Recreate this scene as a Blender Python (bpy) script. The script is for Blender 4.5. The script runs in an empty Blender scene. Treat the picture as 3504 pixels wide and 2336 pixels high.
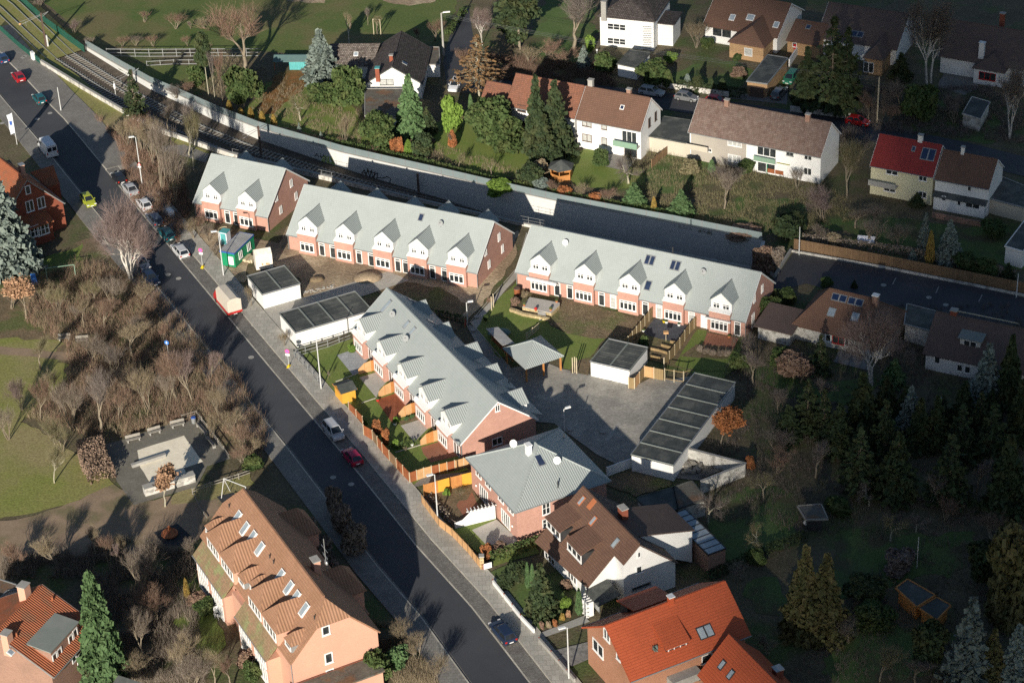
import bpy, math, random
import numpy as np
from mathutils import Vector, Matrix
from mathutils.geometry import tessellate_polygon
sc = bpy.context.scene
R = math.radians
# ---------------- camera ----------------
PW, PH, FPX = 3504, 2336, 7787.0          # the photograph's size and focal length in pixels
CH, TH, RO = 170.0, R(32.0), R(2.67)
_f = Vector((0, math.cos(TH), -math.sin(TH))); _r = Vector((1, 0, 0)); _u = _r.cross(_f)
CX = _r*math.cos(RO) - _u*math.sin(RO); CU = _r*math.sin(RO) + _u*math.cos(RO)
CAMP = Vector((0, 0, CH))
cd = bpy.data.cameras.new('camera'); cam = bpy.data.objects.new('camera', cd)
sc.collection.objects.link(cam); sc.camera = cam
cd.sensor_width = 36; cd.lens = FPX/PW*36; cd.clip_start = 1; cd.clip_end = 9000
cam.matrix_world = Matrix(((CX.x, CU.x, -_f.x, 0), (CX.y, CU.y, -_f.y, 0), (CX.z, CU.z, -_f.z, CH), (0, 0, 0, 1)))
# ---------------- world and sun ----------------
SEL, SAZ = R(18.3), R(257.5)              # sun elevation, direction towards the sun (from +X)
w = bpy.data.worlds.new("World"); sc.world = w; w.use_nodes = True
nt = w.node_tree; sky = nt.nodes.new('ShaderNodeTexSky'); sky.sky_type = 'NISHITA'; sky.sun_disc = False
sky.sun_elevation = SEL; sky.sun_rotation = math.pi/2 - SAZ; sky.altitude = 100; sky.air_density = 1.0; sky.dust_density = 0.6; sky.ozone_density = 2.0
nt.links.new(sky.outputs[0], nt.nodes['Background'].inputs[0]); nt.nodes['Background'].inputs[1].default_value = 0.058
sd = Vector((math.cos(SAZ)*math.cos(SEL), math.sin(SAZ)*math.cos(SEL), math.sin(SEL)))
sl = bpy.data.lights.new('sun', 'SUN'); sl.energy = 5.0; sl.angle = R(0.5); sl.color = (1.0, 0.915, 0.79)
so = bpy.data.objects.new('sun', sl); sc.collection.objects.link(so); so.rotation_euler = sd.to_track_quat('Z', 'Y').to_euler(); so.location = sd*500
sc.view_settings.view_transform = 'Standard'; sc.view_settings.look = 'None'; sc.view_settings.exposure = 0.5; sc.view_settings.gamma = 1
sc.cycles.max_bounces = 4; sc.cycles.diffuse_bounces = 2; sc.cycles.glossy_bounces = 2; sc.cycles.transparent_max_bounces = 8
sc.cycles.use_denoising = False
# ---------------- pixel -> point on a level ----------------
PAN = {'1a': (0, 0, 1200/2352), '2a': (1100, 0, 1200/2352), '3a': (2300, 0, 1200/2352), '1b': (0, 750, 1200/2352), '2b': (1100, 750, 1200/2352),
       '3b': (2300, 750, 1200/2352), '1c': (0, 1536, 1200/2352), '2c': (1100, 1536, 1200/2352), '3c': (2300, 1536, 1200/2352), 'd': (0, 0, 3504/2352), 'n': (0, 0, 1),
       'g1': (650, 720, 600/2352), 'g4': (1150, 950, 600/2352), 'c3': (1600, 900, 600/2352), 'c4': (2150, 1000, 600/2352), 'h5': (1550, 1400, 600/2352),
       'w5': (1800, 1650, 600/2352), 'f4': (1200, 1250, 600/2352), 's6': (640, 1650, .4375), 'o7': (1980, 1930, 700/2352), 'l7': (0, 1950, 600/2352),
       't8': (0, 480, 400/1493), 'e9': (2000, 1400, 600/2352), 'n5': (2000, 0, 900/2352), 'n6': (2700, 0, 804/2352), 'n1': (1000, 60, 700/2352), 'e1': (2600, 960, 904/2352),
       'tr': (0, 0, 700/2352), 'b1': (640, 500, 600/2352), 'pl': (250, 1350, 750/2352), 'pk': (300, 600, 400/1568), 'bt': (300, 300, 700/2352)}
def N(k, x, y):
    a = PAN[k]; return a[0]+x*a[2], a[1]+y*a[2]
def ray(k, x, y):
    px, py = N(k, x, y)
    return (CX*(px-PW/2) - CU*(py-PH/2) + _f*FPX).normalized()
def G(k, x, y, z=0.0):
    d = ray(k, x, y); return CAMP + d*((z-CH)/d.z)
def G2(k, x, y, z=0.0):
    p = G(k, x, y, z); return (p.x, p.y)
def HT(k, bx, by, tx, ty):
    b = G(k, bx, by); d = ray(k, tx, ty); return CH + math.hypot(b.x, b.y)/math.hypot(d.x, d.y)*d.z
def rnd(a, b): return random.uniform(a, b)
# ---------------- objects ----------------
col = sc.collection
def tag(o, label=None, cat=None, group=None, kind=None):
    if label: o['label'] = label
    if cat: o['category'] = cat
    if group: o['group'] = group
    if kind: o['kind'] = kind
    return o
def empty(name, loc=(0, 0, 0), rz=0.0, label=None, cat=None, group=None, s=None):
    o = bpy.data.objects.new(name, None); col.objects.link(o); o.location = loc; o.rotation_euler = (0, 0, rz)
    o.empty_display_size = .3
    if s: o.scale = s if hasattr(s, '__len__') else (s, s, s)
    return tag(o, label, cat, group)
def kids(o): return [c for c in bpy.data.objects if c.parent == o]
def copy_tree(o, loc, rz, label, cat, group=None, s=None, mats=None):
    "copy a thing, its parts and their sub-parts"
    def rec(a, parent):
        c = a.copy(); col.objects.link(c)
        if parent is not None: c.parent = parent
        if mats and a.type == 'MESH' and a.data.materials and a.data.materials[0].name in mats:
            c.data = vmesh(a.data, mats[a.data.materials[0].name])
        for k in KIDS.get(a.name, []): KIDS.setdefault(c.name, []).append(rec(k, c))
        return c
    r = rec(o, None); r.location = loc; r.rotation_euler = (0, 0, rz)
    if s: r.scale = s if hasattr(s, '__len__') else (s, s, s)
    for kk in ('label', 'category', 'group'):
        if kk in r: del r[kk]
    return tag(r, label, cat, group)
KIDS = {}; VM = {}
def vmesh(me, m):
    k = (me.name, m.name)
    if k not in VM:
        VM[k] = me.copy(); VM[k].materials[0] = m
    return VM[k]
class MB:
    def __init__(s): s.v = []; s.f = []
    def add(s, vs, fs):
        n = len(s.v); s.v += [tuple(p) for p in vs]; s.f += [tuple(i+n for i in f) for f in fs]; return s
    def box(s, x0, x1, y0, y1, z0, z1):
        if x0 > x1: x0, x1 = x1, x0
        if y0 > y1: y0, y1 = y1, y0
        return s.add([(x0,y0,z0),(x1,y0,z0),(x1,y1,z0),(x0,y1,z0),(x0,y0,z1),(x1,y0,z1),(x1,y1,z1),(x0,y1,z1)],
                     [(0,3,2,1),(4,5,6,7),(0,1,5,4),(1,2,6,5),(2,3,7,6),(3,0,4,7)])
    def obox(s, c, ux, uy, uz, hx, hy, hz):
        c = Vector(c); ux = Vector(ux)*hx; uy = Vector(uy)*hy; uz = Vector(uz)*hz
        return s.add([c-ux-uy-uz, c+ux-uy-uz, c+ux+uy-uz, c-ux+uy-uz, c-ux-uy+uz, c+ux-uy+uz, c+ux+uy+uz, c-ux+uy+uz],
                     [(0,3,2,1),(4,5,6,7),(0,1,5,4),(1,2,6,5),(2,3,7,6),(3,0,4,7)])
    def slab(s, pts, d):
        "polygon pts given thickness by moving a copy along d"
        d = Vector(d); n = len(pts); a = [Vector(p) for p in pts]; b = [p+d for p in a]
        nr = Vector((0,0,0))
        for i in range(n): nr += a[i].cross(a[(i+1) % n])
        top = tuple(range(n)); bot = tuple(range(2*n-1, n-1, -1))
        sides = [(i, i+n, (i+1) % n+n, (i+1) % n) for i in range(n)]
        if nr.dot(d) > 0: top = top[::-1]; bot = bot[::-1]; sides = [f[::-1] for f in sides]
        return s.add(a+b, [top, bot]+sides)
    def tube(s, p, q, r0, r1=None, n=6, cap=True):
        r1 = r0 if r1 is None else r1; p = Vector(p); q = Vector(q); d = (q-p)
        if d.length < 1e-6: return s
        a = d.orthogonal().normalized(); b = d.normalized().cross(a)
        vs = []
        for i in range(n):
            t = 2*math.pi*i/n; e = a*math.cos(t)+b*math.sin(t); vs.append(p+e*r0)
        for i in range(n):
            t = 2*math.pi*i/n; e = a*math.cos(t)+b*math.sin(t); vs.append(q+e*r1)
        fs = [(i, (i+1) % n, (i+1) % n+n, i+n) for i in range(n)]
        if cap: fs += [tuple(range(n-1, -1, -1)), tuple(range(n, 2*n))]
        return s.add(vs, fs)
    def quad(s, a, b, c, d): return s.add([a, b, c, d], [(0, 1, 2, 3)])
    def poly(s, pts): return s.add(pts, [tuple(range(len(pts)))])
    def ball(s, c, rx, ry, rz, n=8, m=5):
        c = Vector(c); vs = [c+Vector((0,0,-rz))]
        for j in range(1, m):
            t = math.pi*j/m - math.pi/2
            for i in range(n):
                a = 2*math.pi*i/n; vs.append(c+Vector((rx*math.cos(t)*math.cos(a), ry*math.cos(t)*math.sin(a), rz*math.sin(t))))
        vs.append(c+Vector((0,0,rz))); fs = []
        for i in range(n): fs.append((0, 1+(i+1) % n, 1+i))
        for j in range(m-2):
            for i in range(n):
                a = 1+j*n+i; b = 1+j*n+(i+1) % n; fs.append((a, b, b+n, a+n))
        L = len(vs)-1; o = 1+(m-2)*n
        for i in range(n): fs.append((o+i, o+(i+1) % n, L))
        return s.add(vs, fs)
    def mesh(s, name, m, uv=True, smooth=False):
        me = bpy.data.meshes.new(name); me.from_pydata([tuple(p) for p in s.v], [], s.f); me.materials.append(m)
        if uv:
            l = me.uv_layers.new(name='UVMap'); vv = me.vertices
            for p in me.polygons:
                n = p.normal
                if abs(n.z) > .995: U = Vector((1,0,0)); V = Vector((0,1,0))
                else: U = Vector((-n.y, n.x, 0)).normalized(); V = n.cross(U)
                for li in p.loop_indices:
                    c = vv[me.loops[li].vertex_index].co; l.data[li].uv = (c.dot(U), c.dot(V))
        if smooth:
            for p in me.polygons: p.use_smooth = True
        return me
    def obj(s, name, m, parent=None, uv=True, smooth=False):
        o = bpy.data.objects.new(name, s.mesh(name, m, uv, smooth)); col.objects.link(o)
        if parent is not None: o.parent = parent; KIDS.setdefault(parent.name, []).append(o)
        return o
def put(me, name, parent=None):
    o = bpy.data.objects.new(name, me); col.objects.link(o)
    if parent is not None: o.parent = parent; KIDS.setdefault(parent.name, []).append(o)
    return o
# ---------------- materials ----------------
MATS = {}
def mat(name, c, c2=None, rough=.85, ns=.35, amt=1.0, fine=.12, fs=9.0, pat=None, ps=(.25,.3), pc=None, pv=.12, bump=.25, bd=.02, metal=0.0, rnd_=0.0, spec=.3, ns2=None, c3=None, obj=False, trans=0.0):
    m = bpy.data.materials.new(name); m.use_nodes = True; t = m.node_tree; nd = t.nodes; lk = t.links
    b = nd['Principled BSDF']; b.inputs['Roughness'].default_value = rough; b.inputs['Metallic'].default_value = metal
    b.inputs['Specular IOR Level'].default_value = spec
    def new(k, **kw):
        n = nd.new(k)
        for a, v in kw.items(): setattr(n, a, v)
        return n
    def mix(mode, fac, a, bb):
        n = new('ShaderNodeMixRGB', blend_type=mode)
        for i, v in enumerate((fac, a, bb)):
            if hasattr(v, 'is_linked'): lk.new(v, n.inputs[i])
            elif i == 0: n.inputs[0].default_value = v
            else: n.inputs[i].default_value = (*v, 1)
        return n.outputs[0]
    if obj: pos = new('ShaderNodeTexCoord').outputs['Object']
    else: pos = new('ShaderNodeNewGeometry').outputs['Position']
    def noise(sc_, det=5, rg=.6, ramp=(.35, .65)):
        n = new('ShaderNodeTexNoise'); n.inputs['Scale'].default_value = sc_; n.inputs['Detail'].default_value = det; n.inputs['Roughness'].default_value = rg
        lk.new(pos, n.inputs['Vector']); mr = new('ShaderNodeMapRange'); mr.inputs[1].default_value = ramp[0]; mr.inputs[2].default_value = ramp[1]
        lk.new(n.outputs['Fac'], mr.inputs[0]); return mr.outputs[0], n.outputs['Fac']
    cur = None; f1, h1 = noise(ns); 
    if c2 is None: c2 = tuple(x*.8 for x in c)
    f1m = new('ShaderNodeMath', operation='MULTIPLY'); lk.new(f1, f1m.inputs[0]); f1m.inputs[1].default_value = amt
    cur = mix('MIX', f1m.outputs[0], c, c2)
    if c3 is not None:
        f3, _ = noise(ns2 or ns*.37, 4, .6, (.5, .62)); cur = mix('MIX', f3, cur, c3)
    height = None
    if fine:
        f2, h2 = noise(fs, 3, .7, (.3, .7)); mr = new('ShaderNodeMapRange'); mr.inputs[3].default_value = 1-fine; mr.inputs[4].default_value = 1+fine; lk.new(f2, mr.inputs[0])
        cc = new('ShaderNodeCombineXYZ'); [lk.new(mr.outputs[0], cc.inputs[i]) for i in range(3)]
        cur = mix('MULTIPLY', 1.0, cur, cc.outputs[0]); height = h2
    if pat in ('brick', 'tile', 'slab'):
        uvn = new('ShaderNodeUVMap'); br = new('ShaderNodeTexBrick'); lk.new(uvn.outputs[0], br.inputs['Vector'])
        br.inputs['Scale'].default_value = 1.0; br.inputs['Brick Width'].default_value = ps[0]; br.inputs['Row Height'].default_value = ps[1]
        br.inputs['Mortar Size'].default_value = .012 if pat == 'brick' else (.03 if pat == 'tile' else .018)
        br.inputs['Mortar Smooth'].default_value = .2
        br.inputs['Color1'].default_value = (1-pv,)*3+(1,); br.inputs['Color2'].default_value = (1+pv,)*3+(1,)
        br.inputs['Mortar'].default_value = (*(pc or (.45,.45,.45)), 1)
        cur = mix('MULTIPLY', 1.0, cur, br.outputs['Color']); height = br.outputs['Fac']
        inv = new('ShaderNodeMath', operation='SUBTRACT'); inv.inputs[0].default_value = 1; lk.new(height, inv.inputs[1]); height = inv.outputs[0]
    if pat == 'rib':
        uvn = new('ShaderNodeUVMap'); sx = new('ShaderNodeSeparateXYZ'); lk.new(uvn.outputs[0], sx.inputs[0])
        a = new('ShaderNodeMath', operation='MULTIPLY'); lk.new(sx.outputs[0], a.inputs[0]); a.inputs[1].default_value = 2*math.pi/ps[0]
        s_ = new('ShaderNodeMath', operation='SINE'); lk.new(a.outputs[0], s_.inputs[0])
        mr = new('ShaderNodeMapRange'); mr.inputs[1].default_value = -1; mr.inputs[3].default_value = 1-pv; mr.inputs[4].default_value = 1+pv*.4; lk.new(s_.outputs[0], mr.inputs[0])
        cc = new('ShaderNodeCombineXYZ'); [lk.new(mr.outputs[0], cc.inputs[i]) for i in range(3)]
        cur = mix('MULTIPLY', 1.0, cur, cc.outputs[0]); height = s_.outputs[0]
        # courses across the ribs
        a2 = new('ShaderNodeMath', operation='MULTIPLY'); lk.new(sx.outputs[1], a2.inputs[0]); a2.inputs[1].default_value = 1/ps[1]
        fr = new('ShaderNodeMath', operation='FRACT'); lk.new(a2.outputs[0], fr.inputs[0])
        ad = new('ShaderNodeMath', operation='MULTIPLY_ADD'); lk.new(fr.outputs[0], ad.inputs[0]); ad.inputs[1].default_value = -.8; lk.new(height, ad.inputs[2]); height = ad.outputs[0]
    if rnd_:
        oi = new('ShaderNodeObjectInfo'); mr = new('ShaderNodeMapRange'); mr.inputs[3].default_value = 1-rnd_; mr.inputs[4].default_value = 1+rnd_; lk.new(oi.outputs['Random'], mr.inputs[0])
        cc = new('ShaderNodeCombineXYZ'); [lk.new(mr.outputs[0], cc.inputs[i]) for i in range(3)]
        cur = mix('MULTIPLY', 1.0, cur, cc.outputs[0])
    lk.new(cur, b.inputs['Base Color'])
    if bump and height is not None:
        bp = new('ShaderNodeBump'); bp.inputs['Strength'].default_value = bump; bp.inputs['Distance'].default_value = bd; lk.new(height, bp.inputs['Height']); lk.new(bp.outputs[0], b.inputs['Normal'])
    if trans:
        b.inputs['Alpha'].default_value = 1-trans
    MATS[name] = m; return m
M = {}
M['asphalt'] = mat('asphalt', (.050,.054,.062), (.066,.069,.076), rough=.75, ns=.12, fine=.18, fs=14, c3=(.072,.074,.080), ns2=.05, bump=.1)
M['asphalt_side'] = mat('side street asphalt', (.045,.046,.052), (.065,.065,.07), rough=.6, ns=.15, fine=.15, fs=10)
M['setts'] = mat('grey setts', (.16,.15,.14), (.22,.21,.19), ns=.5, fine=.3, fs=6, pat='brick', ps=(.22,.16), pc=(.5,.5,.48), pv=.2, bump=.4)
M['slabs'] = mat('pavement slabs', (.42,.40,.355), (.35,.335,.295), ns=.25, fine=.14, fs=5, pat='slab', ps=(.9,.9), pc=(.55,.54,.5), pv=.12, bump=.3)
M['slabs_dark'] = mat('old grey pavement', (.19,.18,.165), (.23,.22,.20), ns=.3, fine=.2, fs=6, pat='slab', ps=(.5,.5), pc=(.6,.6,.6), pv=.1)
M['court'] = mat('grey block paving', (.27,.255,.23), (.34,.325,.29), ns=.35, fine=.2, fs=3, pat='slab', ps=(.4,.2), pc=(.7,.7,.67), pv=.10, bump=.2, c3=(.40,.375,.33), ns2=.22)
M['drive'] = mat('light block paving', (.46,.435,.385), (.38,.36,.32), ns=.35, fine=.15, fs=4, pat='slab', ps=(.4,.2), pc=(.75,.75,.72), pv=.08, bump=.2)
M['concrete'] = mat('concrete', (.30,.29,.27), (.38,.37,.34), ns=.5, fine=.12, fs=5, bump=.1)
M['kerb'] = mat('kerb stone', (.50,.47,.40), (.40,.38,.33), ns=1, fine=.15, pat='slab', ps=(1.0,5.), pc=(.5,.5,.5))
M['wallconc'] = mat('retaining wall concrete', (.50,.51,.50), (.56,.56,.54), ns=.2, fine=.06, fs=3, pat='slab', ps=(5.0,1.0), pc=(.75,.75,.75), pv=.035, bump=.3)
M['grass'] = mat('park grass', (.20,.22,.055), (.24,.22,.085), ns=.12, fine=.35, fs=3.5, c3=(.27,.23,.11), ns2=.07, bump=.6, bd=.06)
M['grass_dim'] = mat('dimmed north park grass', (.085,.125,.032), (.125,.145,.045), ns=.1, fine=.35, fs=3, c3=(.15,.135,.06), ns2=.05, bump=.6, bd=.06)  # darker copy of the park grass, dimmer light put into its colour
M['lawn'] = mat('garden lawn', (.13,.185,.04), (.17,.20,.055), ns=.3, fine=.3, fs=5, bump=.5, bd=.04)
M['lawn_dark'] = mat('shade toned garden lawn', (.075,.125,.035), (.10,.14,.045), ns=.25, fine=.3, fs=4, c3=(.085,.08,.04), ns2=.12, bump=.5, bd=.05)  # garden lawn copy darkened, the shade is put into the colour
M['earth'] = mat('garden earth', (.10,.085,.05), (.14,.115,.07), ns=.25, fine=.45, fs=3, c3=(.08,.105,.035), ns2=.1, bump=.7, bd=.1)
M['litter'] = mat('leaf litter', (.20,.145,.09), (.13,.105,.06), ns=.5, fine=.45, fs=4, c3=(.11,.125,.045), ns2=.15, bump=.8, bd=.1)
M['leaves'] = mat('fallen orange leaves', (.25,.11,.035), (.12,.09,.03), ns=.6, fine=.5, fs=5, bump=.8, bd=.08)
M['dirt'] = mat('building site soil', (.36,.275,.18), (.23,.175,.12), ns=.25, fine=.3, fs=2.5, c3=(.46,.37,.25), ns2=.11, bump=.8, bd=.15)
M['gravelpath'] = mat('gravel path', (.30,.22,.15), (.24,.175,.12), ns=.3, fine=.2, fs=6, c3=(.19,.16,.09), ns2=.15)
M['sand'] = mat('play sand', (.86,.79,.63), (.78,.71,.56), ns=.8, fine=.08, fs=2.5, bump=.35, bd=.05)
M['play'] = mat('playground paving', (.16,.15,.125), (.20,.185,.155), ns=.4, fine=.18, fs=5, pat='slab', ps=(.6,.6), pc=(.8,.8,.8), pv=.05)
M['ballast'] = mat('track ballast', (.085,.07,.055), (.13,.105,.08), ns=.6, fine=.5, fs=8, bump=1, bd=.08)
M['brick'] = mat('new red brick', (.40,.215,.165), (.46,.25,.19), ns=.5, fine=.07, fs=3, pat='brick', ps=(.25,.083), pc=(1.15,1.3,1.4), pv=.10, bump=.2, bd=.01)
M['brickold'] = mat('old red brick', (.22,.06,.035), (.28,.08,.045), ns=.5, fine=.12, fs=5, pat='brick', ps=(.25,.083), pc=(.8,1.0,1.1), pv=.15)
M['brickyel'] = mat('yellow brick', (.40,.25,.13), (.34,.21,.11), ns=.5, pat='brick', ps=(.25,.083), pc=(1.1,1.2,1.3), pv=.1)
M['brickred2'] = mat('red brown brick', (.34,.165,.10), (.38,.19,.12), ns=.5, pat='brick', ps=(.25,.083), pc=(1.1,1.2,1.2), pv=.1)
M['brickbrown'] = mat('brown brick', (.26,.16,.12), (.30,.18,.135), ns=.5, pat='brick', ps=(.25,.083), pc=(1.2,1.2,1.2), pv=.12)
M['salmon'] = mat('salmon brickwork', (.62,.36,.26), (.58,.33,.24), ns=.3, fine=.05, pat='brick', ps=(.3,.1), pc=(.93,.9,.88), pv=.035, bump=.15)
M['render'] = mat('white render', (.76,.76,.74), (.70,.70,.68), ns=.4, fine=.03, fs=2, bump=.05)
M['render_old'] = mat('weathered white render', (.60,.585,.54), (.46,.44,.40), ns=.7, fine=.1, fs=3, c3=(.30,.29,.26), ns2=1.1)
M['render_cream'] = mat('cream render', (.52,.47,.38), (.47,.43,.35), ns=.4, fine=.04)
M['render_beige'] = mat('beige grey render', (.38,.35,.30), (.34,.31,.27), ns=.4, fine=.04)
M['render_yellow'] = mat('pale yellow render', (.66,.62,.42), (.60,.56,.38), ns=.4, fine=.04)
M['white'] = mat('white plastic', (.80,.80,.78), (.77,.77,.76), rough=.4, fine=0, ns=1)
M['roofgrey'] = mat('grey green roof tiles', (.335,.372,.362), (.36,.395,.385), rough=.6, ns=.3, fine=.03, fs=2, pat='tile', ps=(.3,.33), pc=(.86,.86,.86), pv=.02, bump=.12, bd=.02)
M['roofrib'] = mat('grey green pan tiles', (.325,.362,.352), (.35,.388,.378), rough=.6, ns=.3, fine=.04, pat='rib', ps=(.3,.35), pv=.20, bump=.6, bd=.035)
M['roofred'] = mat('orange pantiles', (.42,.14,.065), (.35,.11,.05), rough=.75, ns=.5, fine=.12, fs=4, pat='rib', ps=(.3,.35), pv=.35, bump=.9, bd=.05, c3=(.30,.13,.07), ns2=.5)
M['rooforange'] = mat('bright orange roof tiles', (.46,.10,.04), (.41,.09,.036), rough=.6, ns=.3, fine=.05, pat='tile', ps=(2.,.34), pc=(.75,.7,.7), pv=.03, bump=.5, bd=.03)
M['roofsalmon'] = mat('clay tiled roof', (.36,.20,.125), (.32,.175,.105), rough=.8, ns=.5, fine=.07, fs=3, pat='tile', ps=(.3,.33), pc=(.75,.75,.75), pv=.07, bump=.4, bd=.03)
M['roofsalmonrib'] = mat('clay pan tiled roof', (.36,.20,.125), (.31,.17,.10), rough=.8, ns=.5, fine=.07, pat='rib', ps=(.36,.35), pv=.22, bump=.6, bd=.04)
M['roofmoss'] = mat('mossy clay tiles', (.30,.19,.12), (.22,.19,.10), rough=.9, ns=.45, fine=.2, fs=4, c3=(.24,.25,.12), ns2=.6, pat='tile', ps=(.3,.33), pc=(.8,.8,.8), pv=.08)
M['roofbrown'] = mat('brown concrete tiles', (.17,.095,.065), (.15,.085,.06), rough=.8, ns=.4, fine=.06, pat='tile', ps=(.3,.34), pc=(.65,.65,.65), pv=.08, bump=.5, bd=.03)
M['roofbrown2'] = mat('lichened brown tiles', (.16,.105,.085), (.21,.155,.13), rough=.9, ns=1.2, fine=.35, fs=9, pat='tile', ps=(.3,.34), pc=(.7,.7,.7), pv=.15, bump=.5, bd=.03)
M['roofbrown3'] = mat('weathered red brown tiles', (.24,.105,.065), (.19,.09,.06), rough=.85, ns=.8, fine=.2, fs=6, pat='tile', ps=(.3,.34), pc=(.65,.65,.65), pv=.12, bump=.5, bd=.03)
M['roofdark'] = mat('dark slate grey tiles', (.055,.045,.043), (.10,.085,.08), rough=.85, ns=2.0, fine=.45, fs=5, pat='tile', ps=(.36,.36), pc=(.5,.5,.5), pv=.25, bump=1., bd=.06)
M['rooflichen'] = mat('lichen covered tiles', (.22,.19,.165), (.10,.08,.07), rough=.9, ns=2.0, fine=.5, fs=5, pat='tile', ps=(.36,.36), pc=(.5,.5,.5), pv=.25, bump=1., bd=.06)
M['roofpurple'] = mat('dull brown roof tiles', (.115,.085,.075), (.135,.095,.08), rough=.85, ns=.5, fine=.1, pat='tile', ps=(.3,.34), pc=(.7,.7,.7), pv=.08)
M['roofwine'] = mat('wine red roof tiles', (.26,.035,.03), (.22,.03,.027), rough=.5, ns=.5, fine=.05, pat='tile', ps=(2.,.34), pc=(.65,.6,.6), pv=.05, bump=.5, bd=.03)
M['felt'] = mat('dark roofing felt', (.055,.062,.060), (.085,.09,.085), rough=.8, ns=.5, fine=.15, fs=3, c3=(.11,.115,.105), ns2=.5)
M['feltgrey'] = mat('grey roofing felt', (.19,.215,.20), (.23,.25,.23), rough=.8, ns=.5, fine=.06)
M['feltbrown'] = mat('mossy roofing felt', (.10,.09,.075), (.15,.14,.115), rough=.9, ns=.5, fine=.25, fs=4, c3=(.17,.10,.06), ns2=.4)
M['metal'] = mat('galvanised metal', (.42,.43,.43), (.36,.37,.37), rough=.45, metal=.6, fine=0, ns=2)
M['pole'] = mat('light grey painted pole', (.60,.61,.60), (.52,.53,.52), rough=.5, fine=0, ns=1)
M['zinc'] = mat('zinc gutter', (.32,.33,.33), (.26,.27,.27), rough=.5, metal=.3, fine=0, ns=2)
M['darkmetal'] = mat('dark painted metal', (.035,.035,.038), (.05,.05,.05), rough=.5, fine=0, ns=2)
M['mast'] = mat('brown steel mast', (.09,.06,.05), (.12,.08,.06), rough=.6, fine=0, ns=2)
M['glass'] = mat('window glass', (.015,.02,.025), (.05,.055,.055), rough=.08, ns=1.3, fine=0, spec=.8)
M['skyglass'] = mat('roof window glass', (.25,.30,.34), (.35,.4,.43), rough=.12, ns=.8, fine=0, spec=1.0)
M['darkglass'] = mat('dark blue roof glass', (.02,.03,.06), (.03,.045,.09), rough=.08, ns=1, fine=0, spec=.9)
M['panelglass'] = mat('noise barrier glass', (.20,.255,.26), (.24,.29,.30), rough=.15, ns=.3, fine=0, spec=.7, trans=.25)
M['curtain'] = mat('net curtain behind glass', (.50,.50,.47), (.35,.36,.35), rough=.3, ns=3, fine=0, spec=.6)
M['solar'] = mat('solar collector', (.01,.02,.06), (.015,.03,.08), rough=.12, ns=1, fine=0, spec=.9)
M['woodorange'] = mat('orange stained wood', (.56,.26,.085), (.48,.21,.065), rough=.7, ns=1.5, fine=.1, pat='slab', ps=(.12,9.), pc=(.55,.5,.45), pv=.08)
M['woodlight'] = mat('light honey wood', (.62,.38,.19), (.54,.32,.15), rough=.7, ns=1.5, fine=.1, pat='slab', ps=(.12,9.), pc=(.6,.55,.5), pv=.06)
M['woodred'] = mat('red brown stained wood', (.36,.125,.05), (.28,.095,.04), rough=.7, ns=1.5, fine=.1, pat='slab', ps=(.12,9.), pc=(.5,.45,.4), pv=.1)
M['woodbrown'] = mat('brown fence boards', (.20,.125,.07), (.26,.165,.09), rough=.8, ns=.8, fine=.15, pat='slab', ps=(.14,9.), pc=(.45,.45,.45), pv=.14)
M['woodtan'] = mat('tan fence boards', (.33,.235,.12), (.28,.20,.10), rough=.8, ns=.8, fine=.12, pat='slab', ps=(.14,9.), pc=(.5,.5,.45), pv=.12)
M['woodyellow'] = mat('yellow garden shed boards', (.75,.40,.06), (.68,.35,.05), rough=.6, ns=1, fine=.05, pat='slab', ps=(9.,.14), pc=(.7,.65,.5), pv=.03)
M['timber'] = mat('grey weathered timber', (.24,.22,.19), (.32,.30,.26), rough=.9, ns=2, fine=.2)
M['palewood'] = mat('pale timber', (.55,.47,.33), (.48,.41,.28), rough=.8, ns=1, fine=.1)
M['deck'] = mat('red timber decking', (.25,.075,.035), (.31,.10,.05), rough=.7, ns=.8, fine=.1, pat='slab', ps=(.14,9.), pc=(.5,.5,.5), pv=.12)
M['patio'] = mat('light patio slabs', (.48,.45,.41), (.42,.40,.36), ns=.5, fine=.06, pat='slab', ps=(.4,.4), pc=(.85,.85,.83), pv=.04)
M['patiogrey'] = mat('grey patio slabs', (.32,.34,.35), (.38,.39,.40), ns=.5, fine=.06, pat='slab', ps=(.5,.8), pc=(.65,.65,.65), pv=.08)
M['patiodark'] = mat('dark slate patio', (.07,.075,.09), (.09,.095,.11), ns=.5, fine=.1, pat='slab', ps=(.5,.5), pc=(.7,.7,.7))
M['patiored'] = mat('red brick terrace', (.30,.13,.08), (.35,.16,.10), ns=.5, fine=.1, pat='slab', ps=(.2,.1), pc=(.7,.7,.7), pv=.1)
M['patiostone'] = mat('stone paved terrace', (.27,.255,.235), (.20,.19,.175), ns=1.2, fine=.3, fs=2.5)
M['sandstone'] = mat('yellow sandstone blocks', (.55,.44,.25), (.42,.33,.18), ns=1.5, fine=.25, fs=5, pat='brick', ps=(.6,.22), pc=(.35,.32,.25), pv=.25, bump=.9, bd=.08)
M['green'] = mat('green painted steel', (.010,.27,.12), (.012,.24,.105), rough=.5, ns=1, fine=.04, pat='rib', ps=(.28,99.), pv=.2, bump=.6, bd=.04)
M['blue'] = mat('blue paint', (.03,.10,.38), (.03,.09,.33), rough=.5, fine=0)
M['steelroof'] = mat('ribbed steel roof', (.50,.50,.49), (.40,.39,.38), rough=.5, ns=.7, fine=.1, pat='rib', ps=(.25,99.), pv=.35, bump=.8, bd=.04)
M['turq'] = mat('turquoise painted boards', (.10,.38,.38), (.08,.33,.34), rough=.7, ns=1, pat='slab', ps=(.3,9.), pc=(.6,.6,.6), pv=.05)
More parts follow.
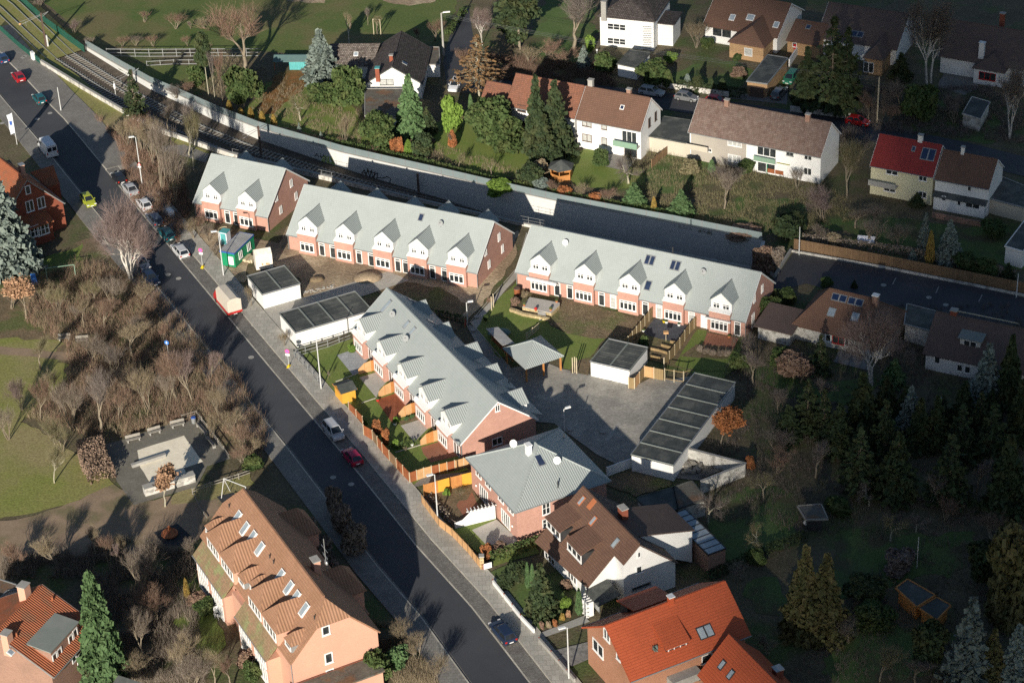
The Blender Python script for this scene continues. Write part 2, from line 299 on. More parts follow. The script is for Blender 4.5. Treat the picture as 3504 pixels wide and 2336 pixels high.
M['turqroof'] = mat('faded turquoise felt', (.10,.17,.165), (.12,.20,.19), rough=.85, ns=1, fine=.1)
M['tarp'] = mat('cream tarpaulin', (.60,.54,.45), (.54,.49,.41), rough=.75, ns=.8, fine=.05, fs=2)
M['banner'] = mat('cream banner sheet', (.72,.67,.58), (.68,.63,.54), rough=.7, ns=.8, fine=.03, c3=(.76,.72,.66), ns2=1.)
M['redp'] = mat('red paint', (.50,.03,.03), (.44,.03,.03), rough=.4, fine=0)
M['yellow'] = mat('yellow plastic foot', (.75,.55,.02), (.70,.5,.02), rough=.5, fine=0)
M['pink'] = mat('pink red sign face', (.75,.08,.25), (.7,.08,.22), rough=.5, fine=0)
M['bluegreen'] = mat('green balcony panel', (.22,.34,.25), (.20,.31,.23), rough=.5, fine=0)
M['moss'] = mat('mossy yellow green canopy', (.28,.27,.045), (.24,.23,.04), rough=.9, ns=1, fine=.2)
M['trunk'] = mat('brown bark', (.20,.165,.12), (.26,.22,.16), rough=.95, ns=2, fine=.2)
M['trunkgrey'] = mat('grey green bark', (.33,.31,.23), (.40,.37,.28), rough=.95, ns=2, fine=.2)
M['birch'] = mat('white birch bark', (.66,.62,.56), (.42,.38,.33), rough=.9, ns=3, fine=.2)
M['soil_black'] = mat('dark rubber mat', (.03,.032,.036), (.04,.042,.046), rough=.8, fine=.1, pat='slab', ps=(.5,.5), pc=(1.6,1.6,1.6))
M['terra'] = mat('terracotta', (.45,.16,.07), (.40,.14,.06), rough=.8, fine=0)
M['flag'] = mat('white flag cloth', (.72,.73,.77), (.6,.62,.7), rough=.8, fine=0, ns=1)
M['rubber'] = mat('black rubber', (.015,.015,.016), (.02,.02,.02), rough=.8, fine=0)
M['carglass'] = mat('car glass', (.012,.016,.02), (.02,.025,.03), rough=.05, fine=0, spec=.9)
M['lamp_red'] = mat('red lamp glass', (.45,.02,.01), (.4,.02,.01), rough=.2, fine=0)
M['lamp_white'] = mat('clear lamp glass', (.7,.7,.7), (.6,.6,.6), rough=.15, fine=0)
def leafmat(name, c, c2, rnd_=.15, c3=None):
    return mat(name, c, c2, rough=.8, ns=.9, fine=.25, fs=3, rnd_=rnd_, c3=c3, ns2=.5, bump=0, spec=.15)
M['twig'] = leafmat('brown twigs', (.19,.155,.125), (.24,.20,.16))
M['twigred'] = leafmat('reddish twigs', (.24,.155,.115), (.20,.14,.10))
M['twigtan'] = leafmat('tan twigs', (.29,.235,.155), (.23,.185,.125))
M['twiggreen'] = leafmat('olive twigs', (.17,.16,.09), (.21,.18,.105))
M['twiggrey'] = leafmat('grey twigs', (.15,.125,.11), (.19,.16,.14))
M['twigpurple'] = leafmat('purple birch twigs', (.20,.15,.135), (.24,.18,.165))
M['needle'] = leafmat('dark needles', (.032,.052,.026), (.05,.070,.03), c3=(.06,.07,.03))
M['needlegreen'] = leafmat('fresh green needles', (.075,.135,.055), (.10,.16,.07))
M['needleblue'] = leafmat('blue grey needles', (.15,.19,.17), (.20,.24,.21))
M['needlegold'] = leafmat('golden needles', (.13,.11,.05), (.075,.085,.035))  # golden tone of the sunlit spruce tops put into the needle colour
M['needlebrown'] = leafmat('brown larch needles', (.19,.115,.055), (.15,.095,.05))
M['evergreen'] = leafmat('evergreen leaves', (.045,.075,.025), (.07,.10,.035), c3=(.09,.11,.04))
M['bamboo'] = leafmat('bright green leaves', (.12,.20,.035), (.16,.24,.05))
M['autumn'] = leafmat('rust coloured leaves', (.34,.13,.05), (.25,.11,.05))
M['tanleaf'] = leafmat('dry tan leaves', (.42,.26,.16), (.33,.20,.12))
M['thuja'] = leafmat('golden thuja', (.30,.19,.05), (.22,.17,.05))
M['beech'] = leafmat('copper beech hedge leaves', (.27,.19,.14), (.22,.16,.12))
for cn, cc in dict(car_silver=(.50,.51,.53), car_lightsilver=(.62,.63,.64), car_red=(.42,.015,.03), car_brightred=(.55,.02,.02), car_petrol=(.02,.13,.15), car_blue=(.03,.07,.16), car_navy=(.02,.035,.075),
                   car_black=(.02,.022,.028), car_white=(.75,.76,.78), car_lime=(.42,.47,.045), car_green=(.04,.22,.13), car_grey=(.16,.165,.17), car_magenta=(.40,.02,.07), car_greyblue=(.10,.12,.16)).items():
    M[cn] = mat(cn.replace('_', ' ')+' paint', cc, tuple(x*.92 for x in cc), rough=.25, fine=0, ns=1, spec=.6, metal=.15)
# ---------------- ground sheets ----------------
def jag(pts, amp, step=1.2, seed=1):
    rr = random.Random(seed); out = []
    for i in range(len(pts)):
        a = Vector(pts[i]); b = Vector(pts[(i+1) % len(pts)]); n = max(1, int((b-a).length/step)); d = (b-a).normalized() if (b-a).length > 0 else Vector((1,0)); nn = Vector((-d.y, d.x))
        for j in range(n):
            p = a.lerp(b, j/n); k = 0 if j == 0 else rr.gauss(0, amp); out.append((p.x+nn.x*k, p.y+nn.y*k))
    return out
def sheet(name, pts, z, m, holes=(), jg=0, thick=0, seed=1, parent=None, kind='structure', label=None, cat=None, group=None):
    "flat polygon (world xy) at height z; thick>0 gives it an edge down to z-thick"
    pts = [tuple(p)[:2] for p in pts]
    if jg: pts = jag(pts, jg, seed=seed)
    loops = [pts]+[list(h) for h in holes]
    tri = tessellate_polygon([[Vector((x, y, 0)) for x, y in l] for l in loops])
    flat = [p for l in loops for p in l]; b = MB(); b.v = [(x, y, z) for x, y in flat]
    for t in tri:
        a, c, d = [flat[i] for i in t]
        cr = (c[0]-a[0])*(d[1]-a[1])-(c[1]-a[1])*(d[0]-a[0])
        if abs(cr) < 1e-9: continue
        b.f.append(tuple(t) if cr > 0 else tuple(reversed(t)))
    if thick:
        n0 = len(b.v); n = len(pts); b.v += [(x, y, z-thick) for x, y in pts]
        for i in range(n): b.f.append((i, (i+1) % n, n0+(i+1) % n, n0+i))
    o = b.obj(name, m, parent)
    if parent is None: tag(o, label, cat, group, kind)
    return o
def off(pl, d):
    "offset an open polyline (world xy) to its left by d"
    out = []; n = len(pl)
    for i in range(n):
        a = Vector(pl[max(i-1, 0)]); b = Vector(pl[min(i+1, n-1)]); t = (b-a).normalized(); out.append((pl[i][0]-t.y*d, pl[i][1]+t.x*d))
    return out
def strip(name, pl, d0, d1, z, m, **k): return sheet(name, off(pl, d0)+off(pl, d1)[::-1], z, m, **k)
def resample(pl, step):
    out = [Vector(pl[0])]
    for i in range(len(pl)-1):
        a = Vector(pl[i]); b = Vector(pl[i+1]); n = max(1, round((b-a).length/step))
        for j in range(1, n+1): out.append(a.lerp(b, j/n))
    return [tuple(p) for p in out]
def dp(*pts): return [G2('d', x, y) for x, y in pts]
# ================= setting: ground, roads, cutting =================
NW = [(-107,431.5),(-87.6,402),(-74.5,378.3),(-67.2,369.1),(-61,361.5),(-55.9,356.6),(-48.5,349),(-40.7,341.9),(-32.4,336.0),(-26.2,331.6),(-19.8,327.8),(-10.1,322.2),(-.7,316.6),(8.5,311.4),(17.5,306.9),(25.2,303.2),(38.1,296.5)]
SW_ = [(-115.5,426),(-95.5,396.7),(-81.5,372.9),(-72.5,361.5),(-63.9,350.9),(-56.5,342.8),(-44.2,333.0),(-30.9,325.0),(-12.4,314.2),(1.6,306.1),(24.5,294.5),(36.2,288.6)]
def arc(pl):
    s = [0]
    for i in range(1, len(pl)): s.append(s[-1]+math.dist(pl[i-1], pl[i]))
    return s
def at_frac(pl, f):
    s = arc(pl); L = s[-1]*f
    for i in range(1, len(pl)):
        if L <= s[i]+1e-9:
            k = (L-s[i-1])/(s[i]-s[i-1]); return (pl[i-1][0]+(pl[i][0]-pl[i-1][0])*k, pl[i-1][1]+(pl[i][1]-pl[i-1][1])*k)
    return pl[-1]
NC, SC = NW[2:], SW_[2:]
def track_z(x):
    xs = [-130,-82,-74,-52,-40,-28,-15,0,38]; zs = [.06,.02,-.25,-1.25,-1.75,-2.4,-3.5,-4.9,-6.8]
    return float(np.interp(x, xs, zs))
NS = 60
cn_ = [at_frac(NC, i/NS) for i in range(NS+1)]; cs_ = [at_frac(SC, i/NS) for i in range(NS+1)]
hole = SC+NC[::-1]
sheet('ground', [(-900,-300),(900,-300),(900,1600),(-900,1600)], 0, M['earth'], holes=[hole])
# cutting floor
b = MB()
for i in range(NS+1):
    n_, s_ = cn_[i], cs_[i]; z = track_z((n_[0]+s_[0])/2)
    b.v += [(s_[0], s_[1], z), (n_[0], n_[1], z)]
for i in range(NS): b.f.append((2*i, 2*i+2, 2*i+3, 2*i+1))
tag(b.obj('track_bed', M['ballast']), kind='structure')
# ---- sheets; each lies a little above the one before ----
ZC = [0.004]
def lay(name, pts, m, **k):
    ZC[0] += .0013; return sheet(name, pts, ZC[0], M[m], **k)
def kp(k, *pts): return [G2(k, x, y) for x, y in pts]
# north park and gardens
lay('grass', dp((60,-30),(150,45),(205,98),(330,118),(440,112),(600,118),(800,135),(1000,95),(1040,40),(1060,-40)), 'grass_dim', jg=.15)
lay('grass', dp((240,130),(330,150),(460,150),(470,200),(430,218),(330,190),(260,150)), 'grass_dim', jg=.2)
lay('dirt', dp((860,-40),(880,2),(940,14),(1000,4),(1010,-40)), 'dirt', jg=.3)
lay('path', dp((640,-30),(660,2),(745,8),(760,-30)), 'dirt', jg=.3)
lay('path', kp('2a',(925,60),(990,60),(1010,200),(1070,480),(1060,620),(850,620),(815,420),(870,200)), 'asphalt_side')
lay('lawn', dp((560,260),(610,190),(720,170),(800,235),(850,300),(900,335),(880,372),(780,345),(640,300)), 'lawn', jg=.3)
lay('leaf_litter', dp((640,168),(712,160),(716,195),(668,225),(630,262),(592,270),(604,225)), 'leaves', jg=.35)
lay('terrace', kp('2a',(250,620),(285,560),(540,560),(510,820),(285,800)), 'asphalt_side')
lay('lawn', dp((985,300),(1050,245),(1110,262),(1150,300),(1230,350),(1255,392),(1205,412),(1080,398),(1000,345)), 'lawn', jg=.3)
lay('lawn', dp((1320,352),(1378,338),(1430,375),(1500,398),(1480,436),(1330,430),(1302,402)), 'lawn', jg=.3)
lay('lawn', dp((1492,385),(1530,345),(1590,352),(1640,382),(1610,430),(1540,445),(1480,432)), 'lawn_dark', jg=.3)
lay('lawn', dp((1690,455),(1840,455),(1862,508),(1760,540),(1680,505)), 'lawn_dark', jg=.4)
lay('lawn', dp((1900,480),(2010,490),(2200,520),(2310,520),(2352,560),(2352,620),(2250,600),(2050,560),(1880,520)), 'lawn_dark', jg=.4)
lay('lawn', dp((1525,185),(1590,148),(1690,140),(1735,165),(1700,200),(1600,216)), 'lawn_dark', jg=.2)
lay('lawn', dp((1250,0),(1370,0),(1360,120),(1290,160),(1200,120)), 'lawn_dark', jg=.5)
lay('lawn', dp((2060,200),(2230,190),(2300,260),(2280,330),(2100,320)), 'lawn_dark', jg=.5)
SIDE = dp((1040,178),(1180,198),(1330,212),(1500,229),(1760,266),(2000,304),(2200,345),(2500,420))
strip('side_street', SIDE, 3.1, -3.1, .06, M['asphalt_side'])
lay('driveway', kp('3a',(375,660),(520,620),(660,650),(790,560),(830,480),(790,430),(770,700)), 'slabs_dark')
lay('path', kp('3a',(1790,590),(1820,480),(1990,470),(2060,590),(1960,640)), 'slabs_dark', jg=.2)
lay('terrace', kp('2a',(1870,1110),(1940,1010),(2130,1040),(2050,1150)), 'patiostone')
# right hand side, east road
lay('east_road', kp('3b',(812,222),(1400,312),(2352,522),(2600,580),(2600,760),(1560,592),(1290,545),(900,432),(680,490),(655,440),(700,385)), 'asphalt_side')
for a, c in (((1478,438),(1502,392)), ((1768,496),(1790,450)), ((2056,554),(2080,508))):
    p, q = kp('3b', a, c); d = Vector((q[0]-p[0], q[1]-p[1])).normalized(); n = Vector((-d.y, d.x))*.06
    sheet('road_marking', [(p[0]+n.x, p[1]+n.y), (p[0]-n.x, p[1]-n.y), (q[0]-n.x, q[1]-n.y), (q[0]+n.x, q[1]+n.y)], ZC[0]+.004, M['concrete'])
ZC[0] += .006
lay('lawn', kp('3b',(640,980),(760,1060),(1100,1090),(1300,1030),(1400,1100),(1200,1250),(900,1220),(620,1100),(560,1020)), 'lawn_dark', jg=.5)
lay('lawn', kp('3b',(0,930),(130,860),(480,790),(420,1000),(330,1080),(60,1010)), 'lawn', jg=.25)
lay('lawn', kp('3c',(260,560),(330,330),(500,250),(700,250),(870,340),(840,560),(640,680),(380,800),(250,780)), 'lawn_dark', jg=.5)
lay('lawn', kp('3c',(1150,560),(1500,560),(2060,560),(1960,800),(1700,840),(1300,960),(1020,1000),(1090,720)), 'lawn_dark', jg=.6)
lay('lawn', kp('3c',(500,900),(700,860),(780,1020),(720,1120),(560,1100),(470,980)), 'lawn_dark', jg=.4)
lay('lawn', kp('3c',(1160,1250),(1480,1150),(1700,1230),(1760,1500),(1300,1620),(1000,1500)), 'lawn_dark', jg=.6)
# park on the left
lay('grass', dp((-60,730),(60,760),(150,790),(180,905),(60,960),(-60,1010)), 'grass', jg=.5)
lay('grass', dp((-60,1000),(30,960),(90,985),(205,1062),(262,1112),(150,1160),(-60,1205)), 'grass', jg=.25)
lay('leaf_litter', dp((170,560),(260,545),(330,640),(420,750),(520,850),(620,1000),(560,1060),(420,950),(250,1010),(60,960),(160,880),(130,800),(200,700)), 'litter', jg=.6)
lay('leaf_litter', dp((-60,640),(60,660),(170,700),(190,760),(100,780),(-60,770)), 'litter', jg=.6)
lay('lawn', dp((95,600),(190,560),(190,650),(90,690)), 'lawn', jg=.4)
lay('park_path', dp((-60,792),(60,800),(200,815),(290,830),(290,842),(200,832),(60,818),(-60,808)), 'gravelpath', jg=.15)
lay('gravel_area', dp((-60,1208),(60,1188),(160,1155),(262,1112),(330,1150),(450,1130),(560,1150),(560,1200),(470,1230),(420,1262),(250,1275),(60,1290),(-60,1300)), 'gravelpath', jg=.2)
lay('grass', kp('pl',(1060,1090),(1260,1010),(1900,850),(1960,960),(1700,1080),(1280,1160),(1050,1180)), 'grass', jg=.3)
lay('playground_paving', kp('pl',(330,540),(560,478),(1320,212),(1690,690),(1440,770),(1325,990),(790,1145),(655,1188),(470,930)), 'play')
lay('sand', kp('pl',(690,600),(1190,440),(1395,720),(1190,790),(1225,860),(1060,905),(840,965),(720,780)), 'sand', jg=.05)
lay('rubber_mat', kp('1c',(1030,560),(1190,500),(1300,600),(1260,650),(1110,650)), 'soil_black')
lay('rubber_mat', kp('pl',(1540,1095),(1720,1050),(1800,1130),(1620,1190)), 'soil_black')
lay('grass', dp((95,115),(180,175),(285,262),(292,296),(240,300),(165,225),(100,175)), 'grass', jg=.1)
lay('grass', kp('bt',(960,570),(1040,590),(1400,740),(1390,780),(1100,690),(950,610)), 'grass', jg=.2)
lay('pavement', kp('bt',(830,680),(1110,660),(1400,770),(1360,870),(1100,790),(860,740)), 'slabs_dark')
lay('lawn', dp((400,1380),(450,1330),(500,1400),(520,1480),(470,1530),(420,1460)), 'lawn', jg=.3)
# track bed beyond the cutting
sheet('track_bed', SW_[:3]+NW[:3][::-1], ZC[0]+.003, M['grass']); ZC[0] += .003
# ---- main road ----
LK = [G2('n', *p) for p in ((-60,250),(0,326),(122,469),(275,658),(400,813),(535.7,977),(706,1186),(985,1533),(1130,1722),(1294,1939),(1436,2102),(1605,2336),(1760,2560))]
RK = [G2('n', *p) for p in ((-60,108),(20,204),(87,270),(158,347),(219,408),(362,581),(520,772),(704,992),(900,1228),(1102,1469),(1197,1582),(1421,1862),(1615,2077),(1814,2336),(1990,2560))]
sheet('road', RK+LK[::-1], .008, M['asphalt'])
strip('kerb', LK, 0, -.16, .135, M['kerb'], thick=.13)
strip('pavement', LK, -.16, -2.9, .125, M['slabs_dark'], thick=.12)
strip('gutter_stones', LK, .30, .02, .014, M['setts'])
k5 = [G2('n', *p) for p in ((-60,108),(20,204),(87,270),(158,347),(219,408),(362,581))]
strip('kerb', k5, 0, .16, .135, M['kerb'], thick=.13)
strip('pavement', k5, .16, 5.2, .125, M['slabs_dark'], thick=.12)
k6 = RK[5:]
strip('parking_lane', k6, 0, 2.1, .03, M['setts'])
strip('kerb', k6, -.08, .10, .045, M['kerb'], thick=.04)
strip('kerb', k6, 2.1, 2.26, .13, M['kerb'], thick=.13)
strip('pavement', k6, 2.26, 5.0, .125, M['slabs'], thick=.12)
strip('kerb', k6, 5.0, 5.08, .14, M['kerb'], thick=.14)
# ---- building site, court, drives ----
lay('dirt', dp((452,520),(640,560),(660,520),(1060,640),(1190,530),(1185,590),(1110,700),(1075,735),(980,720),(900,660),(830,655),(700,700),(690,640),(620,610),(575,600),(560,650),(525,640),(470,600)), 'dirt', jg=.2)
lay('garden_soil', dp((820,640),(905,640),(1010,660),(1075,700),(1050,760),(980,720),(900,690)), 'litter', jg=.3)
lay('driveway', kp('n',(858,1115),(905,1058),(1060,1013),(1245,955),(1330,930),(1400,960),(1255,1010),(1010,1085),(985,1110),(1000,1165),(940,1165)), 'drive')
lay('driveway', kp('n',(770,990),(850,985),(870,1060),(830,1080)), 'asphalt_side')
lay('footpath', kp('2b',(1375,90),(1395,130),(1310,400),(1240,470),(1120,620),(1040,740),(1000,700),(1080,610),(1170,510),(1300,350)), 'drive')
strip('kerb', kp('2b',(1300,340),(1160,500),(990,700)), 0, .1, ZC[0]+.05, M['kerb'], thick=.05)
lay('court', kp('2b',(960,690),(1040,735),(1120,830),(1270,1000),(1500,960),(1610,1005),(1790,1040),(2062,1115),(2105,1120),(2200,1070),(2352,1075),(2500,1050),(2560,1120),(2150,1530),(2110,1620),(1990,1650),(1850,1580),(1560,1370),(1300,1350),(1180,1100)), 'court')
strip('kerb', kp('2b',(1040,735),(1120,830),(1270,1000)), 0, -.1, ZC[0]+.05, M['kerb'], thick=.05)
lay('lawn', kp('c3',(670,230),(400,500),(120,880),(430,1280),(800,1200),(1250,1290),(1290,1420),(1420,1440),(1640,1270),(1850,1010),(1300,930),(1100,840),(1080,760),(560,660),(600,480)), 'lawn', jg=.15)
lay('dirt', kp('c3',(1380,1470),(1420,1330),(1700,1250),(1660,1300),(1620,1510)), 'litter', jg=.1)
lay('drain_strip', kp('e9',(270,420),(440,190),(490,195),(320,435)), 'concrete')
lay('garden_soil', kp('c3',(1260,480),(1410,490),(2330,740),(2300,830),(2150,1050),(1700,1020),(1330,950),(1100,840),(1080,740),(1170,620)), 'litter', jg=.3)
# gardens of the right hand row
lay('garden_soil', kp('c4',(0,670),(150,380),(940,330),(1040,500),(1480,620),(1330,900),(840,1060),(470,960),(200,880)), 'litter', jg=.1)
lay('terrace', kp('c4',(215,530),(350,355),(450,385),(800,450),(690,690),(230,580)), 'patiodark')
lay('lawn', kp('c4',(930,500),(1050,520),(990,700),(860,740),(700,860),(1300,900),(1360,700),(1480,620),(1560,640),(1400,1060),(1000,1060),(620,980),(780,720)), 'lawn', jg=.1)
lay('terrace', kp('c4',(1060,545),(1480,625),(1420,760),(1150,740),(1000,700)), 'patiored')
lay('garden_soil', kp('c4',(890,700),(1010,710),(1420,760),(1330,900),(1050,870),(890,830)), 'litter', jg=.15)
# street gardens of the diagonal row
lay('lawn', dp((695,812),(812,778),(850,800),(1065,1055),(1075,1080),(940,1118),(845,1010),(772,905)), 'lawn', jg=.03)
lay('terrace', kp('g4',(10,1045),(300,945),(440,1080),(390,1180),(300,1290),(225,1310)), 'patiogrey')
lay('terrace', kp('f4',(118,168),(370,90),(500,210),(385,330),(345,440)), 'patio')
lay('terrace', kp('f4',(340,465),(640,370),(790,545),(640,700),(555,780)), 'deck')
lay('terrace', kp('f4',(670,812),(960,720),(1060,830),(930,960),(855,1035)), 'patio')
lay('terrace', kp('f4',(945,1105),(1220,1020),(1440,1220),(1080,1310),(975,1190)), 'patiored')
lay('garden_soil', kp('f4',(560,780),(690,745),(945,665),(960,715),(690,800)), 'litter', jg=.03)
for k, q in (('g4', ((0,1405),(285,1300))), ('f4', ((150,515),(335,450))), ('f4', ((600,1180),(945,1075)))):
    p1, p2 = kp(k, *q); strip('kerb', [p1, p2], 0, .12, ZC[0]+.08, M['kerb'], thick=.08)
lay('alley', kp('2c',(600,265),(720,235),(1010,180),(1010,155),(690,180),(600,262)), 'slabs_dark')
lay('garden_soil', kp('2c',(690,280),(1010,200),(1030,300),(1180,520),(1000,600),(880,520)), 'litter', jg=.05)
lay('terrace', kp('2c',(1010,290),(1060,400),(1160,440),(960,460),(905,380),(925,350),(975,345)), 'patiored')
lay('lawn', kp('2c',(880,540),(1165,470),(1330,600),(1150,660),(1050,700)), 'lawn', jg=.03)
lay('terrace', kp('2c',(1010,545),(1175,475),(1320,610),(1260,660),(1100,640)), 'patio')
lay('lawn', kp('2c',(1140,760),(1130,720),(1440,610),(1460,700),(1160,790)), 'lawn', jg=.1)
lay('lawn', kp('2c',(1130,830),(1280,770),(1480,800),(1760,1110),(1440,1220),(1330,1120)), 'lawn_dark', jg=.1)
lay('path', kp('2c',(1430,1250),(1760,1120),(1800,1160),(1480,1270)), 'concrete')
lay('path', kp('2c',(1530,1360),(1810,1290),(1820,1400),(1680,1460)), 'patiostone')
lay('yard', kp('e9',(260,1000),(330,920),(640,840),(1190,950),(1150,1040),(680,1180)), 'litter', jg=.2)
lay('yard', kp('e9',(1330,720),(1870,810),(1540,960),(1220,930)), 'slabs_dark', jg=.1)
lay('terrace', kp('3b',(1080,960),(1120,880),(1330,930),(1320,1020)), 'patiostone')
# ---- manhole covers ----
for k, x, y in (('1b',1128,372),('1b',1198,398),('1b',1685,926),('2c',78,190),('2c',200,236),('2c',545,335),('2b',1042,662),('2b',1018,750),('2b',1668,1415),('2b',1887,1432),('tr',575,1303),('tr',430,1372),('tr',25,1425),('3b',1722,525),('3b',1835,575),('3b',1418,442),('tr',290,655),('tr',265,670)):
    c = G(k, x, y); zz = .0
    mb = MB(); mb.tube((0,0,0), (0,0,.012), .42, n=14); o = mb.obj('manhole_cover', M['concrete'])
    o.location = (c.x, c.y, .145 if (k in ('2b',) ) else (.13 if (k, x) in (('2c',545),('tr',290),('tr',265),('tr',25)) else .03)); o.location.z += .12 if k == '2b' else 0
    tag(o, 'round light manhole cover '+{('1b',1128):'in the dark road by the birch tree',('1b',1198):'in the road right of the first cover by the birch',('1b',1685):'alone in the road beside the four bay garage',('2c',78):'in the road left of the red hatchback',('2c',200):'in the road below the cover by the red hatchback',('2c',545):'in the crossing pavement near the orange fences',('2b',1042):'in the footpath below the court lamp',('2b',1018):'in the court end of the footpath',('2b',1668):'in the shaded court near its street lamp',('2b',1887):'in the shaded court by the drain strip',('tr',575):'in the road before the teal car',('tr',430):'in the road near the white flag',('tr',25):'in the left pavement beside the flag',('3b',1722):'in the east road behind the solar house',('3b',1835):'in the east road behind the flat green roof',('3b',1418):'in the east road near the first parking line',('tr',290):'upper one of a pair in the pavement by the tracks',('tr',265):'lower one of a pair in the pavement by the tracks'}[(k,x)], 'manhole cover', 'manhole covers in the roads and yards')
# ---- tracks: rails and sleepers ----
def tpt(line, i):
    n_, s_ = cn_[i], cs_[i]; k = line; z = track_z((n_[0]+s_[0])/2); return Vector((n_[0]+(s_[0]-n_[0])*k, n_[1]+(s_[1]-n_[1])*k, z))
for ti, kf in enumerate((.36, .76)):
    cl = [tpt(kf, i) for i in range(NS+1)]
    pre = [Vector((NW[i][0]*(1-kf)+SW_[i][0]*kf, NW[i][1]*(1-kf)+SW_[i][1]*kf, .12)) for i in (0, 1)]
    cl2 = pre+cl
    t = empty('tram_track', (0,0,0), 0, ('inner tram track on the ballast nearer the glass noise barrier' if ti == 0 else 'outer tram track on the ballast nearer the low white wall'), 'railway track', 'tram tracks in the cutting')
    for sgn in (-1, 1):
        b = MB()
        for i in range(len(cl2)-1):
            a, c = cl2[i], cl2[i+1]; d = (c-a).normalized(); n = Vector((-d.y, d.x, 0)).normalized(); up = Vector((0,0,1))
            b.obox((a+c)/2+n*sgn*.75+up*.17, d, n, up, (c-a).length/2+.02, .045, .07)
        b.obj('rail', M['zinc'], t)
    b = MB(); step = .75
    for i in range(len(cl)-1):
        a, c = cl[i], cl[i+1]; L = (c-a).length; d = (c-a).normalized(); n = Vector((-d.y, d.x, 0)).normalized(); m_ = max(1, round(L/step))
        for j in range(m_):
            p = a.lerp(c, (j+.5)/m_); b.obox(p+Vector((0,0,.06)), d, n, (0,0,1), .14, 1.25, .05)
    b.obj('sleeper_row', M['timber'], t)
# ---- retaining walls ----
def wallmesh(pl, out, ztop, zbot, m, name, parent):
    "pl: polyline; the wall body lies on its left side (+out)"
    b = MB(); o = off(pl, out); n = len(pl)
    for i in range(n):
        zb = zbot(pl[i][0]); zt = ztop(pl[i][0]) if callable(ztop) else ztop
        b.v += [(pl[i][0], pl[i][1], zb), (pl[i][0], pl[i][1], zt), (o[i][0], o[i][1], zt), (o[i][0], o[i][1], zb)]
    for i in range(n-1):
        for a in range(4): c = (a+1) % 4; b.f.append((4*i+a, 4*i+c, 4*i+4+c, 4*i+4+a) if out > 0 else (4*i+a, 4*i+4+a, 4*i+4+c, 4*i+c))
    b.f.append((0,1,2,3)); b.f.append((4*n-4, 4*n-1, 4*n-2, 4*n-3))
    return b.obj(name, m, parent)
t = empty('noise_barrier_wall', (*NC[0], 0), 0, 'long curved concrete retaining wall topped with blue grey glass panels', 'retaining wall')
def loc_(pl, o): return [(x-o[0], y-o[1]) for x, y in pl]
o0 = NC[0]
wallmesh(loc_(NC, o0), .45, .50, lambda x: track_z(x+o0[0])-.6, M['wallconc'], 'wall', t)
wallmesh(loc_(off(NC, -.04), o0), .55, .62, lambda x: .50, M['concrete'], 'coping', t)
gl = resample(off(NC, .25), 2.4)
for i in range(len(gl)-1):
    a = Vector((gl[i][0]-o0[0], gl[i][1]-o0[1], 0)); c = Vector((gl[i+1][0]-o0[0], gl[i+1][1]-o0[1], 0)); d = (c-a).normalized(); n = Vector((-d.y, d.x, 0)); L = (c-a).length
    b = MB(); b.obox((a+c)/2+Vector((0,0,1.17)), d, n, (0,0,1), L/2-.05, .02, .55); b.obj('glass_panel', M['panelglass'], t)
    b = MB(); b.obox(a+Vector((0,0,1.17)), d, n, (0,0,1), .05, .07, .57); b.obj('post', M['metal'], t)
t = empty('white_retaining_wall', (*SC[0], 0), 0, 'low pale concrete retaining wall curving along the near side of the tracks', 'retaining wall')
o0 = SC[0]; scut = SC
wallmesh(loc_(scut, o0), -.4, lambda x: .75 if x+o0[0] < -30 else .45, lambda x: track_z(x+o0[0])-.6, M['render_old'], 'wall', t)
wallmesh(loc_(off(scut, .03), o0), -.46, lambda x: .83 if x+o0[0] < -30 else .53, lambda x: .75 if x+o0[0] < -30 else .45, M['concrete'], 'coping', t)
b = MB(); a, c = NC[-1], SC[-1]; b.slab([(a[0], a[1], -7.5), (c[0], c[1], -7.5), (c[0], c[1], .5), (a[0], a[1], .5)], (.5, -.25, 0)); tag(b.obj('tunnel_portal', M['wallconc']), 'grey concrete end wall closing the tram cutting at the tunnel', 'tunnel portal')
# railing on the near wall behind the rows
t = empty('wall_railing', (0,0,0), 0, 'thin dark railing on the cutting edge behind the grey roofed rows', 'railing')
rl = resample([q for q in SC if q[0] > -46], 2.0); b = MB()
for i in range(len(rl)-1):
    for z in (.95, 1.5): b.tube((*rl[i], z), (*rl[i+1], z), .025, n=4)
b.obj('rails', M['zinc'], t); b = MB()
for p in rl: b.tube((*p, .45), (*p, 1.5), .03, n=4)
b.obj('posts', M['zinc'], t)
# graffiti on the barrier wall
def wallpt(k, x, y):
    d = ray(k, x, y)
    best = None
    for i in range(len(NC)-1):
        a = Vector((*NC[i], 0)); c = Vector((*NC[i+1], 0)); e = (c-a).normalized(); n = Vector((e.y, -e.x, 0))
        tt = (a-CAMP).dot(n)/d.dot(n); p = CAMP+d*tt; s = (p-a).dot(e)
        if -.5 <= s <= (c-a).length+.5: best = (p+n*.03, e, n)
    return best
def scrawl(strokes, k, w_, m, label):
    b = MB()
    for s in strokes:
        pts = [wallpt(k, *p) for p in s]
        for i in range(len(pts)-1):
            if pts[i] and pts[i+1]:
                a, e, n = pts[i]; c = pts[i+1][0]; dd = c-a
                if 1e-3 < dd.length < 12: b.obox((a+c)/2, dd.normalized(), n.cross(dd).normalized(), n, dd.length/2+w_*.4, w_, .006)
    if b.v: tag(b.obj('graffiti', m), label, 'graffiti')
M['gr_green'] = mat('pale green graffiti paint', (.42,.50,.16), (.36,.44,.14), fine=0); M['gr_dark'] = mat('black graffiti paint', (.04,.04,.04), (.06,.06,.06), fine=0)
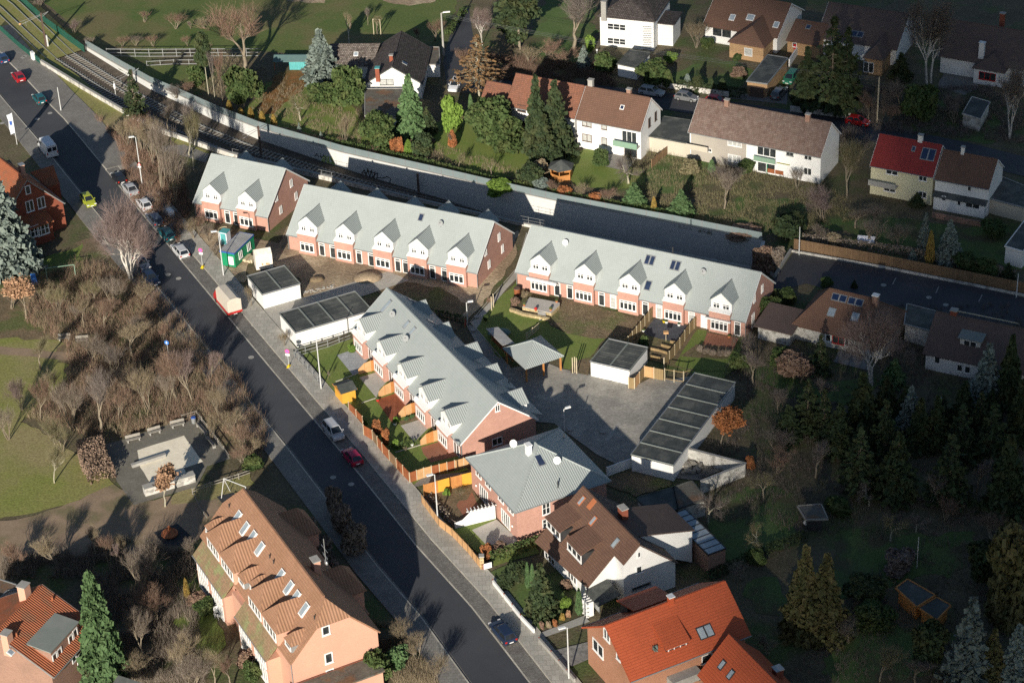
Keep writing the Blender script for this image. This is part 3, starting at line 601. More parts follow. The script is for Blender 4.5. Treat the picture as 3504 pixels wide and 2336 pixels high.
scrawl([((10,1050),(30,1110),(60,1120)), ((25,1045),(45,1105)), ((45,1050),(50,1090),(75,1095)), ((60,1052),(78,1090)), ((5,1068),(20,1120),(80,1125)), ((70,1060),(88,1115))], '2a', .16, M['gr_green'], 'yellow green graffiti letters on the retaining wall above the first row')
scrawl([((2110,1050),(2125,1030),(2140,1060)), ((2120,1045),(2160,1050)), ((2150,1030),(2155,1060),(2175,1040)), ((2170,1035),(2190,1080)), ((2190,1050),(2180,1075))], '1a', .05, M['gr_dark'], 'small dark graffiti scrawl left of the green letters')
scrawl([((270,1160),(290,1140),(300,1180),(310,1130)), ((310,1130),(325,1190),(335,1140)), ((335,1140),(345,1200),(360,1150),(352,1205)), ((360,1170),(378,1160),(370,1200)), ((370,1190),(410,1195),(440,1185),(460,1195)), ((465,1200),(455,1230),(445,1222)), ((270,1165),(320,1150),(360,1160))], '2a', .07, M['gr_dark'], 'large black graffiti scrawl on the retaining wall')
# ================= buildings =================
PROTO = {}
def win_mesh(w, h, cols, rows, fm, gm, bd=.08, transom=0, depth=.07, sill=True):
    k = (round(w,2), round(h,2), cols, rows, fm, gm, transom)
    if k in PROTO: return PROTO[k]
    b = MB(); x0, x1, z0, z1 = -w/2, w/2, -h/2, h/2
    b.box(x0, x1, -depth, 0, z1-bd, z1); b.box(x0, x1, -depth, 0, z0, z0+bd); b.box(x0, x0+bd, -depth, 0, z0+bd, z1-bd); b.box(x1-bd, x1, -depth, 0, z0+bd, z1-bd)
    for i in range(1, cols): x = x0+w*i/cols; b.box(x-bd*.55, x+bd*.55, -depth+.004, 0, z0+bd, z1-bd)
    for i in range(1, rows): z = z0+h*i/rows; b.box(x0+bd, x1-bd, -depth+.008, 0, z-bd*.35, z+bd*.35)
    if transom: z = z1-transom; b.box(x0+bd, x1-bd, -depth+.008, 0, z-bd*.5, z+bd*.5)
    if sill: b.box(x0-.06, x1+.06, -depth-.06, 0, z0-.06, z0-.002)
    f = b.mesh('window', M[fm]); g = MB().box(x0+bd*.5, x1-bd*.5, -.02, -.005, z0+bd*.5, z1-bd*.5).mesh('pane', M[gm], uv=False)
    PROTO[k] = (f, g); return PROTO[k]
class House:
    def __init__(s, name, label, cat, ox, oy, ang, group=None):
        s.o = Vector((ox, oy, 0)); s.a = R(ang); s.u = Vector((math.cos(s.a), math.sin(s.a), 0)); s.v = Vector((-s.u.y, s.u.x, 0))
        s.root = empty(name, (ox, oy, 0), s.a, label, cat, group); s.roof = s.root
    def loc(s, p): d = p-s.o; return Vector((d.dot(s.u), d.dot(s.v), d.z))
    def z(s, k, x, y, z): return s.loc(G(k, x, y, z))
    def hit(s, k, x, y, p0, n):
        d = ray(k, x, y); nn = s.u*n[0]+s.v*n[1]+Vector((0,0,n[2])); q = s.o+s.u*p0[0]+s.v*p0[1]+Vector((0,0,p0[2]))
        return s.loc(CAMP+d*((q-CAMP).dot(nn)/d.dot(nn)))
    def win(s, side, c, a, z, w, h, cols=2, rows=1, fm='white', gm='glass', parent=None, name='window', transom=0, bd=.08, sill=True):
        f, g = win_mesh(w, h, cols, rows, fm, gm, bd, transom, sill=sill); o = put(f, name, parent or s.root); p = put(g, 'pane', o)
        o.location = {'F': (a, c, z), 'B': (a, c, z), 'L': (c, a, z), 'R': (c, a, z)}[side]
        o.rotation_euler = (0, 0, {'F': 0, 'B': math.pi, 'L': -math.pi/2, 'R': math.pi/2}[side]); return o
    def winp(s, side, c, k, x, y, w, h, **kw):
        p = s.hit(k, x, y, (0, c, 0) if side in 'FB' else (c, 0, 0), (0, 1, 0) if side in 'FB' else (1, 0, 0))
        return s.win(side, c, p.x if side in 'FB' else p.y, p.z, w, h, **kw)
    def slope(s, k, x, y, p0, n, w, h, fm='zinc', gm='skyglass', name='roof_window', cols=1, prd=.1):
        n = Vector(n).normalized(); c = s.hit(k, x, y, p0, n); U = Vector((-n.y, n.x, 0)).normalized(); V = n.cross(U)
        b = MB(); b.obox(c+n*prd*.5, U, V, n, w/2, h/2, prd*.5); o = b.obj(name, M[fm], s.roof)
        b = MB()
        for i in range(cols): b.obox(c+n*(prd+.012)+U*((i+.5)/cols-.5)*w, U, V, n, w/cols/2-.1, h/2-.12, .012)
        b.obj('pane', M[gm], o, uv=False); return o
    def part(s, b, name, m, parent=None, **k): return b.obj(name, M[m], parent or s.root, **k)
    def box(s, name, m, x0, x1, y0, y1, z0, z1, parent=None): return s.part(MB().box(x0, x1, y0, y1, z0, z1), name, m, parent)
    def gable(s, L, W, he, hr, ue=.2, ve=.35, wm='brick', rm='roofgrey', th=.16, front=None, verge='white', gut=True, heb=None, ridge=None):
        "roof outline (0..L, 0..W), eaves at he, ridge at hr; walls set in by ue / ve"
        s.L, s.W, s.he, s.hr = L, W, he, hr; heb = he if heb is None else heb; rv = W/2 if ridge is None else ridge; s.rv = rv
        sf = (hr-he)/rv; sb = (hr-heb)/(W-rv); s.nf = (0, -sf, 1); s.nb = (0, sb, 1); s.pf = (0, 0, he); s.pb = (0, W, heb)
        b = MB(); zt = th+.03
        prof = [(ve, 0), (W-ve, 0), (W-ve, heb+sb*ve-zt), (rv, hr-zt-.02), (ve, he+sf*ve-zt)]
        n = 5; b.v = [(ue, y, z) for y, z in prof]+[(L-ue, y, z) for y, z in prof]
        b.f = [tuple(range(n))[::-1], tuple(range(n, 2*n))]+[(i, (i+1) % n, (i+1) % n+n, i+n) for i in range(n)]
        b.f = [tuple(reversed(f)) for f in b.f]
        s.wall = s.part(b, 'wall', wm)
        r = MB(); d1 = Vector((0, sf, -1)).normalized()*th; d2 = Vector((0, -sb, -1)).normalized()*th
        fr = front or [(0, 0, he), (L, 0, he), (L, rv, hr), (0, rv, hr)]
        r.slab(fr, d1); r.slab([(0, rv+.002, hr), (L, rv+.002, hr), (L, W, heb), (0, W, heb)], d2)
        s.roof = s.part(r, 'roof', rm)
        c = MB()
        for i in range(int(L/.4)): c.box(i*.4+.01, i*.4+.39, rv-.1, rv+.1, hr-.04, hr+.06)
        s.part(c, 'ridge_tiles', rm, s.roof)
        if verge:
            for ux, du in ((0, -.03), (L, .03)):
                v = MB(); v.slab([(ux, 0, he+.01), (ux, rv, hr+.01), (ux, rv, hr-.22), (ux, 0, he-.22)], (du, 0, 0)); v.slab([(ux, rv, hr+.01), (ux, W, heb+.01), (ux, W, heb-.22), (ux, rv, hr-.22)], (du, 0, 0))
                s.part(v, 'verge_board', verge)
        if gut:
            g = MB(); g.tube((0, -.07, he-.06), (L, -.07, he-.06), .07, n=6); s.part(g, 'gutter', 'zinc'); g = MB(); g.tube((0, W+.07, heb-.06), (L, W+.07, heb-.06), .07, n=6); s.part(g, 'gutter', 'zinc')
        return s
    def pipe(s, x, y, z0, z1): s.part(MB().tube((x, y, z0), (x, y, z1), .05, n=6), 'downpipe', 'zinc')
    def chimney(s, x, y, z0, z1, w=.6, d=.5, m='brickold', cap='concrete'):
        o = s.box('chimney', m, x-w/2, x+w/2, y-d/2, y+d/2, z0, z1, s.roof); s.box('cap', cap, x-w/2-.08, x+w/2+.08, y-d/2-.08, y+d/2+.08, z1, z1+.12, o); return o
    def dish(s, k, x, y, p0, n, r=.45, m='white', lift=.7):
        c = s.hit(k, x, y, p0, n); b = MB(); b.tube(c, c+Vector((0,0,lift)), .03); b2 = c+Vector((0,0,lift)); ax = Vector((-.35, -.75, .45)); ax = Vector((ax.x*s.u.x+ax.y*s.u.y, ax.x*s.v.x+ax.y*s.v.y, ax.z)).normalized()
        b.tube(b2, b2+ax*.06, r*.8, r, n=16); b.tube(b2, b2+ax*.5, .02, .02); b.ball(b2+ax*.5, .06, .06, .06, 6, 4)
        return s.part(b, 'satellite_dish', m)
def row(name, label, ox, oy, ang, L, W, he, hr, fpk, bpk, style, doors, rm='roofgrey', back=True, group=None, zap=6.4, zde=5.05, vd=.5, vb=-.2, zbt=3.5, hw=1.55, wz=4.15, vbk=()):
    H = House(name, label, 'row house', ox, oy, ang, group); H.gable(L, W, he, hr, rm=rm)
    sf = (hr-he)/(W/2); e = .27; sl_ = (zap-zde)/hw; yv = lambda z: (z-he)/sf
    cen = [H.hit(k, x, y, (0, 0, zap), (0, 0, 1)).x for k, x, y in fpk]; H.cen = cen
    def dormer(c, fy, sg_, z0, y0):
        d = MB(); prof = [(c-hw, z0), (c+hw, z0), (c+hw, zde), (c, zap-.1), (c-hw, zde)]; n = 5; d.v = [(x, fy(y0), z) for x, z in prof]+[(x, fy(yv(zap)+.1), z) for x, z in prof]
        d.f = [tuple(range(n)), tuple(range(2*n-1, n-1, -1))]+[(i, i+n, (i+1) % n+n, (i+1) % n) for i in range(n)]
        if sg_ < 0: d.f = [tuple(reversed(f)) for f in d.f]
        dm = H.part(d, 'dormer', 'render'); xe = hw+e; ze = zde-sl_*e+.04; za = zap+.04; r = MB()
        for sg in (-1, 1):
            r.slab([(c, fy(y0-.25), za), (c, fy(yv(za)+.05), za), (c+sg*xe, fy(yv(ze)+.05), ze), (c+sg*xe, fy(y0-.25), ze)], Vector((-sg*sl_, 0, -1)).normalized()*.09)
        H.part(r, 'dormer_roof', 'roofrib', dm); H.part(MB().box(c-.05, c+.05, fy(y0-.27), fy(yv(za)), za-.01, za+.06), 'ridge_cap', 'zinc', dm)
        return dm
    for c in cen:
        H.part(MB().box(c-hw-.03, c+hw+.03, vb, .6, 0, zbt), 'bay', 'brick')
        dm = dormer(c, lambda y: y, 1, zbt-.3, vd)
        H.part(MB().slab([(c-hw-.12, vb-.12, zbt-.02), (c+hw+.12, vb-.12, zbt-.02), (c+hw+.12, vd, zbt+.22), (c-hw-.12, vd, zbt+.22)], (0, 0, .06)), 'dormer_sill', 'white', dm)
        for sg in (-1, 1): H.win('F', vd, c+sg*.72, wz, .82 if style == 'a' else 1.0, .85, cols=2, transom=.26, parent=dm)
        H.win('F', vb, c, 1.38, 2.35 if style == 'a' else 2.6, 1.5, cols=3 if style == 'a' else 4, transom=.34, bd=.12)
    for s_, kind in doors:
        H.win('F', .35, s_, 1.15, 1.0, 2.25, cols=1, gm='curtain' if kind == 'c' else 'glass', name='door' if kind == 'w' else 'terrace_door', transom=.4 if kind != 'c' else 0, sill=False, bd=.11)
    if back:
        for i, (k, x, y) in enumerate(bpk):
            q = H.hit(k, x, y, (0, 0, zap), (0, 0, 1)); c = q.x; y0 = W-q.y+.25
            dm = dormer(c, lambda y: W-y, -1, he-.4, y0)
            for sg in (-1, 1): H.win('B', W-y0, c+sg*.72, wz, .82, .8, parent=dm)
            if style == 'c' and i > 1: H.part(MB().slab([(c-1.9, W-.5, 3.1), (c+2.1, W-.5, 3.1), (c+2.1, W+1.5, 2.0), (c-1.9, W+1.5, 2.0)], (0, .05, -.12)), 'porch_roof', 'roofgrey')
    H.pipe(.12, .25, 0, he); H.pipe(L-.12, .25, 0, he)
    return H
RG = 'new red brick rows with grey roofs'
# row 1
h1 = row('row_house', 'short red brick row house with two white front gables, nearest the tram tracks', -48.6, 312.9, -27.2, 13.5, 13.0, 2.7, 8.06,
    [('b1',290,520),('b1',772,610)], [('b1',795,62),('b1',1283,160)], 'a', [(6.0,'g'),(7.6,'g')], group=RG)
for x, y in ((1395,495),(1195,685),(1460,665),(1255,850)): h1.winp('R', 13.3, 'b1', x, y, .75, 1.25)
# row 2
h2 = row('row_house', 'middle red brick row house with five white front gables above bare soil', -33.37, 301.2, -26.6, 32.1, 12.95, 2.7, 8.06,
    [('g1',1545,90),('g1',2040,195),('2b',400,90),('2b',640,130),('2b',905,182)], [('2a',130,1212),('2a',375,1262),('2a',628,1318),('2a',855,1345),('2a',1120,1402)], 'a', [], group=RG)
for i, c in enumerate(h2.cen[:-1]):
    for s_ in (c+2.25, h2.cen[i+1]-2.25): h2.win('F', .35, s_, 1.15, 1.0, 2.25, cols=1, name='terrace_door', transom=.4, sill=False, bd=.11)
for x, y in ((1190,118),(1100,215),(1213,195),(1123,300)): h2.winp('R', 31.9, '2b', x, y, .75, 1.25)
h2.slope('2a', 668, 1460, h2.pf, h2.nf, .8, 1.2, gm='darkglass'); h2.dish('2b', 800, 55, h2.pf, h2.nf, .42, 'zinc')
# row 3
h3 = row('row_house', 'long red brick row house with five white gables and a stone terrace', .88, 286.73, -27.9, 36.0, 11.7, 2.7, 7.6,
    [('2b',1465,232),('2b',1765,298),('2b',2062,365),('3b',12,432),('3b',325,498)], [], 'b', [], back=False, group=RG)
for k, x, y, kind in (('c3',1205,350,'g'),('c3',1375,390,'g'),('c3',1800,480,'g'),('c3',1955,520,'c'),('c4',230,215,'g'),('c4',415,265,'c'),('c4',850,350,'c'),('c4',1018,400,'w'),('c4',1465,495,'g')):
    p = h3.hit(k, x, y, (0, .35, 0), (0, 1, 0))
    if kind == 'w': h3.box('door', 'white', p.x-.5, p.x+.5, .27, .36, .05, 2.2)
    else: h3.win('F', .35, p.x, 1.15, 1.0, 2.25, cols=1, gm='curtain' if kind == 'c' else 'glass', name='terrace_door', transom=.4, sill=False, bd=.11)
for x, y in ((603,463),(551,530),(610,558)): h3.winp('R', 35.8, '3b', x, y, .75, 1.25)
h3.winp('R', 35.8, '3b', 541, 675, 1.0, 2.2, gm='curtain', name='door')
for k, x, y, w_, c in (('2b',2203,276,1.5,2),('3b',22,312,1.5,2),('2b',2190,446,.95,1)): h3.slope(k, x, y, h3.pf, h3.nf, w_, 1.5, gm='darkglass', cols=c)
h3.dish('2b', 1637, 185, h3.pf, h3.nf, .45); h3.dish('3b', 208, 380, h3.pf, h3.nf, .42, 'zinc')
p = h3.hit('2b', 2285, 190, h3.pb, h3.nb); h3.part(MB().tube((p.x, 6.4, 7.2), (p.x, 6.4, 8.4), .1), 'flue_pipe', 'darkmetal')
h3.part(MB().box(h3.cen[0]-1.7, h3.cen[0]+3.0, -.8, -.42, 2.35, 2.75), 'awning', 'white')
h3.part(MB().box(h3.cen[4]-2.0, h3.cen[4]+1.8, -.7, -.42, 2.35, 2.55), 'awning', 'white')
# row 4, the diagonal one
h4 = row('row_house', 'diagonal red brick row house along the street with five fenced front gardens', -22.41, 273.25, -63.6, 33.8, 11.6, 2.7, 7.5,
    [('g4',340,548),('g4',605,845),('g4',880,1148),('f4',955,285),('f4',1255,605)], [('2b',700,540),('2b',855,688),('2b',1045,822),('2b',1180,965),('2b',1345,1130)], 'c', [], group=RG, zap=5.65, zde=4.5, vd=.3, vb=-.45, zbt=2.95, hw=1.7, wz=3.75)
for i, c in enumerate(h4.cen):
    h4.win('F', .35, c+2.5, 1.15, 1.7, 2.25, cols=2, name='terrace_door', transom=.4, sill=False, bd=.11)
    h4.box('bay_coping', 'white', c-1.75, c+1.75, -.6, -.46, 2.75, 2.95)
    for sg in (-1, 1):
        h4.part(MB().ball((c+sg*1.4, -.3, 3.2), .35, .25, .3), 'bay_cowl', 'white') if sg < 0 else None
for x, y in ((1180,1265),): h4.winp('R', 33.6, '2b', x, y, .7, 1.0)
h4.winp('R', 33.6, '2b', 1178, 1487, 1.5, 1.1)
h4.slope('g4', 675, 385, h4.pf, h4.nf, .75, 2.2, name='roof_window'); h4.slope('g4', 945, 632, h4.pf, h4.nf, .7, 1.3); h4.slope('g4', 1030, 715, h4.pf, h4.nf, .7, 1.3)
h4.dish('g4', 760, 545, h4.pf, h4.nf, .45, 'zinc'); h4.dish('g4', 940, 880, h4.pf, h4.nf, .45, 'zinc', .8)
for k, x, y in (('g4',1380,500),('g4',1418,545),('f4',2125,270)): 
    q = h4.hit(k, x, y, h4.pb, h4.nb); h4.part(MB().tube(q, q+Vector((0,0,.8)), .07), 'vent_pipe', 'darkmetal')
for k, x, y in (('g4',1010,310),('g4',1265,590)): h4.slope(k, x, y, h4.pb, h4.nb, .8, 1.3, gm='skyglass')
# hip roofed house
def hiproof(H, L, W, he, pts, rm, rms=None, th=.15):
    "pts: ridge ends a,b (x,y,z) along x; four slopes"
    a, b = pts; c = [(0,0,he),(L,0,he),(L,W,he),(0,W,he)]
    H.roof = None
    for i, (q, m) in enumerate((([c[0],c[1],b,a], rm), ([c[2],c[3],a,b], rm), ([c[1],c[2],b], rms or rm), ([c[3],c[0],a], rms or rm))):
        o = H.part(MB().slab(q, (0,0,-th)), 'roof_slope', m)
        if i == 0: H.roof = o
    e = MB()
    for p, q in ((c[0],a),(c[1],b),(c[2],b),(c[3],a),(a,b)):
        if (Vector(p)-Vector(q)).length > .3: e.tube(Vector(p)+Vector((0,0,.02)), Vector(q)+Vector((0,0,.02)), .09, n=6)
    H.part(e, 'hip_tiles', rm, H.roof)
h5 = House('brick_house', 'two storey red brick house with grey hipped roof beside the white pergola', 'house', -6.55, 237.2, -64.3)
ap = h5.loc(Vector((2.5,234.2,0))); 
d_ = ray('h5', 1110, 468); zap = CH+math.hypot(2.5,234.2)/math.hypot(d_.x,d_.y)*d_.z
hiproof(h5, 13.65, 13.5, 4.75, ((ap.x-.5, ap.y, zap), (ap.x+.3, ap.y, zap)), 'roofgrey', 'roofrib')
h5.box('wall', 'brick', .45, 13.2, .45, 13.05, 0, 4.7); h5.part(MB().tube((0,-.05,4.7),(13.65,-.05,4.7),.07), 'gutter', 'zinc'); h5.part(MB().tube((13.7,0,4.7),(13.7,13.5,4.7),.07), 'gutter', 'zinc')
for k, x, y, w_, h_, c in (('h5',415,1140,2.3,2.2,4),('h5',710,1470,2.3,2.2,4)): h5.winp('F', .45, k, x, y, w_, h_, cols=c, name='terrace_door', sill=False, bd=.13)
for x, y in ((345,860),(472,998),(645,1190),(775,1335)): h5.winp('F', .45, 'h5', x, y, 1.5, 1.0)
for x, y, hh in ((1248,1320,1.9),(1252,1515,1.2)): h5.winp('R', 13.2, 'h5', x, y, 1.1, hh, rows=2)
for x, y in ((325,1018),(810,1560)): 
    p = h5.hit('h5', x, y, (0,.45,0), (0,1,0)); h5.part(MB().ball((p.x, .3, max(p.z, 1)), .18, .12, .16), 'wall_lamp', 'white')
sp = (0,0,4.75); nfr = (0, -(zap-4.75)/ap.y, 1); nr_ = ((zap-4.75)/(13.65-ap.x), 0, 1)
h5.dish('h5', 815, 520, sp, nfr, .5); h5.dish('h5', 1400, 745, (13.65,0,4.75), nr_, .5)
h5.slope('h5', 1165, 685, (13.65,0,4.75), nr_, 1.0, 1.7, gm='darkglass')
q = h5.hit('h5', 1015, 590, sp, nfr); h5.chimney(q.x, q.y, q.z-.5, q.z+1.3, .75, .6, 'white', 'white')
q = h5.hit('h5', 1408, 1050, (13.65,0,4.75), nr_); h5.part(MB().tube(q, q+Vector((0,0,1.0)), .08), 'vent_pipe', 'darkmetal')
q = h5.hit('h5', 1490, 385, (13.65,13.5,4.75), (0, (zap-4.75)/(13.5-ap.y), 1)); h5.part(MB().tube(q, q+Vector((0,0,.7)), .07), 'vent_pipe', 'darkmetal')
# salmon apartment house
h6 = House('apartment_house', 'salmon brick apartment house with clay tiled roof, stepped dormers and slanted roof windows', 'apartment house', -26.41, 196.73, -63.5)
HE, HR, W6 = 6.0, 12.05, 11.2; sf = (HR-HE)/(W6/2); U0, U1 = -27.7, 0.0; hd, vd = 1.7, 3.4; zd = HE+sf*vd
h6.nf = (0,-sf,1); h6.pf = (0,0,HE); h6.nb = (0,sf,1); h6.pb = (0,W6,HE); Z = lambda v: HE+sf*v
pr = [(.3,0),(W6-.3,0),(W6-.3,Z(.3)-.2),(W6-vd,zd-.25),(vd,zd-.25),(.3,Z(.3)-.2)]; n = 6; b = MB()
b.v = [(U0+.25,y,z) for y,z in pr]+[(U1-.25,y,z) for y,z in pr]; b.f = [tuple(range(n)), tuple(reversed(range(n,2*n)))]+[(i,i+n,(i+1)%n+n,(i+1)%n) for i in range(n)]; b.f = [tuple(reversed(f)) if i > 1 else f for i, f in enumerate(b.f)]
b.f = [tuple(reversed(range(n))), tuple(range(n,2*n))]+[(i,(i+1)%n,(i+1)%n+n,i+n) for i in range(n)]
h6.part(b, 'wall', 'salmon')
fr = [(U0,0,HE),(U1,0,HE),(U1,vd,zd),(U1-hd,W6/2,HR),(U0+hd,W6/2,HR),(U0,vd,zd)]; bk = [(U0,W6,HE),(U0,W6-vd,zd),(U0+hd,W6/2,HR),(U1-hd,W6/2,HR),(U1,W6-vd,zd),(U1,W6,HE)]
h6.roof = h6.part(MB().slab(fr, Vector((0,sf,-1)).normalized()*.18), 'roof', 'roofsalmon'); h6.part(MB().slab(bk, Vector((0,-sf,-1)).normalized()*.18), 'roof', 'roofsalmon')
for ue, sg in ((U1,-1),(U0,1)): h6.part(MB().slab([(ue,vd,zd),(ue,W6-vd,zd),(ue+sg*hd,W6/2,HR)], (sg*.1,0,-.12)), 'half_hip', 'roofsalmonrib')
r_ = MB(); [r_.box(U0+hd+i*.4, U0+hd+i*.4+.38, W6/2-.1, W6/2+.1, HR-.04, HR+.07) for i in range(int((U1-U0-2*hd)/.4))]; h6.part(r_, 'ridge_tiles', 'roofsalmon', h6.roof)
for a, c in ((-26.7,-17.0),(-13.2,-3.8)):       # projecting wings with low roofs
    q = h6.box('wing', 'salmon', a+.2, c-.2, -1.25, .4, 0, 4.2); zo = HE-sf*1.5
    h6.part(MB().slab([(a,-1.5,zo),(c,-1.5,zo),(c,.02,HE+.03),(a,.02,HE+.03)], Vector((0,sf,-1)).normalized()*.16), 'wing_roof', 'roofmoss', q)
    h6.part(MB().tube((a,-1.56,zo-.05),(c,-1.56,zo-.05),.07), 'gutter', 'zinc', q)
    for s_ in (a+2.3, a+6.9):
        for zz, hh in ((1.2,2.1),(3.1,1.0)): h6.win('F', -1.25, s_, zz, 3.4, hh, cols=5, parent=q, gm='curtain', bd=.13)
def hipdormer(H, c, w, z0, ze, zr, v0, v1, hipd, rm1, rm2, wm='render', win=None, slope=sf, he=HE):
    "dormer with a hipped front; z0 foot, ze eaves, zr ridge"
    y = lambda z: (z-he)/slope
    b = MB(); b.box(c-w/2+.15, c+w/2-.15, v0+.1, y(ze)+.3, z0, ze-.05); d = H.part(b, 'dormer', wm)
    e = .0; A = (c-w/2, v0, ze); B = (c+w/2, v0, ze); P = (c, v0+hipd, zr)
    H.part(MB().slab([A, B, P], (0,.03,-.1)), 'dormer_roof', rm1, d)
    for sg, q in ((1, B), (-1, A)):
        pts = [q, (c+sg*w/2, y(ze), ze), (c, y(zr), zr), P]; H.part(MB().slab(pts, (-sg*.03,0,-.1)), 'dormer_roof', rm2, d)
    if win: H.win('F', v0+.1, c, (z0+ze)/2+.1, w*.8, (ze-z0)*.72, cols=win, parent=d, bd=.14)
for c in (-22.9,-18.4,-9.9,-5.5): hipdormer(h6, c, 4.5, 6.25, 8.05, 10.35, -.1, 3.6, 1.5, 'roofsalmon', 'roofsalmonrib', 'salmon', 4)
for c, vv in ((-25.9,.5),(-14.9,.3),(-12.9,.9),(-1.6,.5)): hipdormer(h6, c, 2.0, 6.9, 7.9, 9.05, vv, 2.5, .9, 'roofsalmon', 'roofsalmonrib', 'zinc', 1)
for x, y in ((395,275),(455,362),(512,430),(573,520),(730,733),(800,825),(852,900),(920,995)): h6.slope('s6', x, y, h6.pf, h6.nf, .95, 1.7, fm='white', prd=.18)
for x, y in ((330,195),(648,590),(678,632),(997,1068)):
    q = h6.hit('s6', x, y, h6.pf, h6.nf); h6.part(MB().tube(q, q+Vector((0,0,.5)), .08), 'vent_pipe', 'darkmetal', h6.roof)
for x, y, hh in ((1085,1155,1.3),(1108,1370,1.5),(1118,1490,1.2)): h6.winp('R', -.25, 's6', x, y, 1.0, hh, cols=1, bd=.14)
for x, y in ((85,680),(500,1400)): pass
h6.pipe(-.3, .22, 0, HE); h6.box('lower_wall', 'salmon', -16.6, -13.6, -.4, .35, 0, 5.2)
h6.part(MB().slab([(.3,-1,3.2),(3.2,-1,3.2),(3.2,10,3.2),(.3,10,3.2)], (0,0,-.2)), 'lean_to_roof', 'feltbrown'); h6.box('lean_to_wall', 'salmon', -.2, 3.0, -.8, 9.8, 0, 2.95)
# street side wings of the same house: two cross gables with hipped ends
for (ua, ub, tip, zr, ze) in ((-26.2,-21.0,13.1,8.6,5.9),(-13.1,-7.9,13.1,8.6,5.9)):
    m_ = (ua+ub)/2; b = MB(); b.box(ua+.3, ub-.3, 8, tip-.3, 0, ze-.05); q = h6.part(b, 'street_wing', 'salmon')
    yb = W6-(zr-HE)/sf
    h6.part(MB().slab([(ua,W6-.3,ze),(m_,yb,zr),(m_,tip-1.9,zr),(ua,tip,ze)], (0,0,-.15)), 'wing_roof', 'roofsalmonrib', q)
    h6.part(MB().slab([(ub,W6-.2,ze),(m_,yb,zr),(m_,tip-1.9,zr),(ub,tip,ze)], (0,0,-.15)), 'wing_roof', 'roofsalmonrib', q)
    h6.part(MB().slab([(ua,tip,ze),(ub,tip,ze),(m_,tip-1.9,zr)], (0,0,-.15)), 'wing_roof', 'roofsalmonrib', q)
q = h6.z('s6', 1012, 700, 9.6); h6.chimney(q.x, q.y, 6, 11.4, 1.1, .8, 'salmon', 'concrete')
q = h6.z('s6', 1093, 690, 9.4); b = MB(); b.tube(q, q+Vector((0,0,4.6)), .05); [b.tube(q+Vector((-w2,.0,h_)), q+Vector((w2,0,h_)), .03) for w2, h_ in ((.9,3.2),(.7,2.2),(.6,2.0),(.5,1.3))]; b.ball(q+Vector((.1,0,1.2)), .35, .2, .3); h6.part(b, 'antenna_mast', 'metal')
h6.box('porch', 'salmon', -9.2, -7.6, 10.8, 12.4, 0, 2.8); h6.part(MB().slab([(-9.6,10.7,3.5),(-7.2,10.7,3.5),(-7.2,12.9,2.95),(-9.6,12.9,2.95)], (0,0,-.12)), 'porch_roof', 'roofsalmonrib')
# white house with brown roof
h7 = House('white_house', 'white house with brown roof, two wide front dormers and a green canopy', 'house', 18.3, 214.8, -63.5)
HRw, RV = 8.4, -4.98; sl = (HRw-3.9)/4.98; zf = lambda v: HRw-sl*(RV-v); h7.nf = (0,-sl,1); h7.pf = (0,RV,HRw); h7.nb = (0,sl,1); UL = -13.6
fr = [(-.05,RV,HRw),(-.05,-7.3,zf(-7.3)),(-2.2,-7.3,zf(-7.3)),(-2.2,-11.0,zf(-11.0)),(-14.0,-11.7,zf(-11.7)),(UL-.1,RV,HRw)][::-1]
h7.roof = h7.part(MB().slab(fr, Vector((0,sl,-1)).normalized()*.18), 'roof', 'roofbrown')
h7.part(MB().slab([(UL-.1,RV,HRw),(-.05,RV,HRw),(-.05,.3,HRw-sl*5.28),(UL-.1,.3,HRw-sl*5.28)], Vector((0,-sl,-1)).normalized()*.18), 'roof', 'roofpurple')
b = MB(); n = 5
def prism(b, u0, u1, pr):
    n = len(pr); k = len(b.v); b.v += [(u0,y,z) for y,z in pr]+[(u1,y,z) for y,z in pr]; b.f += [tuple(k+i for i in reversed(range(n))), tuple(k+i for i in range(n,2*n))]+[(k+i,k+(i+1)%n,k+(i+1)%n+n,k+i+n) for i in range(n)]; return b
prism(b, UL+.3, -.3, [(-7.1,0),(0,0),(0,HRw-sl*4.98-.2),(RV,HRw-.25),(-7.1,zf(-7.1)-.25)]); h7.part(b, 'wall', 'render')
b = MB(); prism(b, UL+.6, -2.45, [(-10.6,0),(-7.0,0),(-7.0,zf(-7.0)-.22),(-10.6,zf(-10.6)-.22)]); h7.part(b, 'front_wing', 'render')
c = MB(); [c.box(UL+i*.42, UL+i*.42+.38, RV-.1, RV+.1, HRw-.04, HRw+.09) for i in range(32)]; h7.part(c, 'ridge_tiles', 'roofbrown', h7.roof)
for c_ in (-12.1, -6.9):
    w_ = 3.7; ye = -10.0; zt = zf(-9.6)+1.35; b = MB(); b.box(c_-w_/2+.1, c_+w_/2-.1, ye, -7.0, zf(ye), zt-.08); d = h7.part(b, 'dormer', 'darkmetal')
    yk = RV-(HRw-(zt+.95))/sl
    h7.part(MB().slab([(c_-w_/2,ye-.2,zt),(c_+w_/2,ye-.2,zt),(c_+w_/2,yk,zt+.98),(c_-w_/2,yk,zt+.98)], (0,0,-.12)), 'dormer_roof', 'roofbrown', d)
    h7.win('F', ye, c_, (zf(ye)+zt)/2+.05, w_-.3, 1.15, cols=3, parent=d, bd=.16)
for x, y, m_ in ((745,245,'skyglass'),(900,515,'skyglass'),(1200,810,'skyglass')): h7.slope('w5', x, y, h7.pf, h7.nf, .6, 1.3, fm='terra' if x < 1000 else 'zinc', gm=m_)
h7.slope('w5', 885, 285, h7.pf, h7.nf, .8, 1.5, fm='terra', gm='terra', name='bare_roof_patch', prd=.06)
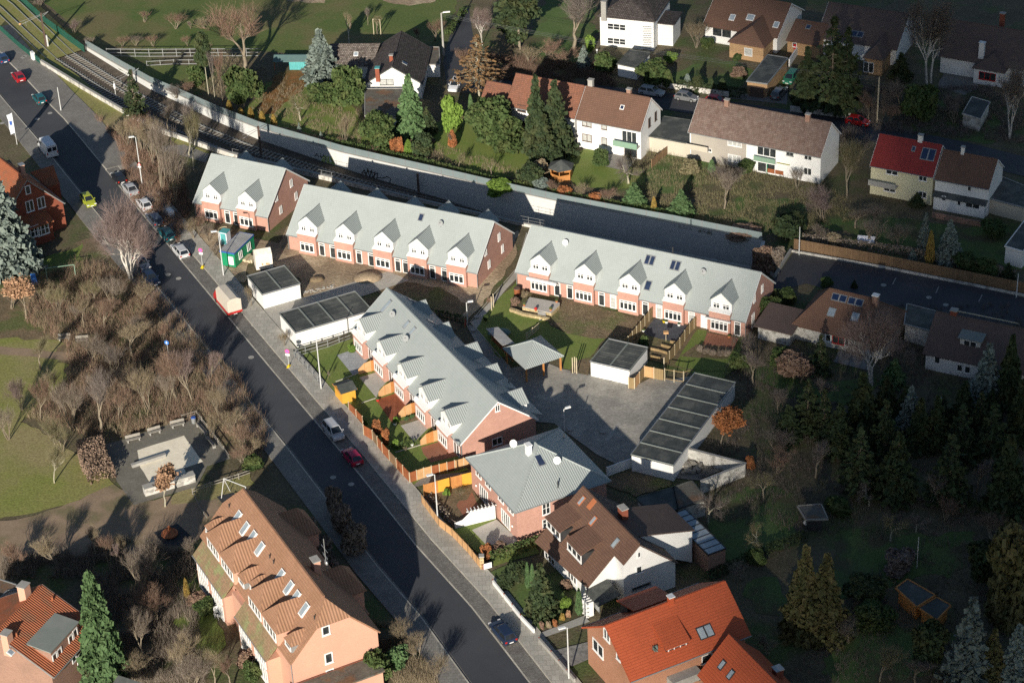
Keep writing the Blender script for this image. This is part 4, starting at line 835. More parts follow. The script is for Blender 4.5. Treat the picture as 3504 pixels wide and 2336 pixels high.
h7.chimney(-7.2, -3.1, 6.3, 8.5, 1.1, .8); h7.part(MB().box(-7.9,-6.5,-3.7,-2.4,6.35,6.55), 'chimney_flashing', 'metal', h7.roof)
h7.slope('w5', 1490, 590, (0,0,HRw-sl*4.98), h7.nb, 1.2, .7, gm='darkglass')
for x, y, w_, hh in ((1515,965,.55,.9),(1515,1165,.9,1.1)): h7.winp('R', -.3, 'w5', x, y, w_, hh, cols=1, bd=.14)
h7.winp('R', -.3, 'w5', 1545, 1390, 2.6, .45, cols=1, fm='zinc', gm='glass')
h7.winp('R', -2.45, 'w5', 1285, 1165, .8, 1.1, cols=1, bd=.14)
for x, y, w_ in ((320,1020,2.6),(620,1270,2.2)): h7.winp('F', -10.6, 'w5', x, y, w_, 1.1, cols=3, bd=.14)
b = MB(); b.slab([(-2.4,-11.3,2.5),(1.0,-11.3,2.5),(1.0,-8.2,3.0),(-2.4,-8.2,3.0)], (0,0,-.1)); h7.part(b, 'canopy_roof', 'felt'); b = MB(); b.box(-2.2,.8,-11.0,-10.95,1.2,2.45); h7.part(b, 'canopy_screen', 'metal')
b = MB(); [b.box(-2.2+i*.45,-2.12+i*.45,-12.2,-11.2,.2,2.3) for i in range(5)]; [b.box(-2.2,.1,-12.2,-12.12,.5+i*.6,.58+i*.6) for i in range(4)]; h7.part(b, 'white_porch_frame', 'white')
# back extension with glazed roof
zb = lambda v: HRw-sl*4.98*(v-RV)/4.98
h7.part(prism(MB(), -9.0, -3.3, [(-3.4,4.5),(4.2,0),(4.2,4.9),(-3.4,6.95)]), 'rear_dormer', 'render'); h7.part(MB().slab([(-9.3,-3.6,7.2),(-3.0,-3.6,7.2),(-3.0,4.4,5.0),(-9.3,4.4,5.0)], (0,0,-.15)), 'rear_roof', 'roofpurple')
b = MB(); c = MB()
for i in range(8): b.box(-9.4+i*1.15+.05, -8.3+i*1.15-.0, 4.6, 7.0, 3.0, 3.06)
h7.part(b, 'conservatory_glass', 'skyglass', uv=False); [c.box(-9.45+i*1.15, -9.37+i*1.15, 4.5, 7.1, 2.9, 3.12) for i in range(9)]; c.box(-9.45,-.1,4.5,4.6,2.9,3.12); c.box(-9.45,-.1,7.0,7.1,2.9,3.12); h7.part(c, 'conservatory_frame', 'darkmetal')
h7.box('conservatory_wall', 'brickbrown', -9.4, -.2, 4.6, 7.0, 0, 2.9)
# bright orange roof
h8 = House('brick_house', 'brick house with bright orange tiled roof behind the dense spruce at the street', 'house', 11.3, 192.1, 26.5)
h8.gable(15.7, 11.0, 5.2, 9.25, ue=.5, ve=.45, wm='brickred2', rm='rooforange', verge='rooforange')
q = h8.hit('o7', 1075, 470, h8.pf, h8.nf); h8.chimney(q.x, q.y+.3, 8.2, 10.0, .6, .6, 'rooforange', 'white')
h8.slope('o7', 1455, 775, h8.pf, h8.nf, 1.9, 1.5, fm='darkmetal', cols=2)
a = h8.hit('o7', 845, 690, h8.pf, h8.nf); c = h8.hit('o7', 1120, 580, h8.pf, h8.nf); e = h8.z('o7', 1300, 880, 6.7); f_ = h8.z('o7', 1000, 985, 6.7)
x0, x1 = (a.x+f_.x)/2, (c.x+e.x)/2; ye = (e.y+f_.y)/2; b = MB(); b.box(x0+.15, x1-.15, ye+.3, 4, 5.3, 6.6); d = h8.part(b, 'dormer', 'darkmetal')
h8.part(MB().slab([(x0,ye,6.75),(x1,ye,6.75),(x1,a.y,a.z+.05),(x0,a.y,a.z+.05)], (0,0,-.12)), 'dormer_roof', 'rooforange', d); h8.win('F', ye+.3, (x0+x1)/2, 6.0, (x1-x0)*.75, 1.0, cols=3, parent=d, bd=.12)
b = MB(); b.box(5.0, 9.6, 9.2, 10.8, 5, 7.0); d = h8.part(b, 'dormer', 'darkmetal'); h8.part(MB().slab([(4.7,11.2,7.0),(9.9,11.2,7.0),(9.9,7.2,8.2),(4.7,7.2,8.2)], (0,0,-.15)), 'dormer_roof', 'rooforange', d)
for x, y, w_, hh in ((325,810,1.4,1.5),(225,960,2.4,1.7),(460,1050,.9,1.2)): h8.winp('L', .5, 'o7', x, y, w_, hh, cols=2 if w_ > 1 else 1, bd=.14)
h8.winp('F', .45, 'o7', 1475, 1080, 1.4, 1.2, cols=1); h8.box('balcony', 'concrete', x0-.3, x1+.3, -.9, .5, 2.5, 3.5)
# second orange roof at the lower edge
h9 = House('brick_house', 'orange roofed house cut by the lower edge with two small roof windows', 'house', 0, 0, 0)
pk = G('o7', 1725, 795, 8.6); a0 = G('o7', 1440, 1235, 5.0); c0 = G('o7', 2260, 1330, 8.6)
ang = math.degrees(math.atan2(c0.y-pk.y, c0.x-pk.x)); bpy.data.objects.remove(h9.root)
h9 = House('brick_house', 'orange roofed house cut by the lower edge with two small roof windows', 'house', pk.x, pk.y, -63.5)
wv = -h9.loc(a0).y; sl9 = 3.6/wv; h9.nf = (0,-sl9,1); h9.pf = (0,0,8.6)
h9.roof = h9.part(MB().slab([(0,-wv-.6,8.6-sl9*(wv+.6)),(14,-wv-.6,8.6-sl9*(wv+.6)),(14,0,8.6),(0,0,8.6)], (0,.1,-.16)), 'roof', 'rooforange'); h9.part(MB().slab([(0,0,8.6),(14,0,8.6),(14,wv+.6,8.6-sl9*(wv+.6)),(0,wv+.6,8.6-sl9*(wv+.6))], (0,-.1,-.16)), 'roof', 'rooforange')
h9.part(prism(MB(), .4, 13.6, [(-wv,0),(wv,0),(wv,4.75),(0,8.35),(-wv,4.75)]), 'wall', 'brickred2')
for x, y in ((1650,1155),(1750,1265)): h9.slope('o7', x, y, h9.pf, h9.nf, .7, 1.2, fm='darkmetal')
q = h9.z('o7', 2290, 1230, 7.0); h9.chimney(q.x, q.y, 4.5, 7.4, .9, .9, 'brickold', 'metal')
# ---------------- other houses ----------------
def wpt(k, x, y, z): return G(k, x, y, z)
def wh(H, k, x, y, z): return H.loc(G(k, x, y, z))
# north: row with brown roofs (white)
n2 = House('white_house', 'white two storey house with plain brown roof and green balcony, above the gazebo', 'house', 11.83, 330.45, -28.3)
n2.gable(11.6, 8.6, 5.2, 9.2, wm='render', rm='roofbrown', verge='white', ue=.15, ve=.4)
for x, y, w_, c in ((1780,825,1.7,2),(1897,845,1.0,1),(1782,925,1.7,2),(1898,948,1.0,1)): n2.winp('F', .4, '2a', x, y, w_, 1.3, cols=c, fm='mast', gm='curtain', bd=.1)
p = n2.hit('2a', 2035, 920, (0,-.9,0), (0,1,0)); n2.box('balcony', 'bluegreen', p.x-2.1, p.x+2.1, -1.0, -.9, 2.3, 3.3); n2.box('balcony_floor', 'concrete', p.x-2.1, p.x+2.1, -.88, .39, 2.3, 2.45)
n2.win('F', .4, p.x+.2, 3.7, 2.6, 1.9, cols=3, sill=False); n2.win('F', .4, p.x+.4, 1.1, 2.2, 2.0, cols=2, fm='mast', sill=False)
for x, y in ((2198,822),(2240,780)): n2.winp('R', 11.45, '2a', x, y, .8, 1.6, cols=1, fm='mast')
n2.slope('2a', 2017, 722, n2.pf, n2.nf, .7, .8, fm='white', gm='darkglass')
q = n2.hit('2a', 1773, 560, n2.pb, n2.nb); n2.chimney(q.x+.2, 4.6, 8.8, 10.3, .8, .7, 'concrete'); q = n2.hit('2a', 2030, 600, n2.pb, n2.nb); n2.chimney(q.x, 4.6, 8.8, 9.9, .7, .6, 'brickbrown')
n2b = House('white_house', 'white house with patchy red brown roof behind the two tall spruces', 'house', .65, 337.1, -28.3)
n2b.gable(12.6, 8.6, 4.9, 8.9, wm='render', rm='roofbrown3', verge=None, ue=.15, ve=.4)
for x, y, w_ in ((1342,728,1.6),(1352,835,.9)): n2b.winp('F', .4, '2a', x, y, w_, 1.2, cols=2, fm='mast')
n2c = House('white_house', 'low white side house with red brown roof beside the bare larch', 'house', -4.0, 339.9, -28.3)
n2c.gable(4.6, 7.8, 3.3, 6.6, wm='render', rm='roofbrown3', verge=None, ue=.1, ve=.4)
n2c.winp('F', .4, '2a', 1205, 712, .9, .9, cols=1, fm='mast')
# cream and white pair with lichened roof
n3 = House('cream_house', 'cream and white semi detached house with lichened brown roof', 'house', 29.55, 324.61, -28.9)
n3.gable(22.5, 9.0, 4.9, 8.9, wm='render', rm='roofbrown2', verge='white', ue=.15, ve=.45)
n3.box('cream_front', 'render_beige', .4, 10.0, .36, .6, 0, 4.8)
for x, y, w_, c, gm in ((420,957,2.4,3,'curtain'),(418,1063,2.2,3,'curtain'),(912,1050,1.3,2,'glass'),(910,1150,1.3,2,'glass')): n3.winp('F', .36 if x < 500 else .45, '3a', x, y, w_, 1.25, cols=c, gm=gm)
n3.winp('F', .36, '3a', 238, 1005, 1.5, .6, cols=3); n3.winp('F', .36, '3a', 790, 1030, 1.2, .8, cols=2, fm='metal') 
n3.box('balcony', 'render_cream', .1, 3.8, -.9, -.8, 2.4, 3.3); n3.box('balcony_floor', 'concrete', .1, 3.8, -.79, .35, 2.4, 2.5)
p = n3.hit('3a', 620, 1010, (0,-.5,0), (0,1,0)); n3.box('balcony', 'bluegreen', p.x-1.8, p.x+1.8, -.6, -.5, 2.5, 3.3); n3.win('F', .45, p.x, 3.9, 3.2, 1.6, cols=3, sill=False); n3.win('F', .45, p.x, 1.2, 3.0, 2.0, cols=2, sill=False); n3.box('balcony_floor', 'white', p.x-1.85, p.x+1.85, -.48, .44, 2.3, 2.5)
n3.box('render_strip', 'white', 9.95, 10.15, .3, .36, 0, 4.8)
q = n3.hit('3a', 370, 695, n3.pf, n3.nf); n3.chimney(q.x, 4.3, 8.3, 9.6, .7, .6, 'brickbrown'); q = n3.hit('3a', 915, 790, n3.pf, n3.nf); n3.chimney(q.x, 4.3, 8.3, 9.7, .7, .6, 'brickbrown')
# pale yellow and white pair
n4 = House('yellow_house', 'pale yellow house with wine red roof and solar panel', 'house', 56.28, 310.14, -28.2)
n4.gable(10.1, 8.2, 5.0, 8.6, wm='render_yellow', rm='roofwine', verge='white', ue=.1, ve=.4)
for x, y, w_, c, hh in ((1475,1148,1.9,2,1.2),(1682,1192,1.3,2,1.1),(1680,1305,1.3,2,1.1),(1460,1265,1.9,2,1.1)): n4.winp('F', .4, '3a', x, y, w_, hh, cols=c)
n4.box('balcony', 'concrete', .2, 4.6, -1.0, -.9, 2.2, 3.1); n4.box('balcony_floor', 'concrete', .2, 4.6, -.88, .39, 2.2, 2.35)
n4.slope('3a', 1718, 1037, n4.pf, n4.nf, 2.2, 2.0, fm='zinc', gm='solar', name='solar_panel', cols=2); n4.slope('3a', 1620, 1000, n4.pf, n4.nf, .6, .9, gm='darkglass')
q = n4.hit('3a', 1668, 935, n4.pf, n4.nf); n4.chimney(q.x, 4.2, 8.2, 9.6, .7, .6, 'render')
n4b = House('white_house', 'white house with brown roof joined to the wine red roofed one', 'house', 65.3, 305.2, -28.2)
n4b.gable(8.6, 8.0, 4.8, 8.0, wm='render', rm='roofbrown', verge='white', ue=.1, ve=.4)
for x, y, w_, hh in ((1838,1212,.8,.5),(1995,1260,.6,1.1),(2070,1258,.7,.5),(1822,1330,.7,.8),(1925,1360,.6,.9),(2015,1380,2.2,.8)): n4b.winp('F', .4 if y < 1290 else -.5, '3a', x, y, w_, hh, cols=1 if w_ < 1 else 2, sill=False)
n4b.box('ground_floor', 'render', .3, 8.3, -.5, .39, 0, 2.3); n4b.part(MB().slab([(.1,-.8,2.35),(8.5,-.8,2.35),(8.5,.39,2.75),(.1,.39,2.75)], (0,0,-.1)), 'porch_roof', 'felt')
q = n4b.hit('3a', 1962, 985, n4b.pf, n4b.nf); n4b.chimney(q.x, 4.0, 7.6, 9.0, .5, .5, 'render')
n4b.box('terrace_wall', 'brickbrown', 1.0, 8.6, -3.2, -3.0, 0, .9)
def flat(name, label, cat, pts, h, wm, rm, rim='concrete', ov=.12, group=None, th=.16):
    "flat roofed building on a world outline"
    c = Vector((sum(p[0] for p in pts)/len(pts), sum(p[1] for p in pts)/len(pts), 0)); t = empty(name, c, 0, label, cat, group)
    L = [Vector((p[0]-c.x, p[1]-c.y, 0)) for p in pts]
    ins = [v*(1-ov*1.6/max(v.length, 1)) for v in L]
    MB().slab([v for v in ins], (0,0,h-th)).obj('wall', M[wm], t)
    r = MB().slab([v+Vector((0,0,h-th+.004)) for v in L], (0,0,th-.02)).obj('roof', M[rm], t)
    e = MB(); n = len(L)
    for i in range(n):
        a, b_ = L[i], L[(i+1) % n]; d = (b_-a).normalized(); nn = Vector((-d.y, d.x, 0)); e.obox((a+b_)/2+nn*.0+Vector((0,0,h-th/2+.03)), d, nn, (0,0,1), (b_-a).length/2+.06, .07, th/2+.04)
    e.obj('roof_rim', M[rim], r); return t
class Loc(House):
    def __init__(s, root): s.root = root; s.o = root.location.copy(); s.a = root.rotation_euler.z; s.u = Vector((math.cos(s.a), math.sin(s.a), 0)); s.v = Vector((-s.u.y, s.u.x, 0)); s.roof = root
def garage(label, x, y, ang, nb, bw, D, h, doors='F', wm='render', group=None):
    H = House('garage_row' if nb > 2 else 'double_garage', label, 'garage', x, y, ang, group); L = nb*bw
    H.box('wall', wm, .08, L-.08, .08, D-.08, 0, h-.12); r = H.box('roof', 'felt', 0, L, 0, D, h-.12, h); H.roof = r
    e = MB(); z0, z1 = h+.002, h+.12
    for i in range(nb+1): e.box(max(i*bw-.09, 0), min(i*bw+.09, L), 0, D, z0, z1)
    H.part(e, 'roof_joint', 'feltgrey', r); e = MB(); e.box(0,L,-.03,.06,h-.05,z1+.02); e.box(0,L,D-.06,D+.03,h-.05,z1+.02); H.part(e, 'roof_rim', 'metal', r)
    c = MB()
    for i in range(nb):
        for j in range(5): c.box(i*bw+.2, (i+1)*bw-.2, (j+.6)*D/5.5, (j+.6)*D/5.5+.1, h+.001, h+.035)
    H.part(c, 'felt_seam', 'felt', r)
    if doors:
        for i in range(nb):
            y_ = -.0 if doors == 'F' else D
            H.box('garage_door', 'white', i*bw+.3, (i+1)*bw-.3, y_+.04 if doors == 'F' else D-.07, y_+.09 if doors == 'F' else D-.02, .05, h-.35)
    return H
GG = 'white prefabricated garages'
garage('white double garage with black felt roof next to the tarpaulin truck', -35.82, 283.98, 25.7, 2, 3.0, 6.1, 2.5, group=GG, doors=None)
garage('white four bay garage with black felt roof at the end of the diagonal row', -30.4, 273.0, 25.7, 4, 2.98, 6.1, 2.5, group=GG, doors=None)
garage('white double garage with tan fence, behind the pavilion roof', 10.5, 262.1, -27.5, 2, 2.97, 6.3, 2.4, group=GG)
garage('long white garage row with seven roof bays beside the paved court', 19.77, 236.4, 61.8, 7, 3.0, 5.95, 2.6, doors='B', group=GG)
# pavilion with grey pyramid roof
t = empty('garden_pavilion', (2.85,265.1,0), R(28), 'open timber pavilion with grey pyramid roof at the head of the court', 'pavilion'); H = Loc(t)
cs = [H.loc(Vector((*p, 2.4))) for p in ((-1.13,266.67),(1.8,260.97),(6.8,263.76),(4.12,269.14))]
cs = [Vector((sx*3.05, sy*3.15, 2.45)) for sx, sy in ((-1,-1),(1,-1),(1,1),(-1,1))]
ap_ = Vector((0,0,4.35))
for i in range(4): MB().slab([cs[i], cs[(i+1) % 4], ap_], (0,0,-.1)).obj('roof_slope', M['roofrib'], t)
e = MB(); [e.tube(c+Vector((0,0,.03)), ap_+Vector((0,0,.03)), .07) for c in cs]; e.obj('hip_tiles', M['roofgrey'], t)
for sx, sy in ((-1,-1),(1,-1),(1,1),(-1,1),(0,-1)): MB().box(sx*2.7-.1, sx*2.7+.1, sy*2.75-.1, sy*2.75+.1, 0, 2.45).obj('post', M['woodorange'], t)
e = MB(); [e.box(-2.8, 2.8, s*2.75-.06, s*2.75+.06, 2.2, 2.4) for s in (-1,1)]; [e.box(s*2.7-.06, s*2.7+.06, -2.6, 2.6, 2.2, 2.4) for s in (-1,1)]; e.obj('beam', M['woodorange'], t)
# lean-to beside it
p = G('c3', 470, 1180, 0); t = empty('wooden_shelter', (*p.xy, 0), R(-64), 'narrow wooden shelter with grey metal roof, left of the pavilion', 'shelter')
MB().slab([(-3.2,-.9,2.3),(1.9,-.9,2.3),(1.9,1.0,2.0),(-3.2,1.0,2.0)], (0,0,-.08)).obj('roof', M['steelroof'], t); MB().box(-3,3.2,-.1,.0,.2,2.0).obj('board_wall', M['woodred'], t)
for x in (-3,-1,1,3.1): MB().box(x-.05,x+.05,-.16,.08,0,2.1).obj('post', M['woodlight'], t)
p = G('c3', 425, 940, .4); t = MB().ball((0,0,.1), 1.7, 1.1, .45, 10, 6); o = t.obj('covered_heap', M['turqroof'], smooth=True); o.location = p; tag(o, 'grey green sheeted heap on the lawn behind the wooden shelter', 'covered heap')
# green site container, toilet, banner box
H = House('site_container', 'green site office container with ribbed steel roof and blue rim', 'container', -43.09, 297.34, -24.5)
H.box('wall', 'green', 0, 2.45, 0, 6.0, .15, 2.5); H.box('roof', 'steelroof', -.02, 2.47, -.02, 6.02, 2.51, 2.62)
e = MB(); e.box(-.05,2.5,-.06,-.02,2.4,2.64); e.box(2.47,2.51,-.06,6.06,2.4,2.64); e.box(-.05,2.5,6.02,6.06,2.4,2.64); e.box(-.05,-.02,-.02,6.02,2.4,2.64); H.part(e, 'roof_rim', 'blue')
for v in (1.7, 4.3): H.win('R', 2.45, v, 1.5, 1.0, 1.2, cols=2)
H.box('door', 'white', 1.35, 2.2, -.04, 0, .5, 1.9); H.box('skid', 'darkmetal', .1, 2.3, .1, 5.9, 0, .14)
p = G('g1', 505, 475, 0); H = House('portable_toilet', 'small pale blue portable toilet behind the green container', 'portable toilet', p.x-.3, p.y+.8, -24.5)
H.box('cabin', 'flag', -.6, .6, -.6, .6, .05, 2.15); H.part(MB().slab([(-.65,-.65,2.16),(.65,-.65,2.16),(.65,.65,2.16),(-.65,.65,2.16)], (0,0,.1)), 'roof', 'turq'); H.box('door', 'turq', -.45, .45, -.64, -.6, .15, 2.0)
p = G('g1', 895, 825, 0); H = House('banner_wagon', 'cream boxy wagon with gabled top between container and double garage', 'wagon', p.x, p.y, 14)
H.part(prism(MB(), 0, 2.55, [(0,.3),(1.9,.3),(1.9,2.75),(.95,3.3),(0,2.75)]), 'box_body', 'banner'); e = MB()
for x, z, w_, h_ in ((.9,.95,.18,.35),(1.5,.95,.3,.3),(1.85,.9,.2,.3),(1.3,.6,.15,.15)): e.box(x, x+w_, -.02, 0, z, z+h_)
H.part(e, 'printed_motif', 'woodlight'); [H.part(MB().tube((x,.1+j,.3),(x,.3+j,.3),.3,n=12), 'wheel', 'rubber') for x in (.6,2.0) for j in (0,1.4)]
p = G('g1', 780, 660, 0); e = MB(); [e.box(-.9+i*.35, -.6+i*.35, -.9+(i%2)*.1, .9, .02+.0*i, .3+.12*((i*7)%3)) for i in range(6)]; o = e.obj('timber_stack', M['palewood']); o.location = (p.x, p.y, 0); o.rotation_euler = (0,0,R(-24)); tag(o, 'untidy stack of pale timber boards beside the green container', 'timber stack')
# sheds
p = G('2b', 150, 1252, 0); H = House('garden_shed', 'small yellow shed with grey ridged roof at the street fence', 'shed', p.x-.2, p.y+.2, 26)
H.part(prism(MB(), .1, 2.1, [(0.1,0),(2.6,0),(2.6,1.9),(1.35,2.35),(.1,1.9)]), 'wall', 'woodyellow'); a_ = [(-.1,-.15,1.95),(2.3,-.15,1.95),(2.3,1.35,2.5),(-.1,1.35,2.5)]; H.part(MB().slab(a_, (0,0,-.08)), 'roof', 'felt'); H.part(MB().slab([(-.1,1.352,2.5),(2.3,1.352,2.5),(2.3,2.85,1.95),(-.1,2.85,1.95)], (0,0,-.08)), 'roof', 'felt')
e = MB(); e.box(-.14,-.1,-.15,2.85,1.85,2.0); e.box(2.3,2.34,-.15,2.85,1.85,2.0); H.part(e, 'fascia', 'woodorange')
H = House('garden_shed', 'turquoise board shed beside the big blue spruce', 'shed', -37.0, 365.4, -6)
H.part(prism(MB(), .2, 3.3, [(0,0),(2.4,0),(2.4,1.7),(1.2,2.2),(0,1.7)]), 'wall', 'turq'); H.part(MB().slab([(-2.6,-.4,1.75),(3.6,-.4,1.75),(3.6,1.2,2.35),(-2.6,1.2,2.35)], (0,0,-.08)), 'roof', 'turqroof'); H.part(MB().slab([(-2.6,1.2,2.35),(3.6,1.2,2.35),(3.6,2.8,1.75),(-2.6,2.8,1.75)], (0,0,-.08)), 'roof', 'turqroof')
for x in (-2.4,): H.box('post', 'woodred', x-.06, x+.06, -.2, -.08, 0, 1.75)
# gazebo
ga = G('2a', 1605, 1222, 0); t = empty('gazebo', (ga.x+.2, ga.y+1.7, 0), .3, 'hexagonal orange timber gazebo with dark pointed roof', 'gazebo'); n = 6
def ring(r, z, k=6, ph=0): return [Vector((r*math.cos(2*math.pi*i/k+ph), r*math.sin(2*math.pi*i/k+ph), z)) for i in range(k)]
a_ = ring(1.75, 0); b_ = ring(2.2, 2.05); e = MB()
for i in range(6): e.slab([a_[i], a_[(i+1)%6], a_[(i+1)%6]+Vector((0,0,1.0)), a_[i]+Vector((0,0,1.0))], (a_[i]+a_[(i+1)%6]).normalized()*-.06)
e.obj('parapet', M['woodorange'], t); e = MB()
for i in range(6): MB().slab([b_[i], b_[(i+1)%6], Vector((0,0,3.1))], (0,0,-.08)).obj('roof_panel', M['felt'], t)
for i in range(6): MB().tube(a_[i], a_[i]+Vector((0,0,2.1)), .07).obj('post', M['woodorange'], t)
# timber sheds lower right
for (k, q, zz, lb) in (('3c', ((1500,928),(1580,870),(1765,978),(1640,1058)), 2.2, 'orange brown shed with dark roof, left one of two in the shaded garden'), ('3c', ((1652,1062),(1775,992),(1870,1045),(1775,1145)), 2.1, 'orange brown shed with dark roof, right one of two behind the spruces')):
    pts = [G2(k, x, y, zz) for x, y in q]; pts = pts if sum((pts[i][0]*pts[(i+1)%4][1]-pts[(i+1)%4][0]*pts[i][1]) for i in range(4)) > 0 else pts[::-1]
    t = flat('garden_shed', lb, 'shed', pts, zz, 'woodorange', 'felt', 'woodorange', ov=.25)
# flat roofed garages and annexes
def pf(k, z, *q):
    pts = [G2(k, x, y, z) for x, y in q]; A = sum((pts[i][0]*pts[(i+1)%len(pts)][1]-pts[(i+1)%len(pts)][0]*pts[i][1]) for i in range(len(pts)))
    return pts if A > 0 else pts[::-1]
flat('annex', 'cream flat roofed annex with dark felt roof between two semi detached houses', 'annex', pf('n5', 2.8, (570,1215),(950,1285),(975,1180),(950,1075),(710,1040)), 2.8, 'render_cream', 'felt', 'felt')
o = flat('garage', 'white garage with dark flat roof below the white house with barred windows', 'garage', pf('n5', 2.4, (290,570),(470,607),(590,470),(405,445)), 2.4, 'render', 'felt', 'felt'); 
o = flat('garage', 'orange brick garage with dark door and long grey flat roof', 'garage', pf('n5', 2.6, (1450,725),(1635,750),(1820,520),(1640,490)), 2.6, 'brickyel', 'felt', 'zinc')
a_, b_ = G('n5', 1480, 860, 0), G('n5', 1598, 880, 0); L_ = Loc(o); a_ = L_.loc(a_); b_ = L_.loc(b_); d = (b_-a_).normalized(); n_ = Vector((d.y, -d.x, 0)); MB().obox((a_+b_)/2+n_*.05+Vector((0,0,1.0)), d, n_, (0,0,1), (b_-a_).length/2, .06, .95).obj('garage_door', M['mast'], o)
flat('garage', 'small plain white garage among bushes at the right edge', 'garage', [(74.88,331.62),(77.38,329.3),(80.16,335.3),(77.6,337.5)], 2.4, 'render_old', 'felt', 'render_old')
flat('annex', 'white annex with dark green flat roof between solar house and its neighbour', 'annex', pf('e1', 2.8, (1285,385),(1590,465),(1700,305),(1310,205)), 2.8, 'render_old', 'felt', 'zinc')
flat('annex', 'flat roofed annex with skylight below the white gable house', 'annex', [(-22.6,340.0),(-17.0,339.4),(-16.4,349.6),(-22.9,350.2)], 2.9, 'render', 'feltbrown', 'concrete')
flat('garage', 'white garage with mossy flat roof beside the concrete lamp pole', 'garage', [(-13.1,359.6),(-10.2,359.4),(-10.4,366.5),(-12.7,366.8)], 2.5, 'render', 'feltbrown', 'concrete')
flat('annex', 'small grey flat roofed annex at the left of the solar house', 'annex', pf('e1', 2.4, (140,365),(240,235),(340,245),(260,385)), 2.4, 'render_old', 'roofpurple', 'felt')
flat('annex', 'white flat roofed annex at the upper right picture edge by the fence', 'annex', pf('3b', 3.0, (2232,180),(2352,215),(2500,60),(2400,-40)), 3.0, 'render', 'felt', 'render')
flat('garage', 'cream flat roofed garage at the right edge beside the brown roofed white house', 'garage', pf('3a', 2.6, (2125,1330),(2352,1390),(2480,1370),(2500,1300),(2210,1185)), 2.6, 'render_cream', 'felt', 'zinc')
flat('shed', 'long dark green flat roofed outbuilding beside the walled yard', 'outbuilding', pf('e9', 2.6, (700,1185),(1190,1045),(1250,1330),(1060,1400),(830,1345)), 2.6, 'render_old', 'felt', 'felt')
flat('shed', 'mossy flat roofed outbuilding with white wall under the bare pale tree', 'outbuilding', pf('e9', 2.6, (1195,1043),(1440,955),(1640,1200),(1255,1328)), 2.6, 'render_old', 'feltbrown', 'felt')
t = flat('garden_hut', 'small open hut with pale slab roof on the shaded lawn', 'hut', pf('3c', 2.2, (840,380),(1000,368),(1045,468),(895,472)), 2.2, 'darkmetal', 'feltbrown', 'timber', ov=.5)
p = G('3c', 925, 500, .3); o = MB().ball((0,0,.2), .9, .6, .5, 10, 6).obj('covered_heap', M['render_old'], smooth=True); o.location = p; tag(o, 'white sheeted heap under the front of the small open hut', 'covered heap')
# yard walls
e = MB(); q = [G('e9', x, y, 1.95) for x, y in ((1390,520),(2160,722),(1545,968))]
t = empty('yard_wall', (q[1].x, q[1].y, 0), 0, 'weathered white plaster wall round the small yard by the long garage', 'yard wall')
for i in range(2):
    a, c = q[i]-q[1], q[i+1]-q[1]; a.z = c.z = 0; d = (c-a).normalized(); nn = Vector((-d.y, d.x, 0)); MB().obox((a+c)/2+Vector((0,0,.95))-d*.0, d, nn, (0,0,1), (c-a).length/2-.16*i, .12, .95).obj('wall', M['render_old'], t); MB().obox((a+c)/2+Vector((0,0,1.94)), d, nn, (0,0,1), (c-a).length/2+.1-.3*i, .18, .04).obj('coping', M['concrete'], t)
# dark cross gabled house in the north
n1 = House('gabled_house', 'white gabled house with dark weathered cross roof, below the park', 'house', -13.0, 351.0, 84.6)
n1.gable(14.5, 10.3, 2.9, 6.2, wm='render', rm='roofdark', verge='felt', ue=.3, ve=.4, gut=False)
n1.winp('L', .3, 'n1', 1085, 742, 2.4, 1.15, cols=2, fm='darkmetal', gm='curtain', bd=.07)
q = n1.z('n1', 982, 640, 4.9); n1.chimney(q.x, q.y, 3.4, 5.9, .75, .7, 'brickold', 'turq'); q = n1.z('n1', 1140, 490, 6.0); n1.chimney(q.x, q.y, 5.0, 6.9, .6, .6)
n1.slope('n1', 1292, 528, n1.pf, n1.nf, .8, 1.0, gm='darkglass')
e = MB(); e.v = []; w1 = [n1.loc(Vector(p)) for p in ((-29.5,360.6,2.6),(-22.0,359.9,2.6),(-20.5,364.0,4.9),(-29.3,364.8,4.9),(-29.1,369,2.6),(-21.5,368.3,2.6))]
n1.part(MB().slab([w1[0],w1[1],w1[2],w1[3]], (0,0,-.15)), 'wing_roof', 'rooflichen'); n1.part(MB().slab([w1[3],w1[2],w1[5],w1[4]], (0,0,-.15)), 'wing_roof', 'rooflichen')
n1.part(MB().slab([Vector((w1[0].x+.4,w1[0].y-.3,0)),Vector((w1[1].x+.4,w1[1].y,0)),Vector((w1[5].x-.4,w1[5].y,0)),Vector((w1[4].x-.4,w1[4].y-.3,0))], (0,0,2.5)), 'wing_wall', 'render')
n1.slope('n1', 733, 423, w1[0], (w1[3]-w1[0]).cross(w1[1]-w1[0])*-1, .8, .9, fm='white')
